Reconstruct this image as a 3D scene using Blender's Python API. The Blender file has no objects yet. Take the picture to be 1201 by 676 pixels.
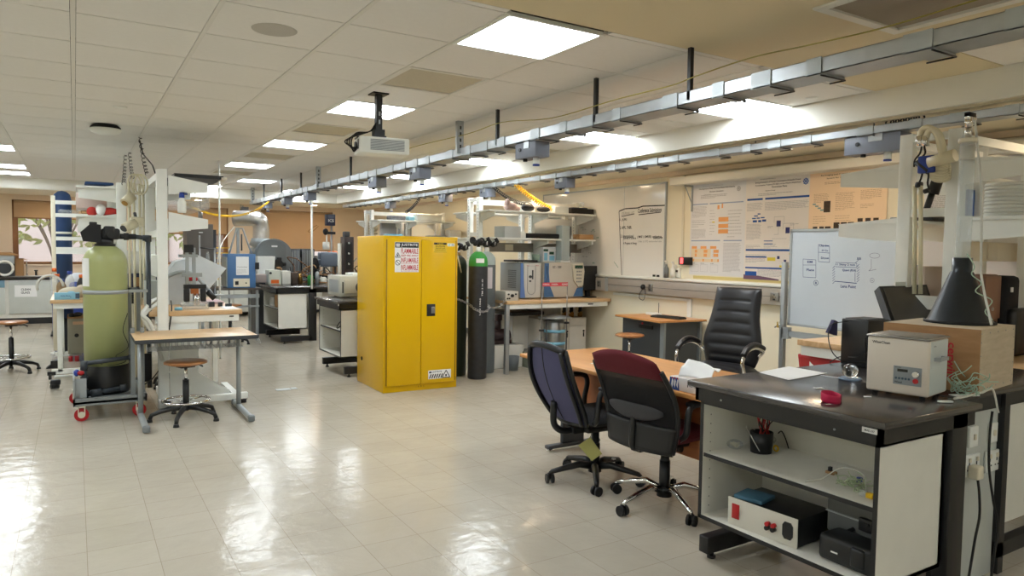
import bpy, bmesh, math, random
from mathutils import Vector, Matrix
R = math.radians
PI = math.pi
rnd = random.Random(7)
COL = bpy.context.scene.collection
SC = bpy.context.scene

# ------------------------------------------------------------------ camera
EYE = Vector((0.0, 0.0, 1.51))
FPX, YAW, PIT, ROL = 832.745, 0.55219, -0.0516734, 0.0142614
_f = Vector((math.sin(YAW)*math.cos(PIT), math.cos(YAW)*math.cos(PIT), math.sin(PIT)))
_r = Vector((math.cos(YAW), -math.sin(YAW), 0.0))
_u = _r.cross(_f)
_R = _r*math.cos(ROL)+_u*math.sin(ROL)
_U = -_r*math.sin(ROL)+_u*math.cos(ROL)
cam_data = bpy.data.cameras.new('camera')
cam = bpy.data.objects.new('camera', cam_data)
COL.objects.link(cam)
cam.matrix_world = Matrix(((_R.x, _U.x, -_f.x, EYE.x), (_R.y, _U.y, -_f.y, EYE.y), (_R.z, _U.z, -_f.z, EYE.z), (0, 0, 0, 1)))
cam_data.sensor_width = 36.0
cam_data.sensor_fit = 'HORIZONTAL'
cam_data.lens = FPX/1201*36.0
cam_data.clip_start = 0.05
cam_data.clip_end = 200
SC.camera = cam

def at(px, py, x=None, y=None, z=None):
    """measured pixel -> point on a world plane (used only to take sizes and places off the photograph)"""
    d = _f + _R*((px-600.5)/FPX) - _U*((py-338)/FPX)
    if z is not None: t = (z-EYE.z)/d.z
    elif x is not None: t = x/d.x
    else: t = y/d.y
    return EYE + d*t

# ------------------------------------------------------------------ world, sun, exposure
world = bpy.data.worlds.new('world'); SC.world = world
world.use_nodes = True
wn = world.node_tree
for n in list(wn.nodes): wn.nodes.remove(n)
wo = wn.nodes.new('ShaderNodeOutputWorld'); bg = wn.nodes.new('ShaderNodeBackground')
sky = wn.nodes.new('ShaderNodeTexSky')
try:
    sky.sky_type = 'NISHITA'; sky.sun_elevation = R(50); sky.sun_rotation = R(200); sky.sun_disc = False
except Exception:
    pass
wn.links.new(sky.outputs[0], bg.inputs[0]); bg.inputs[1].default_value = 0.5
wn.links.new(bg.outputs[0], wo.inputs[0])
sun_d = bpy.data.lights.new('sun', 'SUN'); sun_d.energy = 4.0; sun_d.angle = 0.01; sun_d.color = (1, .95, .85)
sun = bpy.data.objects.new('sun', sun_d); COL.objects.link(sun); sun.rotation_euler = (R(38), 0, R(-165)); sun.location = (0, 25, 8)
SC.view_settings.view_transform = 'Standard'
SC.view_settings.look = 'None'
SC.view_settings.exposure = 0.1
SC.view_settings.gamma = 1.0
SC.view_settings.use_curve_mapping = False
LAMP = 23.0
DOWN = 150.0
LAMP_COL = (0.88, 0.95, 1.0)

# ------------------------------------------------------------------ materials
def lin(c):
    c = c/255.0
    return c/12.92 if c <= 0.04045 else ((c+0.055)/1.055)**2.4
def rgb(r, g, b): return (lin(r), lin(g), lin(b), 1)
_M = {}
def M(name, col=None, rough=.5, metal=0., noise=.06, nscale=8., bump=0., bscale=60., coat=0., trans=0., alpha=1., emit=0., spec=None, rvar=0.):
    if name in _M: return _M[name]
    m = bpy.data.materials.new(name); m.use_nodes = True
    nt = m.node_tree; b = nt.nodes['Principled BSDF']
    c = rgb(*col)
    if noise > 0:
        tc = nt.nodes.new('ShaderNodeTexCoord'); nz = nt.nodes.new('ShaderNodeTexNoise')
        nz.inputs['Scale'].default_value = nscale; nz.inputs['Detail'].default_value = 4
        nt.links.new(tc.outputs['Object'], nz.inputs['Vector'])
        mx = nt.nodes.new('ShaderNodeMix'); mx.data_type = 'RGBA'
        mx.inputs[6].default_value = tuple(v*(1-noise) for v in c[:3])+(1,)
        mx.inputs[7].default_value = tuple(min(1, v*(1+noise)) for v in c[:3])+(1,)
        nt.links.new(nz.outputs[0], mx.inputs[0]); nt.links.new(mx.outputs[2], b.inputs['Base Color'])
        if rvar:
            mr = nt.nodes.new('ShaderNodeMapRange'); mr.inputs['To Min'].default_value = max(0, rough-rvar); mr.inputs['To Max'].default_value = rough+rvar
            nt.links.new(nz.outputs[0], mr.inputs['Value']); nt.links.new(mr.outputs[0], b.inputs['Roughness'])
    else:
        b.inputs['Base Color'].default_value = c
    if not rvar: b.inputs['Roughness'].default_value = rough
    b.inputs['Metallic'].default_value = metal
    if spec is not None: b.inputs['Specular IOR Level'].default_value = spec
    if coat: b.inputs['Coat Weight'].default_value = coat; b.inputs['Coat Roughness'].default_value = .08
    if trans: b.inputs['Transmission Weight'].default_value = trans; b.inputs['IOR'].default_value = 1.35
    if alpha < 1: b.inputs['Alpha'].default_value = alpha
    if emit: b.inputs['Emission Color'].default_value = c; b.inputs['Emission Strength'].default_value = emit
    if bump:
        tc = nt.nodes.new('ShaderNodeTexCoord'); nz = nt.nodes.new('ShaderNodeTexNoise'); nz.inputs['Scale'].default_value = bscale
        bp = nt.nodes.new('ShaderNodeBump'); bp.inputs['Strength'].default_value = bump; bp.inputs['Distance'].default_value = .01
        nt.links.new(tc.outputs['Object'], nz.inputs['Vector']); nt.links.new(nz.outputs[0], bp.inputs['Height']); nt.links.new(bp.outputs[0], b.inputs['Normal'])
    _M[name] = m; return m
def wood(name, a, b_, scale=(3, 40, 40), rough=.4, axis=0):
    if name in _M: return _M[name]
    m = bpy.data.materials.new(name); m.use_nodes = True
    nt = m.node_tree; b = nt.nodes['Principled BSDF']
    tc = nt.nodes.new('ShaderNodeTexCoord'); mp = nt.nodes.new('ShaderNodeMapping'); mp.inputs['Scale'].default_value = scale
    nz = nt.nodes.new('ShaderNodeTexNoise'); nz.inputs['Scale'].default_value = 1.0; nz.inputs['Detail'].default_value = 6; nz.inputs['Distortion'].default_value = .6
    cr = nt.nodes.new('ShaderNodeValToRGB'); cr.color_ramp.elements[0].position = .3; cr.color_ramp.elements[1].position = .7
    cr.color_ramp.elements[0].color = rgb(*a); cr.color_ramp.elements[1].color = rgb(*b_)
    nt.links.new(tc.outputs['Object'], mp.inputs[0]); nt.links.new(mp.outputs[0], nz.inputs['Vector']); nt.links.new(nz.outputs[0], cr.inputs[0])
    nt.links.new(cr.outputs[0], b.inputs['Base Color']); b.inputs['Roughness'].default_value = rough
    _M[name] = m; return m

white = M('white_paint', (236, 238, 232), .4)
cream = M('cream_plastic', (226, 218, 196), .45)
offwhite = M('off_white_laminate', (224, 222, 212), .45)
lgrey = M('light_grey_metal', (168, 174, 176), .4, .3)
grey = M('grey_paint', (120, 126, 128), .45)
dgrey = M('dark_grey', (58, 62, 66), .5)
boxgrey = M('bus_box_grey', (118, 124, 138), .45)
steel = M('brushed_steel', (160, 160, 158), .32, .9)
galv = M('galvanised_steel', (172, 176, 178), .38, .7, noise=.12, nscale=14)
chrome = M('chrome', (225, 225, 225), .08, 1., noise=0)
black = M('black_plastic', (22, 23, 25), .42)
blackm = M('black_matt', (14, 14, 16), .65)
blacktop = M('black_worktop', (52, 48, 48), .2, noise=.15, nscale=20, spec=.9)
blackframe = M('black_steel', (26, 26, 28), .4)
beech = wood('beech_edge', (190, 140, 88), (222, 178, 128), (2, 30, 30))
beech2 = wood('beech_worktop', (196, 158, 112), (222, 188, 144), (2, 24, 24), .35)
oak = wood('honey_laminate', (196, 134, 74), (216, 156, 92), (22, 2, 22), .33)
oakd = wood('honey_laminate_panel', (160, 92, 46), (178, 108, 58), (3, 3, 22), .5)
seatwood = wood('stool_seat_wood', (150, 96, 54), (178, 122, 72), (4, 30, 30), .3)
ply = wood('pale_board', (184, 168, 142), (200, 184, 158), (8, 8, 40), .7)
plyd = wood('brown_board', (150, 112, 72), (166, 126, 84), (8, 8, 30), .7)
yellow = M('safety_yellow', (222, 176, 0), .3, noise=.03, nscale=3, coat=.15, spec=.3)
yellowd = M('safety_yellow_seam', (150, 112, 6), .5)
red = M('red_plastic', (176, 24, 30), .4)
pink = M('pink_strap', (196, 22, 74), .6)
maroon = M('maroon_fabric', (92, 20, 32), .9, bump=.3, bscale=300)
bluemesh = M('blue_mesh_fabric', (78, 78, 112), .85, bump=.4, bscale=400)
blackmesh = M('black_mesh_fabric', (20, 20, 22), .9, alpha=.86)
fabric = M('black_fabric', (24, 24, 26), .9, bump=.3, bscale=300)
leather = M('black_leather', (24, 24, 28), .36, bump=.15, bscale=120, noise=.1)
blue = M('blue_plastic', (28, 60, 150), .4)
bluedk = M('dark_blue_jacket', (36, 66, 110), .6)
bluel = M('pale_blue_card', (130, 190, 216), .5)
bluei = M('instrument_blue', (72, 112, 158), .45)
navy = M('navy_plastic', (28, 36, 66), .4)
paper = M('paper', (238, 238, 236), .7, noise=.02)
greenp = M('green_paint', (52, 150, 62), .5)
orange = M('orange_plastic', (226, 106, 30), .45)
brass = M('brass', (178, 140, 80), .3, .9)
rubber = M('rubber', (28, 28, 30), .8)
glassm = M('clear_plastic', (225, 232, 232), .08, trans=.0, alpha=.22, noise=0)
frostm = M('clear_acrylic_panel', (225, 228, 226), .1, alpha=.3, noise=0)
frp = M('green_fibreglass', (166, 172, 116), .35, noise=.12, nscale=5, bump=.1, bscale=40)
cartgrey = M('cart_grey', (140, 145, 145), .5, .2, noise=.1)
pvcg = M('dark_grey_pvc', (58, 64, 70), .5)
cardb = M('cardboard', (168, 130, 88), .8)
foil = M('foil', (196, 192, 186), .3, .85, bump=1., bscale=7)
ink = M('ink_dark', (26, 28, 34), .8, noise=0)
inkb = M('ink_blue', (40, 54, 116), .8, noise=0)
inkl = M('ink_pale', (168, 168, 164), .8, noise=0)
inkg = M('ink_green', (46, 130, 96), .8, noise=0)
pblue = M('print_blue', (30, 84, 160), .7, noise=0)
ppale = M('print_pale_blue', (150, 166, 196), .7, noise=0)
porange = M('print_orange', (236, 168, 104), .7, noise=0)
pyel = M('print_yellow', (226, 206, 70), .7, noise=0)
pred = M('print_red', (186, 36, 52), .7, noise=0)
pmaroon = M('print_mauve', (112, 84, 108), .7, noise=0)
ppeach = M('peach_poster', (248, 220, 186), .7, noise=.02)
pposter = M('white_poster', (234, 228, 222), .6, noise=.02)
pposter2 = M('cool_white_poster', (226, 226, 228), .6, noise=.02)
pdark = M('print_dark', (70, 56, 44), .7, noise=.5, nscale=40)
yellowcab = M('yellow_cable', (232, 186, 20), .5)
tag_green = M('yellow_green_paper', (176, 172, 104), .8)
screen = M('black_screen', (58, 56, 52), .35)
doorgrey = M('unit_door_grey', (196, 200, 194), .5)
terra = M('furnace_grey', (96, 90, 84), .55)
cablew = M('white_cable', (214, 214, 206), .5)
cablec = M('cream_tube', (214, 206, 176), .4)

# ------------------------------------------------------------------ mesh builder
class MB:
    def __init__(s): s.v = []; s.f = []; s.m = []; s.s = []; s.M = Matrix.Identity(4); s.mi = 0
    def frame(s, O, X, Y):
        X = Vector(X).normalized(); Y = Vector(Y).normalized(); Z = X.cross(Y)
        s.M = Matrix(((X.x, Y.x, Z.x, O[0]), (X.y, Y.y, Z.y, O[1]), (X.z, Y.z, Z.z, O[2]), (0, 0, 0, 1))); return s
    def xf(s, loc=(0, 0, 0), rz=0., rx=0., ry=0.):
        s.M = Matrix.Translation(loc) @ Matrix.Rotation(rz, 4, 'Z') @ Matrix.Rotation(ry, 4, 'Y') @ Matrix.Rotation(rx, 4, 'X'); return s
    def mat(s, i): s.mi = i; return s
    def add(s, vs, fs, sm=False):
        k = len(s.v); s.v += [tuple(s.M @ Vector(p)) for p in vs]
        for f in fs: s.f.append([i+k for i in f]); s.m.append(s.mi); s.s.append(sm)
        return s
    def bx(s, x0, x1, y0, y1, z0, z1, bev=0., seg=2):
        if x0 > x1: x0, x1 = x1, x0
        if y0 > y1: y0, y1 = y1, y0
        if z0 > z1: z0, z1 = z1, z0
        if bev:
            bm = bmesh.new(); bmesh.ops.create_cube(bm, size=1)
            for v in bm.verts: v.co = Vector(((x0+x1)/2+v.co.x*(x1-x0), (y0+y1)/2+v.co.y*(y1-y0), (z0+z1)/2+v.co.z*(z1-z0)))
            bmesh.ops.bevel(bm, geom=bm.edges[:], offset=min(bev, .45*min(x1-x0, y1-y0, z1-z0)), segments=seg, affect='EDGES', profile=.5)
            bm.verts.index_update()
            s.add([v.co[:] for v in bm.verts], [[v.index for v in f.verts] for f in bm.faces], seg > 1); bm.free(); return s
        return s.add([(x0, y0, z0), (x1, y0, z0), (x1, y1, z0), (x0, y1, z0), (x0, y0, z1), (x1, y0, z1), (x1, y1, z1), (x0, y1, z1)],
                     [(3, 2, 1, 0), (4, 5, 6, 7), (0, 1, 5, 4), (1, 2, 6, 5), (2, 3, 7, 6), (3, 0, 4, 7)])
    def bc(s, c, sz, bev=0.): return s.bx(c[0]-sz[0]/2, c[0]+sz[0]/2, c[1]-sz[1]/2, c[1]+sz[1]/2, c[2]-sz[2]/2, c[2]+sz[2]/2, bev)
    def cyl(s, p, q, r, r2=None, n=20, caps=True):
        p = Vector(p); q = Vector(q); r2 = r if r2 is None else r2
        d = (q-p).normalized(); a = Vector((0, 0, 1)) if abs(d.z) < .9 else Vector((1, 0, 0))
        u = d.cross(a).normalized(); w = d.cross(u)
        vs = []
        for i in range(n):
            t = 2*PI*i/n; e = u*math.cos(t)+w*math.sin(t); vs.append(tuple(p+e*r)); vs.append(tuple(q+e*r2))
        s.add(vs, [(2*i, 2*((i+1) % n), 2*((i+1) % n)+1, 2*i+1)[::-1] for i in range(n)], True)
        if caps:
            k = len(s.v)-2*n
            s.f.append([k+2*i for i in range(n)]); s.m.append(s.mi); s.s.append(False)
            s.f.append([k+2*i+1 for i in range(n)][::-1]); s.m.append(s.mi); s.s.append(False)
        return s
    def tube(s, pts, r, n=6, rad=None):
        P = [Vector(p) for p in pts]; vs = []; N = len(P); u = None
        for i, p in enumerate(P):
            d = (P[min(i+1, N-1)]-P[max(i-1, 0)])
            if d.length < 1e-9: d = Vector((0, 0, 1))
            d.normalize()
            if u is None:
                a = Vector((0, 0, 1)) if abs(d.z) < .9 else Vector((1, 0, 0)); u = d.cross(a).normalized()
            else:
                u = (u-d*u.dot(d)); u = u.normalized() if u.length > 1e-6 else d.orthogonal().normalized()
            w = d.cross(u); rr = rad[i] if rad else r
            for j in range(n):
                t = 2*PI*j/n; vs.append(tuple(p+(u*math.cos(t)+w*math.sin(t))*rr))
        fs = [(i*n+j, i*n+(j+1) % n, (i+1)*n+(j+1) % n, (i+1)*n+j) for i in range(N-1) for j in range(n)]
        s.add(vs, fs, True); k = len(s.v)-N*n
        s.f.append([k+j for j in range(n)][::-1]); s.m.append(s.mi); s.s.append(False)
        s.f.append([k+(N-1)*n+j for j in range(n)]); s.m.append(s.mi); s.s.append(False)
        return s
    def curve(s, pts, r, n=6, sub=6): return s.tube(smooth(pts, sub), r, n)
    def lathe(s, prof, c=(0, 0, 0), n=28, sx=1., sy=1.):
        vs = []; N = len(prof)
        for i in range(n):
            t = 2*PI*i/n
            for (r, z) in prof: vs.append((c[0]+r*sx*math.cos(t), c[1]+r*sy*math.sin(t), c[2]+z))
        fs = []
        for i in range(n):
            j = (i+1) % n
            for k in range(N-1): fs.append((i*N+k, j*N+k, j*N+k+1, i*N+k+1))
        return s.add(vs, fs, True)
    def sph(s, c, r, sc=(1, 1, 1), n=16, m=10):
        vs = []
        for i in range(m+1):
            a = PI*i/m
            for j in range(n):
                t = 2*PI*j/n; vs.append((c[0]+r*sc[0]*math.sin(a)*math.cos(t), c[1]+r*sc[1]*math.sin(a)*math.sin(t), c[2]+r*sc[2]*math.cos(a)))
        fs = [(i*n+j, (i+1)*n+j, (i+1)*n+(j+1) % n, i*n+(j+1) % n) for i in range(m) for j in range(n)]
        return s.add(vs, fs, True)
    def prism(s, pts, a, b, axis='x'):
        """polygon pts in the two other axes, extruded a..b along axis"""
        def mk(p, t): return (t, p[0], p[1]) if axis == 'x' else ((p[0], t, p[1]) if axis == 'y' else (p[0], p[1], t))
        n = len(pts); vs = [mk(p, a) for p in pts]+[mk(p, b) for p in pts]
        return s.add(vs, [tuple(range(n))[::-1], tuple(range(n, 2*n))]+[(i, (i+1) % n, n+(i+1) % n, n+i) for i in range(n)])
    def surf(s, fn, nu, nv, closed=False):
        vs = [tuple(fn(i/nu, j/nv)) for i in range(nu+1) for j in range(nv+1)]
        fs = [(i*(nv+1)+j, (i+1)*(nv+1)+j, (i+1)*(nv+1)+j+1, i*(nv+1)+j+1) for i in range(nu) for j in range(nv)]
        return s.add(vs, fs, True)
    def slab(s, fn, th, nu=16, nv=16):
        """fn(u,v)->centre point; th(u,v)->half thickness. closed cushion-like shell"""
        def nrm(u, v):
            e = 1e-3
            a = Vector(fn(min(u+e, 1), v))-Vector(fn(max(u-e, 0), v)); b = Vector(fn(u, min(v+e, 1)))-Vector(fn(u, max(v-e, 0)))
            return a.cross(b).normalized()
        F = [[Vector(fn(i/nu, j/nv)) for j in range(nv+1)] for i in range(nu+1)]
        Nn = [[nrm(i/nu, j/nv)*th(i/nu, j/nv) for j in range(nv+1)] for i in range(nu+1)]
        vs = [tuple(F[i][j]+Nn[i][j]) for i in range(nu+1) for j in range(nv+1)]+[tuple(F[i][j]-Nn[i][j]) for i in range(nu+1) for j in range(nv+1)]
        W = nv+1; K = (nu+1)*W; fs = []
        for i in range(nu):
            for j in range(nv):
                a, b, c, d = i*W+j, (i+1)*W+j, (i+1)*W+j+1, i*W+j+1
                fs.append((a, b, c, d)); fs.append((K+d, K+c, K+b, K+a))
        for i in range(nu):
            fs.append((i*W, K+i*W, K+(i+1)*W, (i+1)*W)); fs.append((i*W+nv, (i+1)*W+nv, K+(i+1)*W+nv, K+i*W+nv))
        for j in range(nv):
            fs.append((j, j+1, K+j+1, K+j)); fs.append((nu*W+j, K+nu*W+j, K+nu*W+j+1, nu*W+j+1))
        return s.add(vs, fs, True)
    def text(s, t, x, y, w, h, z=0., ext=.0006):
        """text fitted into the box (x,y,w,h) of the current frame"""
        cu = bpy.data.curves.new('lettering', 'FONT'); cu.body = t; cu.extrude = 0.0; cu.resolution_u = 2; cu.offset = .018
        ob = bpy.data.objects.new('lettering', cu); COL.objects.link(ob)
        dg = bpy.context.evaluated_depsgraph_get(); me = bpy.data.meshes.new_from_object(ob.evaluated_get(dg))
        if len(me.vertices):
            xs = [v.co.x for v in me.vertices]; ys = [v.co.y for v in me.vertices]
            x0, x1, y0, y1 = min(xs), max(xs), min(ys), max(ys)
            s.add([(x+(v.co.x-x0)/(x1-x0+1e-9)*w, y+(v.co.y-y0)/(y1-y0+1e-9)*h, z+ext) for v in me.vertices], [tuple(p.vertices) for p in me.polygons])
        bpy.data.objects.remove(ob); bpy.data.meshes.remove(me); bpy.data.curves.remove(cu)
        return s
    def build(s, name, mat, parent=None, loc=None):
        me = bpy.data.meshes.new(name); me.from_pydata(s.v, [], s.f)
        for m in (mat if isinstance(mat, (list, tuple)) else [mat]): me.materials.append(m)
        me.polygons.foreach_set('material_index', s.m); me.polygons.foreach_set('use_smooth', s.s); me.update()
        o = bpy.data.objects.new(name, me); COL.objects.link(o)
        if parent: o.parent = parent
        if loc: o.location = loc
        return o
def smooth(pts, sub=6):
    P = [Vector(p) for p in pts]; out = []
    if len(P) < 3: return P
    P = [P[0]*2-P[1]]+P+[P[-1]*2-P[-2]]
    for i in range(1, len(P)-2):
        for k in range(sub):
            t = k/sub; a, b, c, d = P[i-1], P[i], P[i+1], P[i+2]
            out.append(.5*((2*b)+(c-a)*t+(2*a-5*b+4*c-d)*t*t+(3*b-a-3*c+d)*t**3))
    out.append(P[-2]); return out
def coil(p, q, r, turns, sag=0., n=10):
    p = Vector(p); q = Vector(q); d = q-p; L = d.length; dd = d.normalized()
    a = dd.orthogonal().normalized(); b = dd.cross(a); out = []
    for i in range(int(turns*n)+1):
        t = i/(turns*n); an = 2*PI*i/n
        c = p+d*t+Vector((0, 0, -sag*4*t*(1-t))); out.append(c+a*r*math.cos(an)+b*r*math.sin(an))
    return out
def T(name, label, cat, loc=(0, 0, 0), rz=0., group=None):
    o = bpy.data.objects.new(name, None); o.empty_display_size = .1; COL.objects.link(o)
    o.location = loc; o.rotation_euler = (0, 0, rz); o['label'] = label; o['category'] = cat
    if group: o['group'] = group
    return o
def tag(o, label, cat, group=None):
    o['label'] = label; o['category'] = cat
    if group: o['group'] = group
    return o
def struct(name, mb, mat, parent=None):
    o = mb.build(name, mat, parent)
    if not parent: o['kind'] = 'structure'
    return o
def stuff(o, label, cat):
    o['kind'] = 'stuff'; o['label'] = label; o['category'] = cat; return o
def copytree(root, loc, rz, label, group=None):
    r = root.copy(); COL.objects.link(r); r.location = loc; r.rotation_euler = (0, 0, rz); r['label'] = label
    if group: r['group'] = group
    for ch in [c for c in bpy.data.objects if c.parent == root]:
        c = ch.copy(); COL.objects.link(c); c.parent = r
        for g in [x for x in bpy.data.objects if x.parent == ch]:
            d = g.copy(); COL.objects.link(d); d.parent = c
    return r
def corner(pxl, pxn, pxr, pyt, pyb, z, d=None, w=None):
    """axis-aligned box from its near vertical edge (pxn, pyt..pyb) standing at height z, left edge px and right edge px"""
    p = at(pxn, pyb, z=z); x0, y0 = p.x, p.y
    y1 = at(pxl, pyb, x=x0).y if d is None else y0+d
    x1 = at(pxr, pyb, y=y0).x if w is None else x0+w
    return x0, x1, y0, y1, z, at(pxn, pyt, y=y0).z
# ------------------------------------------------------------------ the room
CE = 2.665; XL, XR, YB, YF = -4.6, 6.1, 16.9, -3.2
BX, BY, SZ = 4.78, 14.95, 2.48       # bulkhead faces and soffit height
wallc = M('cream_wall_paint', (238, 230, 206), .6, noise=.02, nscale=2)
wall_warmlit = M('warm_lit_wall_paint', (236, 216, 190), .6, noise=.02, nscale=2)  # warm light on the back wall worked into a peach tint
fascia = M('bulkhead_white_paint', (234, 232, 222), .6, noise=.02, nscale=2)
plaster = M('ceiling_plaster', (222, 208, 172), .65, noise=.02, nscale=2)
tilem = M('ceiling_tile_white', (234, 232, 226), .8, noise=.03, nscale=30, bump=.05, bscale=200)
rail = M('ceiling_rail_white', (226, 224, 216), .5, noise=0)
gapm = M('ceiling_void_shadow_gap', (70, 62, 52), .9, noise=0)
# floor: vinyl tiles with fine joints and a worn polish
fm = bpy.data.materials.new('polished_vinyl_floor'); fm.use_nodes = True
nt = fm.node_tree; b = nt.nodes['Principled BSDF']
tc = nt.nodes.new('ShaderNodeTexCoord'); br = nt.nodes.new('ShaderNodeTexBrick'); mp = nt.nodes.new('ShaderNodeMapping')
mp.inputs['Location'].default_value = (-.03, -.105, 0)
br.offset = 0; br.squash = 1; br.inputs['Scale'].default_value = 1; br.inputs['Brick Width'].default_value = .3; br.inputs['Row Height'].default_value = .3
br.inputs['Mortar Size'].default_value = .0013; br.inputs['Mortar Smooth'].default_value = .3
br.inputs['Color1'].default_value = rgb(190, 182, 167); br.inputs['Color2'].default_value = rgb(186, 178, 163); br.inputs['Mortar'].default_value = rgb(150, 139, 120)
n1 = nt.nodes.new('ShaderNodeTexNoise'); n1.inputs['Scale'].default_value = 1.3; n1.inputs['Detail'].default_value = 8; n1.inputs['Roughness'].default_value = .65
mr = nt.nodes.new('ShaderNodeMapRange'); mr.inputs['To Min'].default_value = .08; mr.inputs['To Max'].default_value = .22
n2 = nt.nodes.new('ShaderNodeTexNoise'); n2.inputs['Scale'].default_value = 9; n2.inputs['Detail'].default_value = 6
bp = nt.nodes.new('ShaderNodeBump'); bp.inputs['Strength'].default_value = .38; bp.inputs['Distance'].default_value = .01
mx = nt.nodes.new('ShaderNodeMix'); mx.data_type = 'RGBA'; mx.blend_type = 'MULTIPLY'; mx.inputs[0].default_value = .5
cr = nt.nodes.new('ShaderNodeValToRGB'); cr.color_ramp.elements[0].position = .3; cr.color_ramp.elements[1].position = .62
cr.color_ramp.elements[0].color = (.8, .79, .77, 1); cr.color_ramp.elements[1].color = (1, 1, 1, 1)
L = nt.links.new
L(tc.outputs['Object'], mp.inputs[0]); L(mp.outputs[0], br.inputs['Vector']); L(tc.outputs['Object'], n1.inputs['Vector']); L(tc.outputs['Object'], n2.inputs['Vector'])
L(n1.outputs[0], mr.inputs['Value']); L(mr.outputs[0], b.inputs['Roughness']); L(n1.outputs[0], cr.inputs[0])
L(br.outputs['Color'], mx.inputs[6]); L(cr.outputs[0], mx.inputs[7]); L(mx.outputs[2], b.inputs['Base Color'])
L(n2.outputs[0], bp.inputs['Height']); L(bp.outputs[0], b.inputs['Normal']); b.inputs['Specular IOR Level'].default_value = .2
struct('floor', MB().bx(XL, XR, YF, YB, -.05, 0), fm)
# small floor marks: a drain plate and scuffs
tag(MB().bx(1.80, 1.95, 7.62, 7.72, 0, .004).bx(1.96, 2.02, 7.64, 7.72, 0, .004).build('floor_plate', galv), 'small grey metal floor plate left of the yellow cabinet', 'floor plate')

struct('wall_right', MB().bx(XR, XR+.2, YF, YB+.3, 0, 2.8), wallc)
struct('wall_left', MB().bx(XL-.2, XL, YF, YB+.3, 0, 2.8), wallc)
struct('wall_front', MB().bx(XL-.2, XR+.2, YF-.2, YF, 0, 2.8), wallc)
WX = [(-1.03, .62), (1.27, 2.94), (3.64, 5.33)]; WZ0, WZ1 = 1.12, 2.38
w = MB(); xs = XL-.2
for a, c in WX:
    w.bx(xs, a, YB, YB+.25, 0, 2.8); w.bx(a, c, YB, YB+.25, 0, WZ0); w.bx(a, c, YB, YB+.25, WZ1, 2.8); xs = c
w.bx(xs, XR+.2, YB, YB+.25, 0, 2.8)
struct('wall_back', w, wall_warmlit)
# ceiling: tiles and rails where the photo shows a tile grid, plaster strip near the camera
LAMPS = []
for y in (3.01, 5.41, 7.81, 10.21): LAMPS.append((1.81, y))
LAMPS += [(2.41, 12.61), (1.81, 14.33), (3.61, 14.33)]
LAMPS += [(4.18, 3.61), (4.18, 5.41), (4.18, 7.81), (4.18, 10.21), (4.18, 12.61)]
for y in (.61, 3.01, 5.41, 7.81, 10.21, 12.61, 13.81): LAMPS.append((-1.19, y))
for y in (1.21, 4.81, 8.41, 12.01): LAMPS.append((-3.59, y))
LAMPS += [(1.81, -1.79), (-1.19, -1.79), (4.18, -1.79)]
VENTS = [(1.81, 4.21), (1.81, 6.61), (1.81, 9.01), (1.81, 11.41), (4.18, 4.61), (4.18, 6.61)]
def hole(x, y): return any(abs(x-a) < .1 and abs(y-c) < .1 for a, c in LAMPS+VENTS)
tb = MB(); rb = MB(); 
x = -4.19-.6
xs = []
for i in range(-7, 8):
    x0 = .01+.6*i
    x1 = x0+.6
    xs.append(x0)
    lastcol = i == 7
    if lastcol: x1 = BX
    for j in range(-11, 24):
        y0 = 4.21+.6*(j-7+2); y1 = y0+.6
        if y0 < YF or y1 > BY+.5: continue
        y1 = min(y1, BY)
        if x0 > 1.2 and y0 < 2.9 < y1 and not hole(x0, y0): y0 = 2.965
        if x0 > 4.1 and y0 < 2.1 < y1: y1 = 2.145
        plast = (y1 < 3.0) and (x0 > 1.2) and not (x0 > 4.1 and y1 < 2.2)
        if plast or hole(x0 if i < 6.9 else 4.18, y0) or (lastcol and hole(4.18, y0)): continue
        tb.bx(x0+.014, x1-.014, y0+.004 if y0 != 2.965 else y0, y1-.004, CE, CE+.015)
    rb.bx(x0-.012, x0+.012, 3.0 if 1.3 < x0 < 4.1 else YF, BY, CE-.003, CE+.012)
ce = struct('ceiling', tb, tilem)
struct('ceiling_rails', rb, rail, ce)
struct('ceiling_void', MB().bx(XL-.2, XR+.2, YF-.2, YB+.3, CE+.11, CE+.16).bx(XL, BX, YF, BY, CE+.017, CE+.02) if 0 else MB().bx(XL-.2, XR+.2, YF-.2, YB+.3, CE+.11, CE+.16), gapm, ce)
# shadow-gap backing over the joints only
gb = MB()
for i in range(-7, 8):
    for j in range(-11, 24):
        y0 = 4.21+.6*(j-5)
        if YF < y0 < BY: gb.bx(.01+.6*i+.012, min(.01+.6*i+.588, BX), y0-.01, y0+.01, CE+.012, CE+.02)
struct('ceiling_joints', gb, gapm, ce)
pb = MB()
PX0 = 1.21
def plast(x0, x1, y0, y1): pb.bx(x0, x1, y0, y1, CE, CE+.02)
plast(PX0, 1.81, YF, 2.96); plast(1.81, 2.41, -1.19, 2.96); plast(1.81, 2.41, YF, -1.79)
plast(2.41, 4.18, 2.15, 2.96); plast(2.41, 2.95, YF, 2.15); plast(3.62, 4.18, YF, 2.15); plast(2.95, 3.62, YF, 1.47)
plast(4.18, BX, 2.15, 2.96)
struct('ceiling_plaster_panel', pb, plaster, ce)
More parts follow.
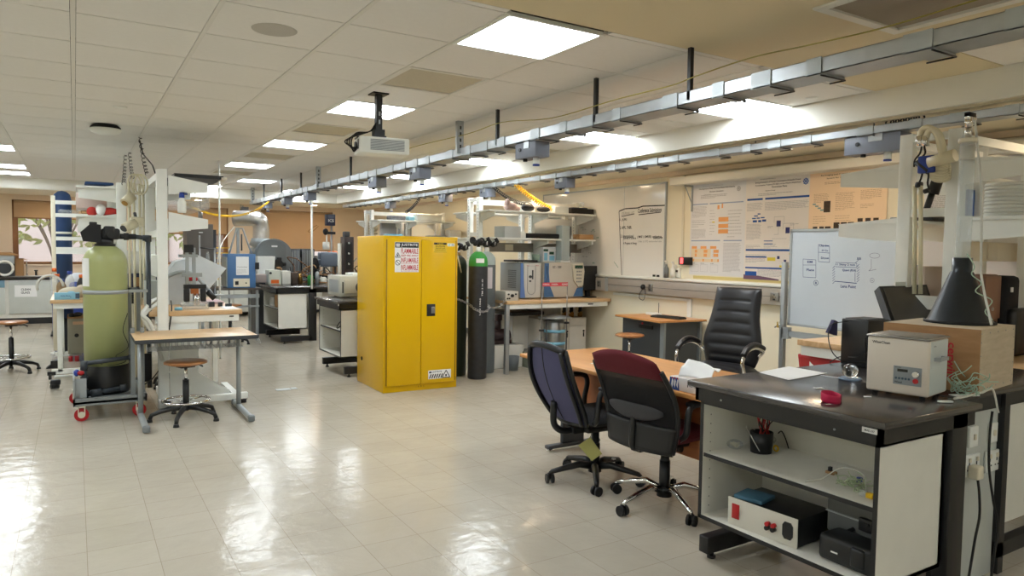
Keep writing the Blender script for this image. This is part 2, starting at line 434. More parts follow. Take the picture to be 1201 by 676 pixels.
# bulkhead around the tiled field, soffit and its shadow line
struct('trim_bulkhead', MB().bx(BX, BX+.03, YF, BY+.03, SZ-.004, CE+.05).bx(XL, BX, BY, BY+.03, SZ-.004, CE+.05), fascia)
struct('trim_soffit', MB().bx(BX+.03, XR, YF, YB, SZ, SZ+.03).bx(XL, BX+.03, BY+.03, YB, SZ, SZ+.03), wallc)
struct('trim_soffit_bead', MB().bx(BX+.1, BX+.13, YF, BY+.1, SZ-.012, SZ).bx(XL, BX+.1, BY+.1, BY+.13, SZ-.012, SZ), wallc)
struct('trim_cornice', MB().bx(XR-.05, XR, YF, YB, SZ-.05, SZ).bx(XL, XR, YB-.05, YB, SZ-.03, SZ), wall_warmlit)
sk = M('skirting_grey', (90, 90, 88), .5)
struct('baseboard_right', MB().bx(XR-.012, XR, YF, YB, 0, .1), sk)
struct('baseboard_back', MB().bx(XL, XR, YB-.012, YB, 0, .1), sk)
# windows
frm = wood('window_frame_brown', (128, 88, 48), (156, 110, 64), (8, 8, 3), .5)
blind = M('roller_blind_tan', (212, 184, 148), .8, noise=.03)
nt = blind.node_tree; b = nt.nodes['Principled BSDF']; trn = nt.nodes.new('ShaderNodeBsdfTranslucent'); trn.inputs[0].default_value = rgb(226, 196, 156); ms = nt.nodes.new('ShaderNodeMixShader'); ms.inputs[0].default_value = .3
nt.links.new(b.outputs[0], ms.inputs[1]); nt.links.new(trn.outputs[0], ms.inputs[2]); nt.links.new(ms.outputs[0], nt.nodes['Material Output'].inputs[0])
gl = M('window_glass', (235, 240, 240), .02, alpha=.12, noise=0)
for k, ((a, c), zb) in enumerate(zip(WX, (2.04, 1.80, 1.46))):
    wdw = MB(); t = .05; y0, y1 = YB+.10, YB+.17
    wdw.bx(a, a+t*1.8, y0, y1, WZ0, WZ1).bx(c-t*1.8, c, y0, y1, WZ0, WZ1).bx(a, c, y0, y1, WZ0, WZ0+t).bx(a, c, y0, y1, WZ1-t, WZ1).bx((a+c)/2-.03, (a+c)/2+.03, y0, y1, WZ0, WZ1)
    o = struct('window_%d' % (k+1), wdw, frm)
    g = MB().bx(a+.06, c-.06, YB+.13, YB+.136, WZ0+.05, WZ1-.05).build('window_pane', gl, o)
    MB().bx(a-.01, c+.01, YB-.03, YB+.1, WZ0-.03, WZ0).build('window_sill', wall_warmlit, o)
    MB().bx(a-.05, a, YB-.015, YB+.0, WZ0, WZ1+.05).bx(c, c+.05, YB-.015, YB, WZ0, WZ1+.05).bx(a, c, YB-.015, YB, WZ1, WZ1+.05).build('window_casing', wall_warmlit, o)
    bl = T('roller_blind', ['tan roller blind a quarter down over the leftmost window with a leafy view', 'tan roller blind half down over the middle window behind the grey panel', 'tan roller blind drawn low over the rightmost back window'][k], 'blind', (0, 0, 0), 0, None)
    bm_ = MB(); n = 10
    bm_.bx(a+.03, c-.03, YB+.05, YB+.054, zb, WZ1-.03)
    bm_.build('blind_cloth', blind, bl)
    MB().cyl((a+.03, YB+.05, WZ1-.03), (c-.03, YB+.05, WZ1-.03), .022, n=12).build('roller', blind, bl)
    MB().bx(a+.03, c-.03, YB+.045, YB+.06, zb-.02, zb).build('bottom_bar', frm, bl)
# outside: terrace, neighbouring facade and a leafy shrub
tag(MB().bx(-8, 12, 21.5, 22, 0, 6).bx(-8, -.4, 21.3, 21.5, 0, 4).build('neighbour_facade', M('pink_render', (214, 198, 182), .8, noise=.08, nscale=3)), 'pale pink rendered building face outside the left window', 'building')
tag(MB().bx(.3, 1.1, 21.42, 21.5, .9, 2.4).bx(1.3, 2.2, 21.42, 21.5, .9, 2.4).bx(3.4, 4.4, 21.4, 21.5, .9, 2.4).build('louvred_screen', M('brown_louvre', (120, 96, 76), .8, noise=.3, nscale=20)), 'brown louvred panels on the pink building outside', 'screen')
o = MB().bx(-8, 12, YB+.3, 21.3, .55, .6).build('terrace', M('terrace_paving', (206, 180, 160), .8)); o['kind'] = 'structure'
leafm = M('leaf_green', (150, 164, 80), .6, noise=.35, nscale=6); barkm = M('bark', (96, 76, 56), .8)
def shrub(x, y, zt, label, n, spread):
    t = T('shrub', label, 'shrub', (x, y, .6)); b_ = MB()
    lm = MB()
    for k in range(7):
        an = rnd.uniform(0, 2*PI); q = (math.cos(an)*spread*.7, math.sin(an)*.3, zt-.6-rnd.uniform(0, .5))
        b_.tube(smooth([(0, 0, 0), (q[0]*.3, q[1]*.3, q[2]*.5), q], 4), .02, 5)
    b_.build('branches', barkm, t)
    for k in range(n):
        an = rnd.uniform(0, 2*PI); r_ = spread*rnd.random()**.5; c = Vector((math.cos(an)*r_, math.sin(an)*.4, zt-.6-rnd.uniform(0, 1.0)+.25*math.cos(r_*3)))
        for j in range(3):
            d = Vector((rnd.uniform(-1, 1), rnd.uniform(-.5, .5), rnd.uniform(-1.1, .1))).normalized()*rnd.uniform(.16, .28); s_ = d.cross(Vector((0, 1, .2))).normalized()*.035
            p = c+d; m_ = c+d*.45
            lm.add([c, m_+s_, p, m_-s_], [(0, 1, 2, 3)])
    o = lm.build('leaves', leafm, t); o['kind'] = 'stuff'
shrub(-.3, 18.3, 2.75, 'yellow-green leafy shrub hanging outside the left window', 130, .9)
shrub(1.7, 18.4, 2.6, 'leafy shrub seen under the blind of the middle window', 70, .7)

# ------------------------------------------------------------------ ceiling lamps, vents and fittings
lampm = bpy.data.materials.new('lit_diffuser'); lampm.use_nodes = True
nt = lampm.node_tree; nt.nodes.remove(nt.nodes['Principled BSDF']); em = nt.nodes.new('ShaderNodeEmission')
em.inputs[0].default_value = LAMP_COL+(1,); em.inputs[1].default_value = LAMP; nt.links.new(em.outputs[0], nt.nodes['Material Output'].inputs[0])
lab = {}
names_l = {(1.81, 3.01): 'largest square ceiling light, nearest the camera', (1.81, 5.41): 'square ceiling light just behind the projector pole', (1.81, 7.81): 'square ceiling light, third away in the middle row',
 (1.81, 10.21): 'square ceiling light, fourth away in the middle row', (2.41, 12.61): 'square ceiling light, farthest of the middle row above the grey boxes', (1.81, 14.33): 'square ceiling light at the far bulkhead, partly hidden behind the dark shelf board', (3.61, 14.33): 'square ceiling light at the far bulkhead behind the far tap boxes',
 (4.18, 3.61): 'square ceiling light against the right bulkhead, nearest of that row', (4.18, 5.41): 'square ceiling light against the right bulkhead, second of that row', (4.18, 7.81): 'square ceiling light against the right bulkhead, third of that row',
 (4.18, 10.21): 'square ceiling light against the right bulkhead, fourth of that row', (4.18, 12.61): 'square ceiling light against the right bulkhead, in the far corner',
 (-1.19, 10.21): 'ceiling light at the left edge of the view, nearest of three', (-1.19, 12.61): 'ceiling light at the left edge of the view, middle of three', (-1.19, 13.81): 'ceiling light at the left edge of the view, touching the far bulkhead'}
for (x, y) in LAMPS:
    w_ = .6
    t = T('ceiling_light', names_l.get((x, y), 'square recessed ceiling light out of view above or behind the camera'), 'ceiling light', (x, y, CE), 0, 'square recessed ceiling lights')
    MB().bx(0, w_, 0, .02, -.006, .05).bx(0, w_, .58, .6, -.006, .05).bx(0, .02, .02, .58, -.006, .05).bx(w_-.02, w_, .02, .58, -.006, .05).bx(0, w_, 0, .6, .05, .06).build('frame', white, t)
    MB().bx(.02, w_-.02, .02, .58, .004, .01).build('diffuser', lampm, t)
ventm = M('vent_grille_brown', (196, 188, 166), .7, noise=.1, nscale=80)
vn = ['square perforated ceiling vent between the two nearest lights', 'square ceiling vent behind the projector', 'square ceiling vent beyond the third light', 'farthest square ceiling vent of the middle row', 'perforated ceiling vent beside the nearest right light', 'perforated ceiling vent beside the second right light']
for k, (x, y) in enumerate(VENTS):
    t = T('ceiling_vent', vn[k], 'vent', (x, y, CE), 0, 'square ceiling vents')
    MB().bx(0, .6, 0, .03, -.004, .02).bx(0, .6, .57, .6, -.004, .02).bx(0, .03, .03, .57, -.004, .02).bx(.57, .6, .03, .57, -.004, .02).build('frame', rail, t)
    g = MB().bx(.03, .57, .03, .57, .006, .012)
    g.build('perforated_plate', ventm, t)
t = T('return_air_grille', 'large white framed return grille in the plaster ceiling, top right', 'vent', (2.95, 1.48, CE))
MB().bx(0, .67, 0, .05, -.01, .02).bx(0, .67, .62, .67, -.01, .02).bx(0, .05, .05, .62, -.01, .02).bx(.62, .67, .05, .62, -.01, .02).build('frame', fascia, t)
g = MB().bx(.05, .62, .05, .62, .012, .016)
for q in range(56): g.bx(.055+q*.01, .0585+q*.01, .05, .62, .0, .012)
g.build('louvres', M('grille_brown', (186, 174, 156), .6), t)
t = T('ceiling_speaker', 'round flush speaker in the ceiling tile near the largest light', 'speaker', (.92, 3.93, CE))
MB().lathe([(0, -.004), (.105, -.004), (.115, -.002), (.12, .004)], n=32).build('grille', M('speaker_grey', (186, 182, 172), .7), t)
t = T('sprinkler_cover', 'small white disc in the ceiling left of the bulkhead near the lowest light', 'ceiling disc', (4.62, 3.35, CE)); MB().lathe([(0, -.006), (.04, -.006), (.045, 0)], n=20).build('disc', white, t)
t = T('smoke_detector', 'black and white round detector hanging from the left ceiling', 'smoke detector', (.27, 7.9, CE))
MB().lathe([(0, -.095), (.07, -.092), (.12, -.075), (.14, -.045), (.135, -.04), (0, -.04)], n=28).build('cap', white, t)
MB().lathe([(.13, -.04), (.13, -.025), (.10, -.0), (.0, 0)], n=28).build('body', blackm, t)
for (x, y, lb) in [(.34, 6.8, 'small pale sprinkler disc just before the round detector'), (.55, 10.6, 'small pale sprinkler disc beyond the round detector')]:
    t = T('sprinkler_cover', lb, 'ceiling disc', (x, y, CE)); MB().lathe([(0, -.008), (.05, -.008), (.055, 0)], n=18).build('disc', white, t)

# ------------------------------------------------------------------ suspended busway trays
def tray(name, label, x0, x1, y0, y1, z0, z1, rods, up, group):
    t = T(name, label, 'cable tray', (0, 0, 0), 0, group)
    b_ = MB().bx(x0, x0+.004, y0, y1, z0, z1).bx(x1-.004, x1, y0, y1, z0, z1).bx(x0, x1, y0, y1, z0, z0+.004).bx(x0, x0+.03, y0, y1, z1-.003, z1).bx(x1-.03, x1, y0, y1, z1-.003, z1)
    b_.build('tray_channel', galv, t)
    y = max(y0, .6)+.35; i = 0
    while y < y1-.1:
        c = MB(); k = MB(); L_ = .12 if i % 2 == 0 else .08
        c.bx(x0-.006, x0, y, y+L_, z0-.006, z1+.004)
        c.bx(x0-.006, x1+.006, y, y+L_*.9, z0-.007, z0)
        k.cyl((x0-.005, y, z0-.012), (x1+.01, y, z0-.012), .004, n=6); k.cyl((x1+.01, y, z0-.012), (x1+.01, y+L_, z0-.012), .004, n=6)
        y += [.30, .34, .5, .28][i % 4]; i += 1
        c.build('joint_plate', lgrey, t); k.build('retaining_clip', blackframe, t)
    for (ry, kind) in rods:
        if kind == 'b': MB().bx(x0-.0, x0+.025, ry-.012, ry+.012, z1-.05, up).build('hanger_rod', blackframe, t)
        elif kind == 't': MB().cyl(((x0+x1)/2, ry, z1-.02), ((x0+x1)/2, ry, up), .005, n=6).build('hanger_rod', blackframe, t)
        else:
            h = MB().bx(x0-.03, x0+.03, ry-.02, ry-.016, z1-.05, up).bx(x0-.03, x0-.026, ry-.02, ry+.02, z1-.05, up).bx(x0+.026, x0+.03, ry-.02, ry+.02, z1-.05, up)
            h.build('hanger_channel', galv, t)
            d = MB(); z = z1
            while z < up-.04: d.bx(x0-.008, x0+.008, ry-.0215, ry-.02, z, z+.03); z += .055
            d.build('hanger_slots', blackframe, t)
    return t
tray('cable_tray', 'long galvanised cable tray hung on rods from the tiled ceiling', 2.95, 3.12, -2.5, 14.7, 2.355, 2.425,
     [(2.93, 'b'), (3.78, 'b'), (5.07, 'b'), (5.72, 'c'), (8.7, 'b'), (10.05, 'c'), (11.0, 'b'), (12.2, 'b'), (13.5, 'b'), (14.4, 'c')], CE, 'galvanised cable trays')
tray('cable_tray', 'lower galvanised cable tray under the right soffit, in front of the whiteboards', 4.86, 5.0, -2.5, 14.8, 2.385, 2.44,
     [(2.0, 't'), (3.05, 't'), (4.1, 't'), (5.2, 't'), (6.35, 't'), (7.6, 't'), (9., 't'), (10.4, 't'), (12., 't'), (13.6, 't')], SZ, 'galvanised cable trays')
def busbox(x, y, z, L_, label, lw=.13, hh=.12, rz=0.):
    t = T('power_tap_box', label, 'power box', (x, y, z), rz, 'grey power tap boxes under the trays')
    MB().bx(0, lw, 0, L_, -hh, 0, .004).build('box', boxgrey, t)
    MB().bx(-.006, 0, L_*.3, L_*.55, -.05, .05).bx(.02, .04, L_*.3, L_*.5, -.001, .03).build('clamp_plate', galv, t)
    s_ = MB().cyl((lw*.5, L_*.3, -hh), (lw*.5, L_*.3, -hh-.05), .026, n=14); s_.build('outlet', white, t)
    MB().cyl((lw*.5, L_*.3, -hh-.05), (lw*.5, L_*.3, -hh-.062), .027, n=14).build('outlet_ring', blue, t)
    MB().cyl((-.002, L_*.75, -hh*.45), (-.008, L_*.75, -hh*.45), .014, n=12).build('side_port', black, t); MB().cyl((lw*.3, L_*.7, -hh), (lw*.3, L_*.7, -hh-.02), .018, n=10).build('gland', black, t)
nb = ['largest grey tap box under the high tray, right of the projector', 'grey tap box under the high tray, second from the projector side', 'grey tap box under the high tray, just right of the projector end', 'grey tap box under the high tray holding the tall thin pole', 'grey tap box under the high tray, third from its far end', 'grey tap box under the high tray beside the yellow coil', 'grey tap box at the far end of the high tray']
for k, (px, py, L_) in enumerate([(628, 180, .29), (492, 203, .27), (441, 215, .27), (361, 228, .26), (334, 232, .24), (311, 238, .24), (284, 243, .24)]):
    p = at(px, py, x=2.97); busbox(2.97, p.y, 2.352, L_, nb[k])
nb = ['grey tap box under the low tray, above the coiled yellow cable shelf', 'grey tap box under the low tray, above the shelf posts', 'grey tap box under the low tray, above the yellow cabinet', 'farthest grey tap box under the low tray, above the far shelf posts']
for k, (px, py) in enumerate([(664, 220), (572, 228), (522, 235), (457, 242)]):
    p = at(px, py, x=4.88); busbox(4.88, p.y, 2.383, .24, nb[k])
p = at(1055, 180, x=4.88); busbox(4.88, p.y, 2.383, .42, 'long grey tap box under the low tray beside the peach poster', .14, .13)
# warm recessed downlights in the right soffit; the back wall's are added to brighten it
warm = bpy.data.materials.new('lit_warm_downlight'); warm.use_nodes = True
nt = warm.node_tree; nt.nodes.remove(nt.nodes['Principled BSDF']); em = nt.nodes.new('ShaderNodeEmission')
em.inputs[0].default_value = (1, .76, .52, 1); em.inputs[1].default_value = DOWN; nt.links.new(em.outputs[0], nt.nodes['Material Output'].inputs[0])
dl = ['first', 'second', 'third', 'fourth', 'fifth', 'sixth', 'seventh', 'eighth']
for k, (x, y) in enumerate([(5.22, 1.7), (5.22, 3.7), (5.22, 5.7), (5.22, 7.7), (5.22, 9.7), (5.22, 11.7), (5.22, 13.7), (4.6, 16.0), (2.2, 16.0), (-.2, 16.0), (-2.6, 16.0)]):
    t = T('downlight', 'small warm round downlight in the right soffit behind the low tray, %s from the camera' % dl[k] if k < 7 else 'small warm round fill light added in the back soffit, %s from the right' % dl[k-7], 'downlight', (x, y, SZ), 0, 'warm soffit downlights')
    MB().lathe([(.07, -.003), (.085, -.003), (.09, 0), (.07, 0)], n=24).build('bezel', white, t)
    MB().lathe([(0, -.001), (.07, -.001)], n=24).build('lit_disc', warm, t)
# projector
PY = at(444, 110, z=CE).y; PXx = at(444, 110, z=CE).x
t = T('projector', 'white ceiling projector with slatted side and cables', 'projector', (PXx, PY, 2.30), R(-10))
pj = MB().bx(-.16, .21, -.12, .12, -.09, .03, .012); pj.build('case', white, t)
g = MB()
for q in range(9): g.bx(-.08, .17, -.1235, -.12, -.065+q*.009, -.061+q*.009)
g.build('vent_slats', grey, t)
MB().cyl((-.155, 0, -.03), (-.175, 0, -.03), .03, n=16).bx(-.162, -.16, -.1, -.05, -.06, .01).bx(-.162, -.16, .04, .1, -.06, .01).build('connector_panel', dgrey, t)
MB().bx(-.05, .05, -.05, .05, .03, .05).bx(-.16, -.1, -.02, .1, .03, .04).build('mounting_plate', blackframe, t)
t2 = T('projector_pole', 'black ceiling pole carrying the projector', 'pole', (PXx, PY, 0))
MB().bx(-.022, .022, -.022, .022, 2.35, CE).bx(-.04, .04, -.03, .03, 2.35, 2.40).bx(-.06, .06, -.06, .06, CE-.01, CE).build('pole', blackframe, t2)
MB().bx(-.006, .006, -.0235, -.022, 2.44, 2.47).bx(-.006, .006, -.0235, -.022, 2.50, 2.53).build('slot', galv, t2)
c = MB()
for q in range(4):
    s_ = q*.012
    c.tube(smooth([(PXx-.02, PY-.01+s_, 2.45-s_), (PXx-.07, PY, 2.38), (PXx-.17-s_, PY, 2.36-s_), (PXx-.215-s_, PY-.02+s_, 2.29), (PXx-.2, PY-.03+s_, 2.22+s_), (PXx-.165, PY-.02+s_, 2.26)], 6), .005, 6)
tag(c.build('projector_cables', blackm), 'bundle of black cables looping behind the ceiling projector', 'cable')
# earth wire along the high tray
c = MB(); pts = [at(x_, y_, x=3.02) for x_, y_ in ((1170, 2), (1050, 37), (961, 57), (895, 71), (830, 92), (800, 103), (735, 119), (660, 140), (600, 145), (560, 158), (500, 172), (470, 182))]
tag(c.curve([Vector((2.93, p.y, max(min(p.z, 2.655), 2.43))) for p in pts], .0035).build('earth_wire', M('earth_wire_yellow_green', (150, 140, 60), .5, noise=.4, nscale=3)), 'thin green and yellow earth wire running along the high tray', 'wire')
# ------------------------------------------------------------------ right wall fittings
tr = T('wall_trunking', 'grey steel dado trunking with white top rail along the right wall', 'trunking', (XR, 0, 0))
trm = M('trunking_grey', (176, 170, 162), .4, .2)
MB().bx(-.085, -.002, 2.2, 7.36, 1.005, 1.175, .004).bx(-.085, -.002, 7.38, 9.4, 1.0, 1.17, .004).build('trunking_body', trm, tr)
MB().bx(-.088, -.084, 2.2, 7.36, 1.088, 1.092).build('lid_joint', dgrey, tr)
MB().bx(-.09, -.086, 7.34, 7.40, 1.0, 1.19).build('joint_cover', lgrey, tr)
MB().cyl((-.075, 2.2, 1.20), (-.075, 8.9, 1.20), .02, n=12).bx(-.075, -.002, 2.2, 8.9, 1.185, 1.215).build('top_rail', white, tr)
def sock(o, X, y, z, w=.086, face=white, n=1):
    b_ = MB().bx(X-.012, X, y-w/2, y+w/2, z-.043, z+.043, .004); f = b_.build('socket_plate', face, o)
    d = MB()
    for q in range(n):
        yy = y+(q-(n-1)/2)*w/n
        d.bx(X-.0135, X-.012, yy-.006, yy+.006, z+.012, z+.026).bx(X-.0135, X-.012, yy-.02, yy-.012, z-.01, z-.003).bx(X-.0135, X-.012, yy+.012, yy+.02, z-.01, z-.003)
        d.bx(X-.018, X-.012, yy-.012, yy+.012, z-.036, z-.02)
    d.build('socket_slots', dgrey, f)
sock(tr, -.085, 6.52, 1.09, .08, steel); sock(tr, -.085, 4.70, 1.09, .1, steel); sock(tr, -.085, 7.52, 1.09, .08, steel)
t = T('black_plug', 'black plug and cable in the trunking socket below the whiteboard', 'plug', (6.0, 6.64, 1.09))
MB().sph((-.0, 0, 0), .032, (1, 1, 1.1)).build('plug', black, t); MB().curve([(-.01, 0, -.03), (-.03, .02, -.08), (-.02, .04, -.14), (-.01, -.02, -.16), (-.0, -.04, -.1), (0, -.04, -.02)], .004).build('cable', black, t)
t = T('cable_conduit', 'white plastic conduit below the trunking turning down beside the small desk', 'conduit', (XR, 0, 0))
MB().bx(-.027, -.002, 5.95, 7.3, .955, .985).bx(-.027, -.002, 5.90, 5.96, 0, .985).build('conduit', white, t)
t = T('cable_conduit', 'thin cream conduit running down the wall between whiteboard and posters', 'conduit', (XR, 0, 0))
MB().bx(-.02, 0, 6.06, 6.09, 1.44, 2.48).build('conduit', cream, t)
t = T('wall_ledge', 'long pale ledge on a bracket above the research posters', 'ledge', (XR, 0, 0))
MB().bx(-.2, 0, 2.0, 6.12, 2.30, 2.385, .006).build('ledge_board', offwhite, t)
MB().bx(-.02, 0, 5.93, 5.95, 2.0, 2.3).bx(-.14, -.01, 5.93, 5.95, 2.28, 2.3).tube([(-.13, 5.94, 2.29), (-.01, 5.94, 2.08)], .006, 6).build('bracket', lgrey, t)
t = T('alarm_button', 'black wall box with a glowing red button beside the left poster', 'switch box', (XR, 6.02, 1.43))
MB().bx(-.05, 0, -.11, .075, -.05, .04, .004).build('housing', black, t)
MB().bx(-.054, -.05, .0, .045, -.035, .03).build('red_indicator', M('red_glow', (255, 90, 90), .4, emit=2.0, noise=0), t)
t = T('thermostat', 'small white thermostat with a grey display below the black alarm box', 'thermostat', (XR, 6.14, 1.29))
MB().bx(-.03, 0, -.05, .05, -.065, .05, .006).bx(-.02, 0, .02, .06, .05, .09).build('housing', white, t); MB().bx(-.032, -.03, -.02, .03, .0, .025).build('display', dgrey, t)
t = T('gas_tap', 'chrome gas tap on the right wall beside the mobile whiteboard', 'tap', (XR, 4.66, .79))
MB().cyl((0, 0, 0), (-.02, 0, 0), .035, n=18).cyl((-.02, 0, 0), (-.08, 0, 0), .012, n=10).cyl((-.07, -.02, .02), (-.07, .04, -.01), .011, n=10).bx(-.085, -.055, -.006, .006, .01, .05).build('tap', chrome, t)
# wall whiteboard with frame
YW0, YW1, ZW0, ZW1 = 6.37, 8.98, 1.19, 2.355
t = T('wall_whiteboard', 'wall whiteboard with handwritten conference list beside the shelves', 'whiteboard', (XR-.001, 0, 0))
MB().bx(-.018, -.004, YW0, YW1, ZW0, ZW1).build('writing_surface', M('whiteboard_gloss', (232, 230, 224), .12, noise=.02, nscale=3), t)
f = .018
MB().bx(-.026, 0, YW0-f, YW0, ZW0-f, ZW1+f).bx(-.026, 0, YW1, YW1+f, ZW0-f, ZW1+f).bx(-.026, 0, YW0, YW1, ZW1, ZW1+f).bx(-.026, 0, YW0, YW1, ZW0-f, ZW0).bx(-.019, -.018, 7.12, 7.126, ZW0, ZW1).build('frame', lgrey, t)
def wallart(name, mats, parent, y_left, z_bot, X=-.0185):
    m_ = MB(); m_.frame((X, y_left, z_bot), (0, -1, 0), (0, 0, 1)); return m_       # x runs to the right seen from the room, y up
def line(m_, x0, y0, x1, y1, w=.006, z=0.):
    d = Vector((x1-x0, y1-y0)); n_ = Vector((-d.y, d.x)).normalized()*w/2
    m_.add([(x0-n_.x, y0-n_.y, z+.0004), (x1-n_.x, y1-n_.y, z+.0004), (x1+n_.x, y1+n_.y, z+.0004), (x0+n_.x, y0+n_.y, z+.0004)], [(0, 1, 2, 3)])
def poly(m_, pts, w=.006):
    for a_, b_ in zip(pts[:-1], pts[1:]): line(m_, a_[0], a_[1], b_[0], b_[1], w)
m_ = wallart('', None, t, YW1, ZW0); H_ = ZW1-ZW0; Wd = YW1-YW0
ux = lambda px: (px-630)/151*Wd
m_.mat(0)
UX = lambda px, py=250: YW1-at(px, py, x=XR-.02).y
UZ = lambda px, py: at(px, py, x=XR-.02).z-ZW0
def wl(p, q, w=.006): line(m_, UX(*p), UZ(*p), UX(*q), UZ(*q), w)
def wt(s_, p, q, h): m_.text(s_, UX(*p), UZ(*p), UX(*q)-UX(*p), h)
wl((726, 248), (733, 245), .014); wl((733, 245), (748, 244), .014); wl((748, 244), (754, 242), .014); wl((754, 242), (780, 241), .014); wl((726, 248), (729, 323), .011); wl((729, 254), (744, 251), .01); wl((749, 252), (775, 249), .01)
wt('Conference Submissions', (748, 250.), (776, 246), .055)
m_.mat(1); wt('JOURNAL LIST', (729, 253), (744, 249), .045)
m_.mat(0)
for a_, b_, s_ in [((727, 260), (735, 259), '1. JURI'), ((727, 269), (741, 267), '2. APPL. THER.'), ((728, 279), (743, 275), '3. International'), ((731, 281.5), (746, 279), 'Journal of Science'), ((731, 287.5), (747, 285), '4. Progress in Energy'), ((747.5, 280), (776, 277), '( MAE ) (SMREE) conference'), ((766, 280.5), (777, 279), 'deadline')]:
    wt(s_, a_, b_, .038)
m_.mat(1); wt('( dec ) (17) extended abs', (748, 285), (776, 282.5), .03)
for k in range(26):
    a_ = rnd.uniform(.35, 1.3); c_ = rnd.uniform(.1, .95); m_.text(rnd.choice(['x y', '+ 2', 'm = k', '7.3', 'a b', 'Q w']), a_, c_, rnd.uniform(.05, .14), .022)
m_.mat(2)
for k in range(14):
    a_ = rnd.uniform(.45, 1.35); c_ = rnd.uniform(.08, .7); m_.text(rnd.choice(['--', 'x4', '= t', 'ok']), a_, c_, .06, .02)
line(m_, UX(720, 307), UZ(720, 307), UX(725, 314), UZ(725, 314), .006)
m_.build('handwriting', [ink, inkl, inkg], t)
t2 = T('board_eraser', 'pair of small dark magnets at the lower right of the wall whiteboard', 'magnets', (XR-.02, 6.46, 1.235)); MB().bx(-.01, 0, -.02, .02, -.012, .012).bx(-.01, 0, .05, .09, -.012, .012).build('magnet', black, t2)
for (y_, lb, mt, h_) in [(6.27, 'dark grey spray bottle on the trunking beside the whiteboard', grey, .16), (6.16, 'white spray bottle on the trunking beside the thermostat', white, .15)]:
    t2 = T('spray_bottle', lb, 'bottle', (6.03, y_, 1.22)); MB().lathe([(0, 0), (.03, 0), (.03, h_*.7), (.015, h_*.85), (.012, h_)], n=16).build('bottle', mt, t2); MB().cyl((0, 0, h_), (0, 0, h_+.04), .012, n=10).bx(-.03, .01, -.006, .006, h_+.03, h_+.045).build('nozzle', white, t2)
# posters --------------------------------------------------------
def textblock(m_, x, y, w_, h_, n=None, t_=.004):
    n = n or max(2, int(h_/.012))
    for k in range(n):
        ww = w_*(rnd.uniform(.86, 1) if k < n-1 else .5); yy = y+h_-(k+1)*h_/n
        xx = x
        while xx < x+ww-.006:
            l = min(rnd.uniform(.012, .04), x+ww-xx); m_.add([(xx, yy, .0004), (xx+l, yy, .0004), (xx+l, yy+t_, .0004), (xx, yy+t_, .0004)], [(0, 1, 2, 3)]); xx += l+.005
def rc(m_, x, y, w_, h_, z=.0006): m_.add([(x, y, z), (x+w_, y, z), (x+w_, y+h_, z), (x, y+h_, z)], [(0, 1, 2, 3)])
def seal(m_, cx, cy, r_, z=.0005):
    for k in range(8):
        a_ = 2*PI*k/8; rc(m_, cx+math.cos(a_)*r_*.7-r_*.22, cy+math.sin(a_)*r_*.7-r_*.22, r_*.44, r_*.44, z)
    n = 16; m_.add([(cx+math.cos(2*PI*k/n)*r_*.35, cy+math.sin(2*PI*k/n)*r_*.35, z) for k in range(n)], [tuple(range(n))])
PX = XR-.004
# 1: pale poster with orange tables
t = T('research_poster', 'pale research poster with orange tables, leftmost of the three wall posters', 'poster', (PX, 5.96, 1.27), 0, None)
MB().bx(-.002, 0, -.79, 0, 0, 1.07).build('sheet', pposter2, t)
m_ = MB(); m_.frame((-.0025, 0, 0), (0, -1, 0), (0, 0, 1))
m_.mat(0); m_.text('One Algorithmic Power Distributed Matlab Multi-Objective', .12, .965, .52, .02); m_.text('Dynamic Simulation', .28, .93, .2, .018)
m_.mat(1); m_.text('One design to drive your science forward and get help', .17, 1.0, .3, .01); textblock(m_, .15, .87, .42, .045, 3, .006); m_.text('Student', .2, .905, .1, .014)
m_.mat(2); rc(m_, .02, .80, .24, .012); rc(m_, .285, .80, .475, .012); rc(m_, .02, .385, .43, .012); rc(m_, .50, .385, .25, .012)
m_.mat(1); textblock(m_, .02, .66, .23, .13); textblock(m_, .02, .55, .22, .09, 4, .005); textblock(m_, .02, .42, .22, .11)
textblock(m_, .55, .43, .2, .32, 9, .005); textblock(m_, .29, .46, .08, .3, 9, .004); textblock(m_, .5, .05, .25, .32)
for xx in (.03, .17, .32): textblock(m_, xx, .13, .11, .02, 1, .008); poly(m_, [(xx, .12), (xx, .04), (xx+.11, .04), (xx+.11, .12), (xx, .12)], .002)
m_.mat(3)
for yy, hh in ((.68, .05), (.61, .045), (.55, .045)): rc(m_, .42, yy-.08, .14, hh)
rc(m_, .40, .74, .03, .045); rc(m_, .46, .75, .02, .05)
for q, xx in enumerate((.03, .165, .31)): rc(m_, xx, .30, .09 if q else .08, .03); rc(m_, xx+.05, .255, .035+.02*q, .035, .0007); rc(m_, xx+.05, .21, .03+.02*q, .035, .0007)
for xx in (.05, .2, .33, .44-.02): rc(m_, xx, .155, .022, .03, .0007)
m_.mat(4); rc(m_, .02, .15, .42, .035, .0005); rc(m_, .02, .2, .30, .1, .00045)
m_.mat(5); rc(m_, .33, .59, .035, .015)
m_.mat(1); seal(m_, .69, .95, .03)
poly(m_, [(.34, .23), (.38, .26), (.43, .27)], .002); poly(m_, [(.34, .21), (.38, .225), (.43, .24)], .002)
m_.build('print', [ink, M('ink_grey', (168, 168, 172), .8, noise=0), ppale, porange, M('print_cream', (232, 214, 184), .7, noise=0), pyel], t)
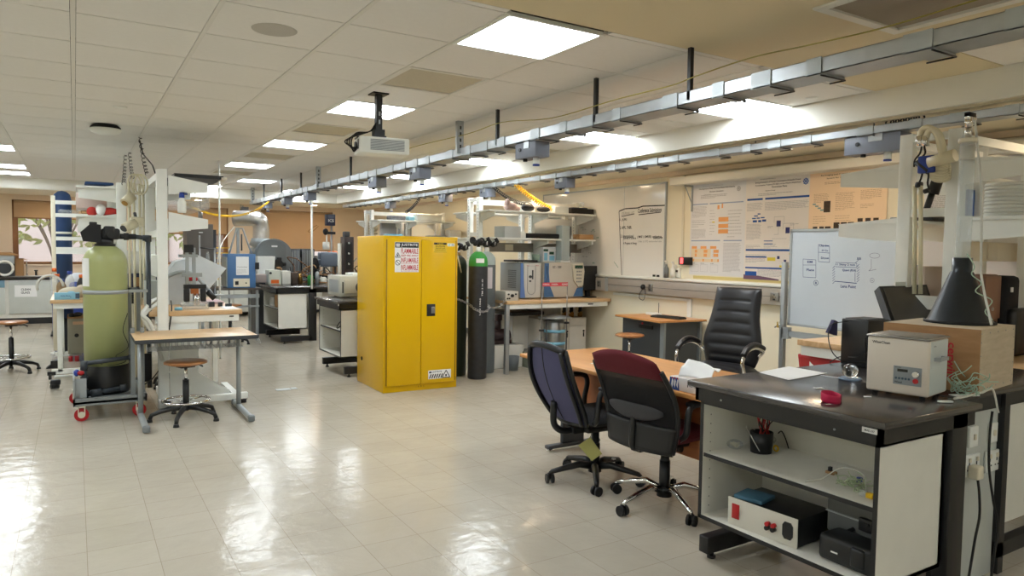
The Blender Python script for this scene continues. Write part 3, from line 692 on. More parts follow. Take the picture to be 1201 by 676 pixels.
# 2: blue header poster
t = T('research_poster', 'white research poster with blue header bars, middle of the three wall posters', 'poster', (PX-.001, 5.17, 1.25))
MB().bx(-.002, 0, -.79, 0, 0, 1.10).build('sheet', pposter, t)
m_ = MB(); m_.frame((-.0025, 0, 0), (0, -1, 0), (0, 0, 1))
m_.mat(0); m_.text('Energy Evaluation of Power Consumption & Specific Power', .12, 1.0, .55, .02); m_.text('Consumption Treated (PV-SEC) of the Whole Weld-Point', .12, .972, .55, .018); m_.text('Downstream Plants', .33, .948, .18, .018); m_.text('Student Group', .25, .915, .12, .012)
m_.mat(1); textblock(m_, .16, .875, .45, .03, 2, .006); textblock(m_, .18, 1.04, .4, .008, 1, .006)
textblock(m_, .02, .72, .2, .09); textblock(m_, .25, .72, .52, .09, 7); textblock(m_, .02, .42, .2, .17); textblock(m_, .02, .33, .2, .04); textblock(m_, .25, .33, .17, .05, 4); textblock(m_, .02, .18, .28, .09, 7); textblock(m_, .18, .04, .55, .08, 7)
textblock(m_, .02, .60, .06, .03, 2)
m_.mat(2); rc(m_, .02, .83, .2, .02); rc(m_, .25, .83, .52, .02); rc(m_, .02, .30, .76, .02); rc(m_, .02, .12+.04, .76, .018-.002) if 0 else rc(m_, .02, .115, .76, .016); rc(m_, .02, .23, .27, .014) ; rc(m_, .25, .40, .11, .008); rc(m_, .25, .37, .11, .008); rc(m_, .02, .04, .15, .045)
for xx, yy, ww in ((.16, .68, .035), (.115, .66, .05), (.09, .635, .05), (.15, .637, .04), (.2, .64, .05), (.10, .60, .055), (.17, .60, .04), (.22, .605, .05)): rc(m_, xx, yy, ww, .022 if yy < .61 else .012)
m_.mat(3); rc(m_, .40, .55, .05, .06); rc(m_, .51, .48, .05, .06); rc(m_, .42, .22, .03, .03); rc(m_, .5, .185, .03, .03)
m_.mat(1)
for bx_, by_ in ((.37, .64), (.48, .57)): poly(m_, [(bx_, by_-.05), (bx_, by_+.01), (bx_+.12, by_+.01), (bx_+.12, by_-.05)], .003)
poly(m_, [(.425, .55), (.425, .47), (.37, .47)], .003); textblock(m_, .29, .54, .08, .02, 2); textblock(m_, .56, .56, .12, .02, 2); textblock(m_, .6, .50, .12, .02, 2); textblock(m_, .35, .425, .35, .01, 1)
m_.mat(4); rc(m_, .3, .2, .1, .035); rc(m_, .56, .265, .11, .018); rc(m_, .64, .18, .09, .025); rc(m_, .45, .13+.005, .17, .022)
m_.mat(2); seal(m_, .725, .985, .035)
m_.mat(5); rc(m_, .0, .0, .45, .012); m_.add([(0, .012, .0005), (.45, .012, .0005), (.3, .03, .0005), (.15, .045, .0005), (0, .05, .0005)], [(0, 1, 2, 3, 4)])
m_.build('print', [ink, M('ink_grey', (168, 168, 172), .8, noise=0), pblue, M('print_navy', (44, 50, 110), .7, noise=.3, nscale=60), pyel, pmaroon], t)
# 3: peach poster
t = T('research_poster', 'peach coloured research poster with small photos, rightmost of the wall posters', 'poster', (PX-.002, 4.40, 1.70)); t.scale = (1, 1, .89)
MB().bx(-.002, 0, -.78, 0, 0, .73).build('sheet', ppeach, t)
m_ = MB(); m_.frame((-.0025, 0, 0), (0, -1, 0), (0, 0, 1))
m_.mat(0); m_.text('Re-imaging and Commissioning Status of the', .12, .635, .52, .018); m_.text('System for the Continuation of', .18, .60, .38, .018)
m_.mat(1); textblock(m_, .16, .55, .45, .03, 2, .005); textblock(m_, .05, .36, .16, .1, 7); textblock(m_, .28, .27, .2, .19, 12); textblock(m_, .53, .37, .22, .1, 7); textblock(m_, .53, .28, .14, .05, 3); textblock(m_, .05, .13, .14, .1, 4); textblock(m_, .28, .13, .16, .1, 4)
m_.mat(2)
for xx, yy, ww, hh in ((.16, .25, .07, .12), (.05, .03, .05, .07), (.12, .03, .05, .07), (.18, .03, .06, .07), (.27, .03, .06, .11), (.345, .03, .06, .11), (.415, .03, .06, .11), (.51, .14, .05, .035), (.585, .14, .05, .035), (.66, .14, .05, .035)): rc(m_, xx, yy, ww, hh)
m_.mat(3)
for k in range(4): rc(m_, .04+.028*k, .335-.022*k, .035, .014)
m_.build('print', [M('ink_brown', (110, 84, 60), .8, noise=0), M('ink_tan', (186, 152, 116), .8, noise=0), pdark, M('print_teal', (128, 166, 168), .7, noise=0)], t)
# masking tape scraps on the wall
tag(MB().bx(XR-.003, XR-.0005, 4.4, 5.9, 1.225, 1.26).build('tape_residue', M('old_tape', (212, 196, 130), .7)), 'yellowed tape residue on the wall around the left poster', 'tape')

# ------------------------------------------------------------------ service frames over the island benches
def bracket_pts(h0, h1, L_, s_):
    return [(0, 0), (s_*L_, h0-h1), (s_*L_, h0), (0, h0)]
def service_frame(label, xs_, ya, yb, ztop, shelves, axis='x', loc=(0, 0, 0), col=white, blen=.36, zb=.9, brk=(2.02, 1.68), bh=.12, tip=.35, rings=True, sides=(-1, 1)):
    """double row of posts (rows at ya and yb) carrying tapered brackets both ways; runs along x"""
    t = T('bench_shelving', label, 'shelf frame', loc, 0 if axis == 'x' else PI/2, 'white service frames over the island benches')
    w_ = .08
    for x in xs_:
        for y, s_ in ((ya, -1), (yb, 1)):
            y0, y1 = (y-w_, y) if s_ > 0 else (y, y+w_)
            p_ = MB().bx(x, x+.055, y0, y1, zb, ztop, .004)
            po = p_.build('post', col, t)
            h = MB(); z = zb+.5
            if rings:
                while z < ztop-.03: h.bx(x-.0008, x, (y0+y1)/2-.006, (y0+y1)/2+.006, z, z+.018); z += .04
                h.build('slot_row', lgrey, po)
            for zz in brk:
                if s_ not in sides: continue
                e0 = y1 if s_ > 0 else y0
                MB().prism([(e0, zz-bh), (e0+s_*blen, zz-bh*tip), (e0+s_*blen, zz), (e0, zz+.03)], x+.02, x+.035, 'x').bx(x+.012, x+.043, e0, e0+s_*blen, zz-.003, zz).build('bracket', col, t)
        for za_, zb_ in ((ztop-.05, ztop-.01), (ztop-.5, ztop-.45), (zb+.3, zb+.38)): MB().bx(x+.005, x+.05, ya+w_, yb-w_, za_, zb_).build('cross_rail', col, t)
    x0, x1 = min(xs_), max(xs_)+.055
    MB().bx(x0+.055, x1-.055, ya+.01, ya+.05, ztop-.08, ztop-.03).bx(x0+.055, x1-.055, yb-.05, yb-.01, ztop-.08, ztop-.03).build('top_rail', col, t)
    for (zz, s_, e) in shelves:
        y0 = ya if s_ < 0 else yb
        MB().bx(x0-.02+e, x1+.02, min(y0, y0+s_*(blen+.01)), max(y0, y0+s_*(blen+.01)), zz, zz+.022, .003).build('shelf', col, t)
    return t
# frame above the instrument island (faces the aisle at x 4.42)
service_frame('white shelf frame above the instrument bench beside the gas cylinders', [4.42, 5.22, 5.95], 8.0, 8.33, 2.2, [(2.0, -1, -.04), (1.66, -1, 0), (2.0, 1, 0), (1.66, 1, 0)], brk=(2.0, 1.66))
# far frame above the third island
service_frame('far white shelf frame seen above the yellow cabinet', [4.42, 5.1, 5.8], 11.9, 12.25, 2.2, [(2.0, -1, 0), (1.66, -1, 0), (2.0, 1, 0)], brk=(2.0, 1.66))
# near frame on the right
service_frame('near white shelf frame rising behind the sonic bath and funnel', [4.30, 5.2, 5.95], 2.13, 2.49, 2.25, [(1.72, -1, .02), (1.72, 1, .3), (2.05, 1, .3), (2.05, -1, .3)], brk=(2.05, 1.72), bh=.12, tip=.7, blen=.40, rings=False)
# left island: posts in two rows running away from the camera, brackets both ways
def left_frame(label, x, ys_, ztop, side, zb, brk, L_=.34, bh=.14):
    t = T('bench_shelving', label, 'shelf frame', (0, 0, 0), 0, 'white service frames over the left island')
    for y in ys_:
        MB().bx(x, x+.09, y, y+.06, zb if y == ys_[0] else .9, ztop, .004).build('post', white, t)
        for zz in brk:
            e0 = x+.10 if side > 0 else x
            MB().prism([(e0, zz-bh), (e0+side*L_, zz-bh*.75), (e0+side*L_, zz-.02), (e0, zz+.04)], y+.02, y+.04, 'y').build('bracket', white, t)
    y0, y1 = min(ys_), max(ys_)
    MB().bx(x+.01, x+.09, y0+.06, y1, ztop-.09, ztop-.03).bx(x+.01, x+.09, y0+.06, y1, ztop-.62, ztop-.56).bx(x+.01, x+.09, y0+.06, y1, ztop-1.0, ztop-.8).build('side_rail', white, t)
    return t
left_frame('tall white shelf frame rising behind the wooden stool, right half of the left island', .645, [7.27, 8.45, 9.5, 10.6], 2.22, 1, 0, (2.13, 1.79))
left_frame('white shelf frame behind the green tank, left half of the left island', .38, [8.5, 9.6, 10.7, 11.8], 2.17, -1, .9, (2.10, 1.80))
# ------------------------------------------------------------------ benches
def black_unit(label, x0, y0, y1, ztop=.9, name='storage_bench', foot=.34, depth=.56, xr=None, feet_on=True):
    """black topped end unit: open white shelves facing the aisle (-x), hung on black C-frames"""
    t = T(name, label, 'lab bench', (x0, y0, 0), 0, 'black topped storage benches')
    D = y1-y0; X1 = (xr or x0+.72)-x0
    MB().bx(0, X1, 0, D, ztop-.028, ztop, .006).build('worktop', blacktop, t)
    MB().bx(.03, X1, .03, .05, ztop-.095, ztop-.028).bx(.03, .05, .03, D-.03, ztop-.095, ztop-.028).bx(.03, X1, D-.05, D-.03, ztop-.095, ztop-.028).build('apron', blackframe, t)
    c = MB(); zb, zt, th = .225, ztop-.095, .018; cx0, cx1 = .06, depth-.04; cy0, cy1 = .05, D-.04
    c.bx(cx0, cx1, cy0, cy0+th, zb, zt).bx(cx0, cx1, cy1-th, cy1, zb, zt).bx(cx0, cx1, cy0, cy1, zb, zb+th).bx(cx1-th, cx1, cy0, cy1, zb, zt).bx(cx0, cx1, cy0, cy1, zt-th, zt)
    cc = c.build('carcass', offwhite, t)
    MB().bx(cx0+.01, cx1-th, cy0+th, cy1-th, .53, .548).build('shelf', offwhite, cc)
    e = .004
    MB().bx(cx0-e, cx0, cy0, cy0+th, zb, zt).bx(cx0-e, cx0, cy1-th, cy1, zb, zt).bx(cx0-e, cx0, cy0, cy1, zb, zb+th).bx(cx0-e, cx0+.0, cy0, cy1, zt-th, zt).bx(cx0+.006, cx0+.01, cy0+th, cy1-th, .53, .548).build('edge_banding', black, cc)
    h = MB()
    for q in range(11): h.cyl((cx0+.05, cy1-th, .28+q*.045), (cx0+.05, cy1-th-.001, .28+q*.045), .003, n=6)
    h.build('pin_holes', dgrey, cc)
    for yy in (.0, D-.10):
        f = MB().bx(depth-.02, depth+.10, yy+.03, yy+.09, .03, ztop-.03, .004).bx(.10, depth+.03, yy+.03, yy+.09, .035, .12, .006)
        f.build('c_frame', blackframe, t)
        MB().cyl((.16, yy+.06, 0), (.16, yy+.06, .04), .012, n=8).cyl((.16, yy+.06, 0), (.16, yy+.06, .012), .022, n=10).build('levelling_foot', blackframe, t)
    return t
near = black_unit('black topped open storage bench in the right foreground', 2.52, 1.47, 2.46, xr=3.235)
MB().bx(.026, .029, .045, .105, .862-.02, .862, .0).build('asset_sticker', paper, near)
m_ = MB(); m_.frame((.0255, .1, .845), (0, -1, 0), (0, 0, 1)); m_.text('MAE-237', .006, .003, .04, .008); m_.build('asset_number', ink, near)
MB().sph((.028, .22, .825), .005).sph((.028, .80, .832), .005).build('screw', galv, near)
u2 = black_unit('black topped open shelf unit left of the yellow cabinet', 2.58, 8.03, 8.98, xr=3.3)
MB().bx(.026, .029, .03, .07, .845, .87).build('asset_sticker', paper, u2)
u3 = black_unit('farthest black topped bench with a cardboard box on its shelf', 2.64, 11.3, 12.4, xr=3.9)

# near island main bench behind it
t = T('island_bench', 'black topped island bench carrying the wooden box and funnel', 'lab bench', (3.24, 1.60, 0))
MB().bx(0, 1.2, 0, .86, .872, .9, .005).build('worktop', blacktop, t)
for y_ in (.02, .82): MB().bx(.0, 1.2, y_, y_+.02, .805, .872).build('apron', blackframe, t)
MB().bx(.02, .49, .03, .045, .0, .845).build('service_panel', doorgrey, t)
MB().bx(.49, .54, -.0, .06, .0, .872).bx(.49, 1.2, .0, .05, .08, .15).bx(.49, .54, .0, .7, .08, .15).build('leg_frame', blackframe, t)
MB().bx(.56, 1.18, .03, .05, .22, .8).build('end_panel', offwhite, t)
MB().bx(-.058, .02, -.02, .045, .0, .80).build('corner_post', blackframe, t)
# switches and sockets on the service panel
def yplate(name, label, x, z, w, h, n, cat='socket', g=None):
    t = T(name, label, cat, (x, 1.629, z), 0, g)
    MB().bx(-w/2, w/2, -.012, 0, -h/2, h/2, .004).build('plate', white, t)
    d = MB(); s_ = MB()
    for k in range(n):
        xx = (k-(n-1)/2)*w/n
        if name == 'double_socket':
            d.bx(xx-.004, xx+.004, -.0135, -.012, .0, .015).bx(xx-.017, xx-.009, -.0135, -.012, -.022, -.015).bx(xx+.009, xx+.017, -.0135, -.012, -.022, -.015)
        s_.bx(xx-.007, xx+.007, -.019, -.012, -.012 if n == 1 else .018, .014 if n == 1 else .036)
    if n > 1: d.build('pin_slots', dgrey, t)
    s_.build('rocker', cream, t)
    return t
P = lambda a, b_: at(a, b_, y=1.617)
p = P(1143, 513); yplate('light_switch', 'single switch on the bench service panel, left of two', p.x, p.z, .075, .095, 1, 'switch')
p = P(1166, 508); yplate('light_switch', 'single switch on the bench service panel, right of two', p.x, p.z, .075, .095, 1, 'switch')
p = P(1141, 546); pl1 = p; yplate('double_socket', 'white double socket holding the beige plug', p.x, p.z, .13, .10, 2)
p = P(1165, 541); yplate('double_socket', 'white double socket beside the one with the beige plug', p.x, p.z, .13, .10, 2)
t = T('beige_plug', 'beige plug with black lead in the socket below the bench edge', 'plug', (pl1.x-.03, 1.60, pl1.z-.02))
MB().bx(-.028, .028, -.035, .012, -.03, .03, .008).build('plug_body', cream, t)
MB().curve([(0, -.02, -.03), (.0, -.03, -.1), (.01, -.03, -.2), (-.02, -.03, -.3), (-.08, -.04, -.45), (-.12, -.05, pl1.z*-1+.06), (-.10, -.1, -pl1.z+.03)], .006).build('cable', black, t)
c = MB(); pts = [at(a, b_, y=1.56) for a, b_ in ((1120, 452), (1134, 459), (1152, 470), (1163, 480), (1171, 484), (1168, 510), (1167, 550), (1172, 590), (1177, 620), (1172, 660), (1168, 690))]
pts[0].z = pts[1].z = .91; pts[2].z = .915; pts[3].z = .92
tag(c.curve(pts[:5], .005).build('white_lead', cablew), 'white lead looping over the bench edge from the wire pile', 'cable')
c = MB(); c.curve([Vector((p.x, 1.585, p.z)) for p in pts[4:]], .006)
tag(c.build('black_lead', black), 'black lead hanging down over the right sockets', 'cable')

# wood topped wall end of the near island, under the mobile board
t = T('wood_bench', 'wood topped bench end below the mobile whiteboard', 'lab bench', (4.46, 2.50, 0))
MB().bx(0, 1.6, 0, .78, .86, .9, .003).build('worktop', beech2, t)
MB().bx(.02, 1.6, .02, .76, .79, .86).build('apron', white, t)
for yy in (.06, .68): MB().bx(.08, .14, yy, yy+.05, 0, .79).build('leg', white, t)
t = T('wood_bench', 'wood topped bench section at the right edge behind the wooden box', 'lab bench', (4.46, .9, 0))
MB().bx(0, 1.6, 0, 1.58, .86, .9, .003).build('worktop', beech2, t)
MB().bx(.02, 1.6, .02, 1.55, .79, .86).build('apron', white, t)
for yy in (.06, 1.4): MB().bx(.08, .14, yy, yy+.05, 0, .79).build('leg', white, t)

# instrument bench (GC)
t = T('wood_bench', 'wood topped instrument bench on steel legs between the cylinders and the wall', 'lab bench', (4.47, 7.36, 0))
MB().bx(0, 1.62, 0, .95, .86, .9, .003).build('worktop', beech2, t)
MB().bx(.05, 1.58, .02, .04, .80, .86).build('front_rail', white, t)
for x_, y_ in ((0, .02), (0, .85), (1.5, .7)): MB().bx(x_, x_+.05, y_, y_+.05, 0, .86, .003).build('leg', galv if x_ < 1 else white, t)
MB().bx(1.25, 1.33, .014, .02, .825, .84).build('rail_slots', dgrey, t)
t = T('wood_bench', 'wood topped bench on the far side of the instrument island', 'lab bench', (4.50, 8.36, 0))
MB().bx(0, 1.58, 0, .7, .86, .9, .003).build('worktop', beech2, t); MB().bx(.05, 1.5, .04, .66, .80, .86).build('front_rail', white, t)
for x_ in (.0, 1.4): MB().bx(x_, x_+.05, .6, .65, 0, .86).build('leg', white, t)
MB().bx(.3, 1.5, .02, .04, .12, .8).build('back_panel', offwhite, t)
t = T('wood_bench', 'wood topped bench of the far island behind the yellow cabinet', 'lab bench', (4.4, 11.4, 0))
MB().bx(0, 1.65, 0, 1.5, .86, .9, .003).build('worktop', beech2, t); MB().bx(.05, 1.6, .04, 1.4, .80, .86).build('front_rail', white, t)
for x_ in (.05, 1.5):
    for y_ in (.05, 1.4): MB().bx(x_, x_+.05, y_, y_+.05, 0, .8).build('leg', white, t)

# left island workbenches
t = T('wood_bench', 'wood topped bench with white end panel behind the small oak table', 'lab bench', (.58, 7.34, 0))
MB().bx(0, .82, 0, 3.2, .855, .9, .003).build('worktop', beech2, t)
MB().bx(.05, .79, .01, .03, .79, .855).bx(.77, .79, .03, 3.1, .79, .855).build('rail', white, t)
MB().bx(.17, .42, .02, .05, .05, .79).prism([(.42, .05), (.42, .30), (.78, .05)], .02, .05, 'y').build('end_panel', white, t)
MB().bx(.06, .84, -.16, -.10, .04, .10, .004).bx(.1, .16, -.16, .6, .04, .10).bx(.7, .76, -.12, .5, .04, .1).build('foot_rail', white, t)
MB().cyl((.80, -.13, .0), (.80, -.13, .05), .03, n=12).build('castor', black, t)
MB().bx(.70, .74, .0, .002, .83, .842).build('maker_badge', dgrey, t)
for y_ in (1.0, 2.6): MB().bx(.70, .75, y_, y_+.05, .0, .8).build('leg', white, t)
t = T('wood_bench', 'narrow wood topped bench with the pale blue glove box, left of the green tank', 'lab bench', (-.24, 9.3, 0))
MB().bx(0, .66, 0, 2.9, .86, .9, .003).build('worktop', beech2, t)
MB().bx(.03, .6, .02, .05, .80, .86).bx(.03, .05, .05, 2.8, .8, .86).build('rail', white, t)
for y_ in (.1, 1.6, 2.6): MB().bx(.06, .11, y_, y_+.05, .08, .8, .003).bx(.0, .3, y_, y_+.05, .06, .11).build('leg', white, t)
for y_ in (.1, 2.6): MB().bx(.52, .57, y_, y_+.05, .0, .8, .003).build('leg', white, t)
for (x_, y_) in ((-.02, .12), (-.01, 1.0), (.02, -.9)):
    if y_ > -.5: MB().cyl((x_-.01, y_, .04), (x_+.02, y_, .04), .04, n=14).bx(x_-.02, x_+.06, y_-.03, y_+.03, .05, .09).build('castor', black, t)

# sink counter along the back-left wall
CX1 = -.10; cy = 16.15
t = T('sink_counter', 'grey fronted counter with black worktop under the left window', 'counter', (-4.0, cy, 0))
W_ = CX1+4.0
MB().bx(0, W_, 0, .72, .87, .9).build('worktop', blacktop, t)
MB().bx(0, W_, .08, .70, .12, .84).build('carcass', offwhite, t)
MB().bx(0, W_, .1, .7, 0, .12).build('plinth', black, t)
for k, x_ in enumerate((0, .58, 1.16, 1.74, 2.32, 2.93)):
    dw = min(.56, W_-x_-.02) if k < 5 else W_-x_-.02
    if k < 5: MB().bx(x_+.01, x_+dw, .05, .08, .70, .84, .003).build('drawer', bluei if 0 else M('drawer_blue', (120, 158, 176), .5), t)
    d_ = MB().bx(x_+.01, x_+dw, .05, .08, .20, .69 if k < 5 else .84, .003).build('door', doorgrey, t)
    MB().bx(x_+.1, x_+.45, .046, .05, .42 if k < 5 else .52, .62 if k < 5 else .74).build('notice_sheet', paper, d_)
    m_ = MB(); m_.frame((x_+.1, .0455, .42 if k < 5 else .52), (1, 0, 0), (0, 0, 1)); m_.text('DO NOT\nOPEN\nBATTERIES' if k < 5 else 'CLEAN\nGLASS', .1, .06, .15, .10); m_.build('notice_text', ink, d_)
MB().bx(W_-1.05, W_-.35, .15, .6, .898, .906).build('sink_rim', steel, t)
for x_ in (W_-.85, W_-.55): MB().cyl((x_, .6, .9), (x_, .6, 1.0), .02, n=10).cyl((x_-.03, .6, 1.0), (x_+.03, .6, 1.0), .012, n=8).build('tap_valve', black, t)
MB().curve([(W_-.7, .62, .9), (W_-.7, .62, 1.1), (W_-.7, .5, 1.18), (W_-.7, .42, 1.1)], .012).build('spout', chrome, t)
c = corner(0, 20, 22, 287, 324, .9)
t = T('lab_instrument', 'grey bench instrument with a white ring on the sink counter', 'instrument', (-1.25, 16.3, .9))
MB().bx(-.15, .28, 0, .35, 0, .38, .02).build('body', dgrey, t); MB().bx(-.15, .28, -.02, .0, .24, .40, .01).build('head', lgrey, t)
ring = MB(); ring.tube([(.13+.13*math.cos(a), -.05, .16+.13*math.sin(a)) for a in [2*PI*k/28 for k in range(29)]], .022, 8); ring.build('ring', white, t)
MB().prism([(-.2, .4), (.35, .4), (.2, .46), (-.1, .45)], -.05, .3, 'y').build('cardboard_lid', cardb, t)
t = T('computer_monitor', 'monitor with a purple screen on the counter at the left edge', 'monitor', (-1.33, 16.3, .9), R(0))
MB().bx(-.4, .12, .1, .14, .38, .80, .01).build('bezel', black, t); MB().bx(-.38, .10, .095, .1, .41, .78).build('screen', M('purple_screen', (70, 78, 170), .3, emit=.8), t); MB().bx(-.2, -.1, .14, .18, 0, .6).bx(-.3, .0, .05, .3, 0, .02).build('stand', black, t)
t = T('cardboard_box', 'open brown cardboard box behind the grey instrument', 'box', (-1.0, 16.5, .9)); MB().bx(0, .16, 0, .2, 0, .34).build('carton', cardb, t)
MB().prism([(0, .34), (.16, .34), (.24, .31)], 0, .01, 'y').build('flap', cardb, t)
# ------------------------------------------------------------------ small oak table
t = T('small_table', 'small wood-look table with grey T legs and wire basket in front of the wooden stool', 'table', (.41, 6.52, 0))
MB().bx(0, .97, 0, .72, .715, .735, .004).build('tabletop', beech2, t)
MB().bx(-.003, .973, -.003, .0, .712, .737).bx(-.003, 0, 0, .72, .712, .737).bx(.97, .973, 0, .72, .712, .737).bx(0, .97, 0, .72, .705, .715).build('edge_band', dgrey, t)
for x_ in (.06, .87):
    MB().cyl((x_, .38, .05), (x_, .38, .715), .021, n=16).build('leg_post', lgrey, t)
    f = MB().bx(x_-.025, x_+.025, -.18, .58, .012, .06, .02, 3).build('foot', lgrey, t)
    MB().bx(x_-.028, x_+.028, -.2, -.15, .008, .064, .012).bx(x_-.028, x_+.028, .55, .6, .008, .064, .012).build('foot_cap', grey, f)
MB().bx(.07, .86, .36, .39, .66, .70).build('crossbar', lgrey, t)
w = MB()
for q in range(16): x_ = .12+q*.047; w.tube([(x_, .06, .70), (x_, .06, .655), (x_, .10, .63), (x_, .34, .63), (x_, .34, .70)], .003, 5)
for y_ in (.10, .16, .22, .28, .34): w.tube([(.1, y_, .63), (.86, y_, .63)], .003, 5)
w.build('wire_basket', galv, t)
tag(MB().curve([(1.40, 6.68, .72), (1.41, 6.67, .66), (1.43, 6.69, .64), (1.42, 6.70, .68), (1.40, 6.72, .70)], .004).build('bag_hook', galv), 'small wire hook at the right end of the small table', 'hook')

# ------------------------------------------------------------------ stools
def stool(label, loc, h, rz=0., seat_r=.175, ring=True, group='round wooden lab stools'):
    t = T('wooden_stool', label, 'stool', loc, rz, group)
    MB().lathe([(0, h-.03), (seat_r*.8, h-.03), (seat_r, h-.018), (seat_r, h-.006), (seat_r*.95, h), (0, h+.001)], n=36).build('seat', seatwood, t)
    MB().bx(-.06, .06, -.05, .05, h-.055, h-.03).tube([(.03, 0, h-.045), (.13, .02, h-.05), (.17, .03, h-.07)], .007, 6).build('mechanism', black, t)
    MB().cyl((0, 0, h*.62), (0, 0, h-.03), .014, n=14).build('gas_rod', chrome, t)
    MB().cyl((0, 0, .08), (0, 0, h*.68), .026, n=16).build('column', black, t)
    MB().bx(.0255, .0275, -.012, .012, h*.42, h*.5).build('column_label', paper, t)
    if ring:
        r = MB(); rr = .19; zz = .17
        r.tube([(rr*math.cos(2*PI*k/36), rr*math.sin(2*PI*k/36), zz) for k in range(37)], .010, 8)
        for k in range(3): a = 2*PI*k/3+.3; r.cyl((0, 0, zz-.01), (rr*math.cos(a), rr*math.sin(a), zz), .006, n=6)
        r.build('foot_ring', chrome, t)
    for k in range(5):
        a = 2*PI*k/5+.2; c_, s_ = math.cos(a), math.sin(a)
        L = MB(); L.tube([(c_*.02, s_*.02, .11), (c_*.12, s_*.12, .105), (c_*.22, s_*.22, .08), (c_*.27, s_*.27, .06), (c_*.285, s_*.285, .025)], .02, 8, [.026, .023, .019, .018, .017])
        L.cyl((c_*.285, s_*.285, 0), (c_*.285, s_*.285, .025), .025, .02, n=12); L.build('leg', black, t)
    return t
s1 = stool('round wooden stool with chrome ring under the small table', (.81, 6.72, 0), .515, .35)
copytree(s1, (.95, 8.45, 0), 1.0, 'wooden stool half hidden behind the small table and white end panel')
stool('round wooden stool standing alone at the left edge', (-.655, 10.2, 0), .60, .2)
stool('wooden stool pushed under the bench below the blue furnace', (2.05, 11.7, 0), .62, .5)
stool('wooden stool tucked in front of the small computer desk', (5.18, 5.93, 0), .62, .6, .16, False)

# ------------------------------------------------------------------ water softener on its cart
CX, CY = .235, 7.43
t = T('equipment_cart', 'grey flat cart on red castors carrying the green tank', 'cart', (-.03, 7.02, 0))
MB().bx(0, .56, 0, .92, .15, .175, .003).bx(0, .56, 0, .015, .135, .20).bx(0, .56, .905, .92, .135, .2).bx(0, .015, 0, .92, .135, .2).bx(.545, .56, 0, .92, .135, .2).build('deck', cartgrey, t)
MB().bx(.0, .012, .02, .6, .175, .36).bx(.0, .10, .08, .09, .175, .36).build('side_plate', M('dull_aluminium', (172, 178, 180), .45, .4, noise=.15), t)
MB().bx(.44, .475, .1, .13, .175, .78).bx(.52, .55, .1, .13, .175, .78).bx(.44, .475, .5, .53, .175, 1.12).bx(.52, .55, .5, .53, .175, 1.12).bx(.44, .55, .5, .53, 1.09, 1.12).build('upright_frame', cartgrey, t)
for (x_, y_) in ((.06, .05), (.50, .05), (.02, .86), (.50, .86)):
    cs = MB().cyl((x_, y_-.016, .055), (x_, y_+.016, .055), .055, n=24).build('castor_wheel', red, t)
    MB().cyl((x_, y_-.02, .055), (x_, y_+.02, .055), .028, n=18).build('wheel_hub', cream, cs)
    MB().bx(x_-.03, x_+.03, y_-.035, y_+.035, .12, .135).bx(x_-.028, x_-.02, y_-.022, y_+.022, .06, .125).bx(x_+.02, x_+.028, y_-.022, y_+.022, .06, .125).build('castor_fork', cream, cs)
t = T('water_softener', 'tall green fibreglass pressure tank with black valve head on the red-wheeled cart', 'tank', (CX, CY, .175))
r = .178
prof = [(0, .12)]+[(r, .12), (r, 1.18)]+[(r*math.cos(a), 1.18+.17*math.sin(a)) for a in [PI/2*k/8 for k in range(1, 9)]]
MB().lathe(prof, n=40).build('tank_shell', frp, t)
MB().lathe([(0, 0), (r+.002, 0), (r+.004, .02), (r+.004, .25), (r, .255)], n=40).build('base_boot', black, t)
MB().lathe([(r+.003, .90), (r+.005, .90), (r+.005, .935), (r+.003, .935)], n=40).build('strap_band', lgrey, t)
MB().bx(r+.0, .34, -.02, .0, .905, .93).build('strap_arm', lgrey, t)
lb = MB(); lb.surf(lambda u, v: ((r+.0015)*math.cos(PI+.02+u*.75), (r+.0015)*math.sin(PI+.02+u*.75), .97+v*.25), 10, 1); lb.build('tank_label', paper, t)
hd = MB(); hd.cyl((0, 0, 1.33), (0, 0, 1.40), .07, n=24).cyl((0, 0, 1.33), (0, 0, 1.35), .085, n=24).bx(-.03, .12, -.05, .05, 1.39, 1.49, .02).bx(-.01, .08, -.06, .06, 1.42, 1.51, .015)
hd.cyl((.05, -.06, 1.43), (.05, -.09, 1.43), .03, n=16).cyl((.1, 0, 1.42), (.25, 0, 1.42), .026, n=14).cyl((.15, 0, 1.42), (.19, 0, 1.42), .034, n=14); v = hd.build('valve_body', black, t)
MB().prism([(-.17, 1.37), (-.03, 1.36), (-.03, 1.52), (-.11, 1.53), (-.19, 1.45)], -.07, .06, 'y').build('timer_housing', blackm, t)
MB().bx(-.12, -.06, -.05, .04, 1.52, 1.545, .005).build('timer_cap', black, t)
pp = T('grey_pipework', 'dark grey plastic pipe loop around the foot of the green tank', 'pipe', (0, 0, 0))
y0 = 7.20
MB().tube([(.055, y0, .20), (.055, y0, .46)], .022, 14).cyl((.055, y0, .42), (.055, y0, .50), .03, n=14).cyl((.055, y0, .33), (.055, y0, .36), .03, n=14).cyl((.055, y0, .17), (.055, y0, .25), .03, n=14).build('riser', pvcg, pp)
MB().cyl((.04, y0, .475), (.43, y0+.02, .505), .02, n=14).cyl((.40, y0+.02, .50), (.44, y0+.02, .506), .028, n=14).build('upper_run', pvcg, pp)
MB().cyl((.055, y0, .20), (.36, y0+.02, .235), .02, n=14).cyl((.10, y0, .205), (.19, y0+.01, .215), .032, n=14).cyl((.33, y0+.02, .232), (.38, y0+.02, .238), .03, n=14).build('lower_run', pvcg, pp)
MB().sph((.0, y0-.01, .40), .03, (.8, 1, 1)).build('blue_tap_handle', blue, pp); MB().sph((.03, y0-.04, .40), .022, (1.2, .8, 1)).build('red_tap_handle', red, pp)
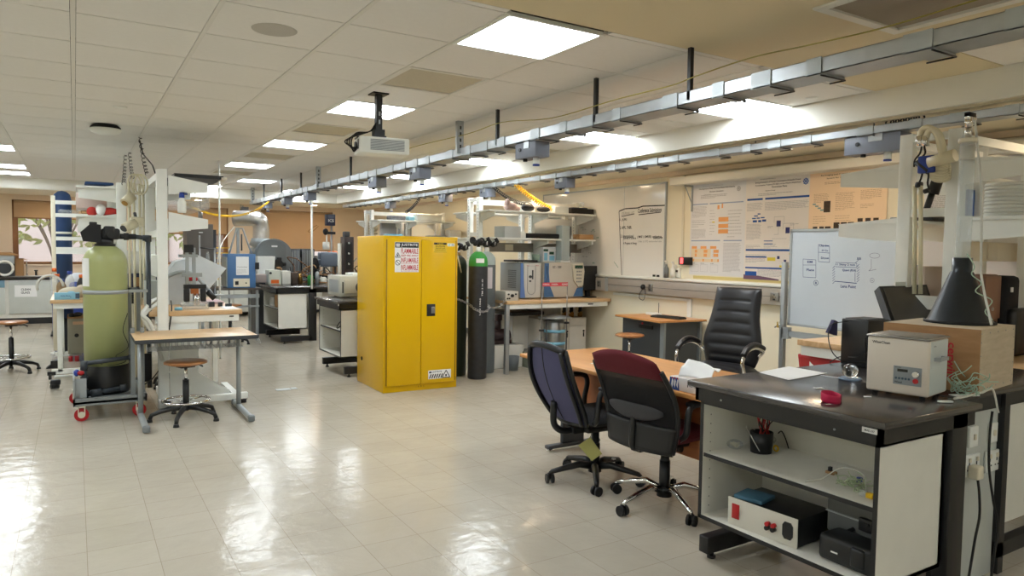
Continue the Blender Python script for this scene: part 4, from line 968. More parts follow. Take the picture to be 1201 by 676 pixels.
pp = T('grey_pipework', 'dark grey riser pipe dropping from the valve head to the right of the tank', 'pipe', (0, 0, 0))
MB().cyl((CX+.24, CY, 1.595), (.575, CY, 1.585), .02, n=12).cyl((.54, CY, 1.585), (.60, CY, 1.585), .027, n=12).tube([(.585, CY, 1.60), (.585, CY, .18)], .02, 14).cyl((.585, CY, 1.55), (.585, CY, 1.61), .028, n=12).build('pipe_run', pvcg, pp)
tag(MB().curve([(.40, 7.28, .9), (.36, 7.25, .75), (.40, 7.24, .6), (.30, 7.24, .52), (.38, 7.25, .47), (.28, 7.25, .44), (.18, 7.26, .46), (.24, 7.24, .5)], .003).build('loose_black_wire', black), 'loose thin black wire tangled at the foot of the green tank', 'wire')

# ------------------------------------------------------------------ yellow flammables cabinet
A = at(449, 462, z=0); W_, D_, H_ = .855, .84, 1.655
t = T('safety_cabinet', 'large yellow two-door flammable liquids cabinet on the open floor', 'cabinet', (A.x, A.y, 0), R(-1))
MB().bx(0, W_, 0, D_, .0, H_, .006).build('cabinet_body', yellow, t)
for k, (a, c) in enumerate(((.035, W_*.485), (W_*.492, W_-.035))):
    d = MB().bx(a, c, -.022, -.001, .07, H_-.035, .004).build('door', yellow, t)
    if k == 1:
        MB().bx(a+.06, a+.16, -.026, -.022, .80, .93, .006).build('latch_plate', black, d)
        MB().bx(a+.11, a+.155, -.034, -.026, .83, .90, .006).cyl((a+.13, -.034, .885), (a+.13, -.042, .885), .01, n=12).build('latch_handle', steel, d)
for x_ in (.03, W_-.03): MB().cyl((x_, -.014, .08), (x_, -.014, H_-.04), .007, n=8).build('hinge', yellowd, t)
MB().bx(W_*.486, W_*.491, -.003, .0, .07, H_-.035).bx(.03, W_-.03, -.003, 0, .066, .07).build('door_gap', yellowd, t)
MB().cyl((.0, D_*.8, .28), (-.006, D_*.8, .28), .022, n=16).build('vent_bung', blackm, t)
m_ = MB(); m_.frame((0, -.0225, 0), (1, 0, 0), (0, 0, 1))
sx, sy, sw, sh = .115, 1.275, .27, .315
m_.mat(0); rc(m_, sx, sy, sw, sh, .0004)
m_.mat(1); rc(m_, sx+.003, sy+sh-.058, sw-.006, .055, .0008)
m_.mat(0); m_.text('JUSTRITE', sx+.07, sy+sh-.048, sw-.085, .034, .001); rc(m_, sx+.015, sy+sh-.048, .04, .012, .0012); rc(m_, sx+.012, sy+sh-.03, .046, .014, .0012)
m_.mat(2)
for s_, y_, h_ in (('FLAMMABLE', .195, .055), ('KEEP FIRE AWAY', .163, .022), ('INFLAMABLE', .10, .052), ('INFLAMMABLE', .022, .055), ('MANTENGA ALEJADO DEL FUEGO', .086, .008), ('ELOIGNER DU FEU', .008, .008)): m_.text(s_, sx+.07, sy+y_, sw-.078, h_, .0008)
m_.mat(1)
cx_, cy_ = sx+.034, sy+.175
for a_, c_ in (((cx_-.028, cy_-.02), (cx_+.028, cy_-.02)), ((cx_+.028, cy_-.02), (cx_, cy_+.03)), ((cx_, cy_+.03), (cx_-.028, cy_-.02))): line(m_, a_[0], a_[1], c_[0], c_[1], .006, .001)
m_.add([(cx_-.008, cy_-.012, .0012), (cx_+.008, cy_-.012, .0012), (cx_+.004, cy_+.006, .0012), (cx_, cy_+.016, .0012), (cx_-.006, cy_+.004, .0012)], [(0, 1, 2, 3, 4)])
cy_ = sy+.10
for k in range(20): a0, a1 = 2*PI*k/20, 2*PI*(k+1)/20; line(m_, cx_+.026*math.cos(a0), cy_+.026*math.sin(a0), cx_+.026*math.cos(a1), cy_+.026*math.sin(a1), .006, .001)
line(m_, cx_-.018, cy_+.018, cx_+.018, cy_-.018, .006, .001)
m_.build('flammable_sign', [paper, blackm, pred], t)
m_ = MB(); m_.frame((0, -.0225, 0), (1, 0, 0), (0, 0, 1)); sx = .56; sy = 1.49
m_.mat(0); rc(m_, sx, sy, .15, .10, .0004); m_.mat(1); rc(m_, sx, sy+.08, .15, .022, .0006)
for q in range(2): rc(m_, sx, sy+q*.1-.001, .15, .002, .0006)
m_.text('SELF CLOSING DOORS', sx+.02, sy+.055, .11, .014, .0006); m_.text('REMOVE CLIPS TO CLOSE', sx+.02, sy+.038, .11, .010, .0006); m_.text('KEEP DOORS CLOSED WHEN NOT IN USE', sx+.015, sy+.02, .12, .008, .0006)
m_.mat(0); m_.text('WARNING', sx+.04, sy+.084, .07, .013, .0008)
m_.build('warning_label', [M('label_yellow', (226, 190, 40), .5), blackm], t)
m_ = MB(); m_.frame((0, -.0225, 0), (1, 0, 0), (0, 0, 1)); m_.mat(0); rc(m_, .72, 1.555, .085, .03, .0004); m_.mat(1); m_.text('ASET', .725, 1.56, .03, .018, .0006); m_.mat(2); m_.text('1 90X', .765, 1.56, .035, .018, .0006)
m_.build('asset_label', [paper, greenp, ink], t)
m_ = MB(); m_.frame((0, -.0225, 0), (1, 0, 0), (0, 0, 1)); sx, sy, sw, sh = .505, .115, .27, .095
m_.mat(0); rc(m_, sx, sy, sw, sh, .0004); m_.mat(1); m_.text('JUSTRITE', sx+.05, sy+.062, .11, .022, .0006); rc(m_, sx+.01, sy+.064, .03, .018, .0006)
for q in range(6): x_ = sx+.008+q*.027; m_.add([(x_, sy+.006, .0006), (x_+.014, sy+.006, .0006), (x_+.034, sy+.052, .0006), (x_+.02, sy+.052, .0006)], [(0, 1, 2, 3)])
for a_, c_ in (((sx+.165, sy+.006), (sx+.212, sy+.085)), ((sx+.212, sy+.085), (sx+.258, sy+.006)), ((sx+.258, sy+.006), (sx+.165, sy+.006))): line(m_, a_[0], a_[1], c_[0], c_[1], .009, .0008)
m_.sph((sx+.212, sy+.03, 0), .012, (1, 1.2, .1), 8, 6)
m_.build('lower_sticker', [paper, blackm], t)
m_ = MB(); m_.frame((0, -.0225, 0), (1, 0, 0), (0, 0, 1)); m_.text('A', .385, .04, .015, .018); m_.text('B', .415, .04, .015, .018); m_.text('C', .445, .04, .015, .018); m_.build('foot_letters', yellowd, t)

# ------------------------------------------------------------------ gas cylinders
def cylinder(label, x, y, r, h, body, shoulder, sh0, cap=None, txt=True):
    t = T('gas_cylinder', label, 'gas cylinder', (x, y, 0), 0, 'tall gas cylinders beside the yellow cabinet')
    MB().lathe([(0, 0), (r-.01, 0), (r, .012), (r, sh0), (r*.999, sh0+.005)], n=36).build('cylinder_body', body, t)
    MB().lathe([(r, sh0), (r, h-.12), (r*.93, h-.07), (r*.7, h-.03), (r*.35, h), (0, h)], n=36).build('shoulder', shoulder, t)
    MB().cyl((0, 0, h-.005), (0, 0, h+.04), .03, n=14).build('neck_ring', white if cap is None else cap, t)
    v = MB().cyl((0, 0, h+.04), (0, 0, h+.10), .018, n=10).cyl((-.05, 0, h+.08), (.06, .0, h+.085), .014, n=10)
    v.cyl((.07, -.02, h+.085), (.075, -.07, h+.10), .032, n=16).cyl((-.05, -.01, h+.09), (-.06, -.05, h+.11), .03, n=14).cyl((0, 0, h+.1), (0, 0, h+.125), .032, n=12).cyl((.02, .02, h+.1), (.07, .03, h+.13), .022, n=12).cyl((-.09, -.02, h+.12), (-.11, -.06, h+.14), .036, n=14).cyl((.10, -.03, h+.13), (.13, -.05, h+.15), .034, n=14).sph((0, -.03, h+.12), .035).cyl((-.05, 0, h+.085), (-.10, -.02, h+.12), .014, n=8).build('regulator', blackm, t)
    MB().cyl((.076, -.072, h+.10), (.0765, -.0725, h+.10), .024, n=14).cyl((0, 0, h+.03), (0, 0, h+.055), .026, n=12).build('gauge_face', paper, t)
    return t
darkc = M('worn_black_steel', (52, 54, 58), .5, .2, noise=.35, nscale=18); greyc = M('grey_cylinder_paint', (104, 112, 116), .45, .1, noise=.08); dkg = M('dark_green_cylinder_paint', (40, 52, 38), .5, noise=.1)
p1 = at(563, 446, z=0); c1 = cylinder('worn black gas cylinder with a bright green shoulder', p1.x+.03, p1.y+.13, .112, 1.50, darkc, greenp, 1.33)
p2 = at(588, 439, z=0); c2 = cylinder('plain grey gas cylinder just right of the green shouldered one', p2.x-.1, p2.y+.22, .11, 1.50, greyc, M('pale_shoulder_paint', (176, 190, 190), .4), 1.34)
c3 = cylinder('dark gas cylinder half hidden between the yellow cabinet and the black cylinder', p1.x-.08, p1.y+.44, .11, 1.45, dkg, dkg, 1.30, brass)
m_ = MB(); m_.xf((0, 0, 0), 0)
st = MB().surf(lambda u, v: (.1125*math.cos(-2.3+u*.9), .1125*math.sin(-2.3+u*.9), 1.37+v*.05), 8, 1).build('cylinder_label', paper, c1)
for k, (s_, zz) in enumerate((('TM 3 H O', .98), ('UN 1066', .86))):
    tx = MB(); tx.frame((-.015+k*.0+.02, -.113, zz-.1*k), (0, 0, 1), (-.9, -.1, 0)); tx.text(s_, 0, -.0+k*.03, .2, .02); tx.build('stencil', paper, c1)
MB().surf(lambda u, v: (.1115*math.cos(-2.0+u*.6), .1115*math.sin(-2.0+u*.6), 1.05+v*.26), 8, 1).build('paper_label', M('label_pinkish', (206, 200, 206), .6), c2)
def chain(label, pts, n):
    P_ = smooth(pts, 10); L_ = [0]
    for a, b_ in zip(P_[:-1], P_[1:]): L_.append(L_[-1]+(b_-a).length)
    m_ = MB()
    for k in range(n):
        s_ = (k+.5)/n*L_[-1]; i = max(j for j in range(len(L_)-1) if L_[j] <= s_); q = P_[i]+(P_[i+1]-P_[i])*((s_-L_[i])/(L_[i+1]-L_[i]+1e-9)); d = (P_[i+1]-P_[i]).normalized()
        u = d.orthogonal().normalized(); w_ = d.cross(u); e = u if k % 2 else w_
        hl, hw = L_[-1]/n*.72, .013
        m_.tube([q+d*hl*math.cos(a)+e*hw*math.sin(a) for a in [2*PI*j/10 for j in range(11)]], .0042, 5)
    return tag(m_.build('steel_chain', steel), label, 'chain')
X_, Y_ = p1.x+.03, p1.y+.13
chain('steel chain hung round the black gas cylinder at mid height', [(A.x+W_+.01, A.y+.25, 1.0), (X_-.16, Y_-.02, .90), (X_-.09, Y_-.10, .83), (X_, Y_-.125, .80), (X_+.09, Y_-.10, .82), (X_+.13, Y_-.03, .86)], 26)
chain('steel chain from the grey gas cylinder to the instrument bench', [(X_+.13, Y_-.0, .87), (X_+.2, Y_+.02, .83), (X_+.3, Y_+.0, .84), (X_+.4, Y_+.05, .92), (4.50, 7.60, 1.0-.1)], 18)
t = T('regulator_hose', 'cream hose coming down from the regulators behind the cylinders', 'hose', (0, 0, 0)); MB().curve([(X_-.1, Y_+.3, 1.6), (X_-.18, Y_+.2, 1.5), (X_-.17, Y_+.15, 1.35), (X_-.12, Y_+.2, 1.25)], .008).build('hose', cablec, t)
MB().bx(-.0, .0, 0, 0, 0, 0)
t = T('cylinder_bracket', 'brown steel upright holding the cylinder chain beside the yellow cabinet', 'upright', (A.x+W_+.06, A.y+.45, 0)); MB().bx(0, .05, 0, .04, 0, 1.0).build('upright', M('rusty_steel', (96, 78, 64), .6, .3, noise=.2), t)

# ------------------------------------------------------------------ honey desk
t = T('office_desk', 'honey wood office desk behind the two swivel chairs', 'desk', (2.85, 2.64, 0))
MB().bx(0, .80, 0, 1.86, .715, .74, .003).build('desktop', oak, t)
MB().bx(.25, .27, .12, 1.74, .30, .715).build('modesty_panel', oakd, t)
MB().lathe([(.024, 0), (.034, 0), (.034, .004), (.024, .004)], (.55, 1.55, .739), 24).cyl((.55, 1.55, .738), (.55, 1.55, .7395), .024, n=20).build('cable_grommet', black, t)
for y_ in (.14, 1.72):
    MB().bx(.16, .66, y_-.03, y_+.03, .02, .05, .012).bx(.30, .50, y_-.02, y_+.02, .05, .68, .005).bx(.1, .7, y_-.02, y_+.02, .68, .715).build('t_leg', dgrey, t)
    MB().cyl((.19, y_, 0), (.19, y_, .02), .022, n=12).cyl((.63, y_, 0), (.63, y_, .02), .022, n=12).build('levelling_foot', chrome, t)
a = at(694, 427, z=.742); b_ = at(720, 422, z=.742)
t = T('white_ruler', 'white ruler lying on the honey desk between the chairs', 'ruler', (a.x, a.y, .741), math.atan2(b_.y-a.y, b_.x-a.x)); MB().bx(0, .32, -.015, .015, 0, .003).build('ruler', white, t)
p = at(790, 456, z=.74)
t = T('tissue_box', 'open tissue box with a pulled tissue on the desk corner', 'tissue box', (2.88, 2.70, .741), R(1))
MB().bx(0, .12, 0, .24, 0, .075, .003).build('carton', M('tissue_box_white', (224, 218, 214), .55), t)
m_ = MB(); m_.frame((-.0008, .24, 0), (0, -1, 0), (0, 0, 1))
m_.mat(0); m_.add([(.0, .0, .0), (.075, .0, .0), (.07, .04, 0), (.06, .07, 0), (.0, .07, 0)], [(0, 1, 2, 3, 4)])
m_.mat(1)
for q in range(3): m_.add([(.012+q*.02, .03, .0006), (.022+q*.02, .012, .0006), (.030+q*.018, .05, .0006), (.02+q*.02, .07, .0006)], [(0, 1, 2, 3)])
m_.mat(2)
for q in range(3): rc(m_, .016+q*.02, .062, .01, .01, .001)
m_.mat(3); rc(m_, .135, .03, .006, .014, .0006); m_.text('Facial Tissue', .15, .035, .06, .008, .0006)
m_.build('carton_print', [M('tissue_blue', (40, 74, 140), .6, noise=0), paper, pred, ink], t)
MB().slab(lambda u, v: (.06+(u-.5)*.09+.03*math.sin(v*3), .19-v*.22, .075+.085*math.sin(min(1, u*1.3)*PI*.55)*(1-.25*v)+.01*math.sin(9*u+4*v)), lambda u, v: .0015, 18, 14).build('tissue', paper, t)
# ------------------------------------------------------------------ chairs (local +x is the sitter's forward)
def star(t, r, h, mat, castor_mat, hubm, a0=0., r_leg=.022, arch=.05, tilt=None):
    """five-arm base: hub column plus five separate legs with twin castors"""
    MB().cyl((0, 0, .07), (0, 0, h*.84), .026, n=18).cyl((0, 0, .07), (0, 0, h*.6), .032, n=18).cyl((0, 0, .06), (0, 0, .12), .045, .038, n=18).build('gas_column', hubm, t)
    for k in range(5):
        a = a0+2*PI*k/5; c_, s_ = math.cos(a), math.sin(a)
        lg = MB(); lg.tube([(c_*.03, s_*.03, .10), (c_*r*.35, s_*r*.35, .10+arch*.4), (c_*r*.7, s_*r*.7, .085+arch*.2), (c_*r*.95, s_*r*.95, .075), (c_*r, s_*r, .062)], r_leg, 8, [r_leg*1.2, r_leg*1.1, r_leg*.9, r_leg*.75, r_leg*.6]); lg = lg.build('base_leg', mat, t)
        w_ = MB(); px_, py_ = c_*r, s_*r; tx, ty = -s_, c_
        ca = a+.7*(k-2)
        ux, uy = math.cos(ca), math.sin(ca)
        for s2 in (-1, 1): w_.cyl((px_+ux*s2*.009, py_+uy*s2*.009, .03), (px_+ux*s2*.026, py_+uy*s2*.026, .03), .03, n=20)
        w_.bx(px_-.010, px_+.010, py_-.010, py_+.010, .03, .065)
        w_ = w_.build('castor', castor_mat, lg)
def arm_loop(t, side, x0, x1, z0, z1, w, mat, padm, r=.016):
    y = side*w
    o = MB(); o.tube(smooth([(x0, y*.8, z0), (x0-.02, y, z0+.05), (x0, y, z1-.03), (x0+.06, y, z1), (x1-.05, y, z1), (x1, y, z1-.05), (x1-.02, y, z0+.06), (x1-.06, y*.8, z0)], 6), r, 8); o = o.build('armrest', mat, t)
    MB().bx(x0+.0, x1-.03, y-.03, y+.03, z1-.008, z1+.022, .012).build('arm_pad', padm, t)
# blue mesh chair
t = T('mesh_office_chair', 'office chair with blue mesh back and black base, left of two at the desk', 'chair', (2.92, 3.66, 0), R(-2))
star(t, .31, .42, black, black, black, .35, .022, .03)
MB().bx(-.13, .13, -.09, .09, .34, .39, .02).bx(-.2, -.1, -.04, .04, .34, .38).build('seat_mechanism', black, t)
MB().slab(lambda u, v: ((u-.45)*.46, (v-.5)*.48, .44-.03*max(0, u-.8)*5*(u-.8)), lambda u, v: .035*(max(1e-3, 1-abs(2*u-1)**6)*max(1e-3, 1-abs(2*v-1)**6))**.5, 14, 14).build('seat', fabric, t)
def backs(u, v, W0=.235, W1=.215, lean=.17, h0=.42, h1=.93, dep=.05):
    # u across (0..1), v up; bulging mid, narrower foot, curved in plan, reclined
    s_ = 2*u-1; w = W0*(.80+.35*math.sin(PI*min(1, v*1.02))**.8*(1-.25*v)) if v < .98 else W1*.9
    w = (.165+.055*math.sin(PI*v**.8)+.025*v)
    return Vector((-.24-lean*v-.05*math.sin(PI*v)*0+.05*math.sin(PI*v*.9)*-1+dep*s_*s_, -s_*w, h0+(h1-h0)*v-.035*s_*s_*(v**3)))
MB().slab(backs, lambda u, v: .005, 20, 24).build('mesh_back', bluemesh, t)
rim = [backs(0, v/20) for v in range(21)]+[backs(u/12, 1) for u in range(1, 13)]+[backs(1, 1-v/20) for v in range(1, 21)]+[backs(1-u/12, 0) for u in range(1, 13)]
fr = MB(); fr.tube(rim, .016, 8); fr.tube([backs(0, v/20)+Vector((-.035, -.012, 0)) for v in range(0, 21)], .014, 8); fr.tube([backs(1, v/20)+Vector((-.035, .012, 0)) for v in range(0, 21)], .014, 8)
fr.tube([backs(u/12, 1)+Vector((-.01, 0, .0)) for u in range(13)], .022, 8); fr.build('back_frame', black, t)
MB().tube([backs(.5, v/12)+Vector((-.006, 0, 0)) for v in range(13)], .0035, 6).build('back_seam', black, t)
MB().tube(smooth([(-.14, 0, .36), (-.26, 0, .36), (-.33, 0, .42), (-.33, 0, .56)], 6), .022, 8).build('back_support', black, t)
for s_ in (-1, 1): arm_loop(t, s_, -.17, .12, .44, .66, .27, black, black, .018)
MB().bx(.14, .16, -.02, .0, .12, .13).build('base_label', paper, t)
p = at(692, 527, x=2.86); t = T('paper_tag', 'yellow-green checked cloth tag hanging between the chairs', 'tag', (p.x, p.y, p.z))
m_ = MB(); m_.frame((0, 0, 0), (.55, -.83, 0), (0, 0, 1)); q_ = .07
m_.add([(-q_*1.15, .015, 0), (0.015, -q_*1.1, 0), (q_*1.2, -.02, 0), (.0, q_*1.15, 0), (-q_*1.15, .015, .003), (.015, -q_*1.1, .003), (q_*1.2, -.02, .003), (0, q_*1.15, .003)], [(3, 2, 1, 0), (4, 5, 6, 7), (0, 1, 5, 4), (1, 2, 6, 5), (2, 3, 7, 6), (3, 0, 4, 7)]); m_.build('tag_cloth', tag_green, t)
MB().tube([(0, 0, .07), (.02, .0, .14)], .002, 5).build('string', black, t)

# black mesh chair with maroon head panel
t = T('mesh_office_chair', 'black mesh office chair with a maroon top panel and chrome base, at the desk', 'chair', (2.99, 3.08, 0), R(6))
star(t, .33, .46, chrome, blackm, black, .55, .019, .07)
MB().bx(-.14, .14, -.1, .1, .36, .41, .02).bx(-.26, -.1, -.035, .035, .37, .40).cyl((-.02, .1, .385), (-.02, .17, .385), .02, n=12).cyl((-.05, -.1, .385), (-.05, -.16, .385), .02, n=12).build('seat_mechanism', black, t)
MB().slab(lambda u, v: ((u-.42)*.50, (v-.5)*.50, .47-.5*max(0, u-.82)**2*4), lambda u, v: .045*(max(1e-3, 1-abs(2*u-1)**6)*max(1e-3, 1-abs(2*v-1)**6))**.5, 14, 14).build('seat', maroon, t)
def bk2(u, v, off=0.):
    s_ = 2*u-1; w = .225+.04*math.sin(PI*min(1, v*.9+.1))+.02*v
    return Vector((-.27-.12*v+.045*math.sin(PI*v*1.2)*(1 if v < .8 else 1)+.05*s_*s_*(1-.3*v)+off, -s_*w, .40+.57*v-.05*s_*s_*v**2))
MB().slab(lambda u, v: bk2(u, v*.8), lambda u, v: .004, 20, 22).build('mesh_back', blackmesh, t)
MB().slab(lambda u, v: bk2(u, .74+.26*v-.05*(1-v)*(2*u-1)**2*-1, -.004), lambda u, v: .022*max(1e-3, 1-abs(2*v-1)**4)**.5*max(1e-3, 1-abs(2*u-1)**8)**.5, 20, 12).build('head_panel', maroon, t)
fr = MB(); fr.tube([bk2(0, v/20) for v in range(0, 19)], .014, 8); fr.tube([bk2(1, v/20) for v in range(0, 19)], .014, 8); fr.tube([bk2(u/12, 0) for u in range(13)], .016, 8); fr.build('back_frame', black, t)
MB().slab(lambda u, v: bk2(.12+.76*u, .40+(v-.5)*.17*max(.05, 1-abs(2*u-1)**2.5)**.5-.03*math.sin(PI*u), -.022), lambda u, v: .012*(max(1e-3, 1-abs(2*u-1)**4)*max(1e-3, 1-abs(2*v-1)**2))**.5, 18, 8).build('lumbar_pad', M('lumbar_grey', (58, 58, 62), .7), t)
MB().slab(lambda u, v: bk2(u, .0+.26*v, -.010), lambda u, v: .010, 16, 8).build('lower_back_shell', M('back_shell', (26, 26, 28), .5), t)
MB().tube(smooth([(-.18, 0, .385), (-.28, 0, .40), (-.29, 0, .5), (-.27, 0, .62)], 6), .02, 8).build('back_support', black, t)
for s_ in (-1, 1): arm_loop(t, s_, -.15, .14, .47, .67, .285, black, black, .018)

# black leather executive chair
t = T('executive_chair', 'black leather high-backed swivel chair with chrome arms facing the camera', 'chair', (4.78, 4.30, 0), R(194))
star(t, .31, .42, chrome, black, black, .2, .018, .05)
MB().bx(-.14, .14, -.12, .12, .36, .41, .02).build('seat_mechanism', black, t)
MB().slab(lambda u, v: ((u-.42)*.54, (v-.5)*.54, .49-.9*max(0, u-.8)**2+.004*math.cos(u*25)), lambda u, v: (.065+.006*abs(math.sin(u*PI*4)))*(max(1e-3, 1-abs(2*u-1)**5)*max(1e-3, 1-abs(2*v-1)**5))**.5, 24, 16).build('seat', leather, t)
def bk3(u, v):
    s_ = 2*u-1; w = .24+.055*math.sin(PI*min(1., v*.95))-.03*max(0, v-.75)*4
    w = .215+.06*math.exp(-((v-.28)/.28)**2)
    return Vector((-.26-.13*v+.03*math.sin(PI*v)+.05*s_*s_, -s_*w, .52+.69*v))
def th3(u, v):
    rib = abs(math.sin(PI*(v*7.2+.15)))**.35 if abs(2*u-1) < .74 and v < .86 else 1
    return (.045+.020*rib)*(max(1e-3, 1-abs(2*u-1)**5)*max(1e-3, 1-abs(2*v-1)**8))**.5
MB().slab(bk3, th3, 28, 64).build('backrest', leather, t)
for s_ in (-1, 1):
    y = s_*.31
    MB().tube(smooth([(-.22, s_*.26, .62), (-.20, y, .68), (-.05, y, .72), (.10, y, .70), (.18, y, .62), (.14, y, .50), (.05, s_*.26, .42)], 8), .016, 10).build('chrome_arm', chrome, t)
    MB().tube(smooth([(-.20, y, .70), (-.05, y, .745), (.08, y, .73), (.17, y, .67)], 8), .026, 10).build('arm_pad', leather, t)

# red chair behind the bench
p = at(942, 412, z=.82)
t = T('red_chair', 'red plastic chair behind the wood bench below the mobile whiteboard', 'chair', (4.80, 3.09, 0), R(0))
MB().slab(lambda u, v: (-.2+.0*v+.04*(2*u-1)**2-.07*v, (u-.5)*.50, .44+.34*v), lambda u, v: .010, 14, 12).build('backrest', red, t)
MB().slab(lambda u, v: ((u-.45)*.42, (v-.5)*.44, .45), lambda u, v: .012, 10, 10).build('seat', red, t)
for sx_ in (-.17, .17):
    for sy_ in (-.18, .18): MB().cyl((sx_, sy_, .44), (sx_*1.25, sy_*1.2, 0), .012, n=8).build('leg', chrome, t)

# ------------------------------------------------------------------ small computer desk
t = T('computer_desk', 'small wood topped desk with dark grey panels against the right wall', 'desk', (5.38, 5.62, 0))
MB().prism([(0, .05), (.66, 0), (.68, .86), (.10, .92)], .755, .775, 'z').build('desktop', oak, t)
MB().prism([(-.003, .047), (.663, -.003), (.683, .863), (.098, .923)], .752, .756, 'z').build('edge_band', dgrey, t)
MB().bx(.12, .14, .1, .8, .08, .75).bx(.08, .6, .08, .10, .08, .75).bx(.2, .62, .76, .78, .08, .75).build('side_panels', dgrey, t)
for x_ in (.07, .62): MB().bx(x_, x_+.03, .06, .12, 0, .75).build('leg', grey, t)
MB().bx(.10, .115, .28, .5, .66, .70).build('keyboard_rail', black, t); MB().bx(.115, .12, .45, .47, .66, .72).build('red_switch', red, t)
p = at(800, 372, z=.78)
t = T('keyboard', 'black computer keyboard lying on the small desk', 'keyboard', (5.74, 5.92, .776), R(100)); MB().bx(-.2, .2, -.07, .07, 0, .018, .005).build('case', black, t)
m_ = MB()
for i in range(15):
    for j in range(5): m_.bx(-.19+i*.0255, -.169+i*.0255, -.058+j*.024, -.04+j*.024, .018, .024)
m_.build('keys', blackm, t)
t = T('white_router', 'small white box on the desk behind the keyboard', 'box', (5.86, 6.28, .776), R(5)); MB().bx(-.04, .05, -.08, .1, 0, .03, .006).build('case', white, t); MB().cyl((-.0, -.07, .03), (0, -.07, .15), .004, n=6).build('aerial', black, t)

# ------------------------------------------------------------------ mobile whiteboard
t = T('mobile_whiteboard', 'freestanding whiteboard with blue sketches on a grey frame', 'whiteboard', (5.30, 0, 0))
MB().bx(0, .012, 2.97, 3.98, .92, 1.715).build('writing_surface', M('mobile_board_gloss', (196, 204, 210), .12, noise=.02), t)
MB().bx(-.008, .018, 2.95, 2.97, .90, 1.735).bx(-.008, .018, 3.98, 4.0, .90, 1.735).bx(-.008, .018, 2.95, 4.0, 1.715, 1.735).bx(-.008, .018, 2.95, 4.0, .90, .92).build('frame', lgrey, t)
for y_ in (2.88, 4.03): MB().bx(-.02, .03, y_, y_+.04, .05, 1.45, .006).bx(-.3, .3, y_, y_+.04, .03, .08, .01).build('stand_leg', lgrey, t)
MB().bx(-.015, .02, 2.92, 4.03, .80, .85).bx(-.02, .03, 3.98, 4.05, .78, .88).build('crossbar', lgrey, t)
MB().bx(-.05, -.008, 3.3, 3.7, .905, .915).build('pen_tray', lgrey, t)
for y_ in (2.9, 4.05):
    for x_ in (-.28, .28): MB().cyl((x_, y_-.012, .03), (x_, y_+.012, .03), .03, n=14).build('castor', black, t)
m_ = MB(); m_.frame((-.001, 3.98, .92), (0, -1, 0), (0, 0, 1)); BXX = 5.30
bu = lambda px, py: 3.98-at(px, py, x=BXX).y
bv = lambda px, py: at(px, py, x=BXX).z-.92
def bp_(pts, w=.003): poly(m_, [(bu(*q), bv(*q)) for q in pts], w)
def bt(s_, x0, y0, x1, h): m_.text(s_, bu(x0, y0), bv(x0, y0), bu(x1, y0)-bu(x0, y0), h)
m_.mat(0)
bp_([(942, 304), (957, 305), (957, 326), (942, 325), (942, 304)]); bp_([(942, 311), (957, 311)]); bt('EM', 947, 308.5, 953, .018); bt('Plate', 946, 318, 955, .02)
bp_([(960, 287), (973, 289), (973, 308), (960, 307), (960, 287)]); bp_([(960, 296), (973, 297)]); bt('Chamber', 961, 289.5, 973, .018); bt('H Cu', 964, 295, 971, .016); bt('Dicon', 963, 304, 972, .018)
bp_([(980, 308), (1005, 309), (1005, 314), (980, 313)]); bt('11 Shiny 2 mm', 980, 312, 1003, .02); bt('Quart (KH)', 988, 319, 1004, .024); bp_([(979, 330), (1005, 332.5)], .005); bt('Lens Point', 986, 337.5, 1004, .024)
for k in range(7): bp_([(979.5, 312+3*k), (976.5, 315+3*k)]); bp_([(1005, 313+3*k), (1008, 310+3*k)])
bp_([(1003, 309), (1007, 305)]); bt('300', 1005, 305, 1010, .02); bp_([(1003, 320), (1003, 331)])
n = 20; ring = [(957+2.7*math.cos(2*PI*k/n), 332+3*math.sin(2*PI*k/n)) for k in range(n+1)]; bp_(ring); bt('R', 956, 333.5, 958.5, .02)
m_.mat(1); bp_([(1026+6*math.cos(2*PI*k/n), 300+3*math.sin(2*PI*k/n)) for k in range(n+1)]); bp_([(1022, 304), (1022, 315), (1019, 318), (1028, 316)]); bp_([(1023+2.4*math.cos(2*PI*k/n), 329+2.6*math.sin(2*PI*k/n)) for k in range(n+1)]); bt('n', 1022, 330, 1024, .01)
m_.build('marker_sketch', [inkb, M('ink_smudged', (120, 124, 140), .8, noise=0)], t)

# ------------------------------------------------------------------ sonic bath, wooden box, funnel tower
a = at(1013, 463, z=.9); b_ = at(1088, 471, z=.9); ang = math.atan2(b_.y-a.y, b_.x-a.x)
Wd = .255; ang = R(-80); a = Vector((b_.x-Wd*math.cos(ang), b_.y-Wd*math.sin(ang), .9))
t = T('ultrasonic_bath', 'cream ultrasonic cleaner with steel lid on the black worktop', 'ultrasonic cleaner', (a.x, a.y, .901), ang)
Dp = .23
MB().bx(0, Wd, 0, Dp, .012, .255, .01, 3).build('case', M('bath_cream', (214, 204, 190), .4, noise=.02), t)
MB().bx(Wd-.0005, Wd+.0015, .012, Dp-.012, .02, .25).build('side_panel', M('bath_white', (206, 214, 212), .4, noise=.02), t)
MB().bx(-.004, Wd+.004, -.004, Dp+.004, .254, .262, .003).bx(.01, Wd-.01, .012, Dp-.012, .262, .266, .002).build('steel_rim', steel, t)
for x_ in (.03, Wd-.03):
    for y_ in (.03, Dp-.03): MB().cyl((x_, y_, 0), (x_, y_, .012), .012, n=10).build('rubber_foot', rubber, t)
hh = MB().bx(Wd+.015, Wd+.028, .05, .15, .165, .18, .003).bx(Wd, Wd+.028, .05, .062, .165, .18).bx(Wd, Wd+.028, .138, .15, .165, .18); hh.build('side_handle', lgrey, t)
m_ = MB(); m_.frame((0, -.0008, 0), (1, 0, 0), (0, 0, 1)); m_.text('WiseClean', .022, .225, .075, .012); m_.build('brand_lettering', black, t)
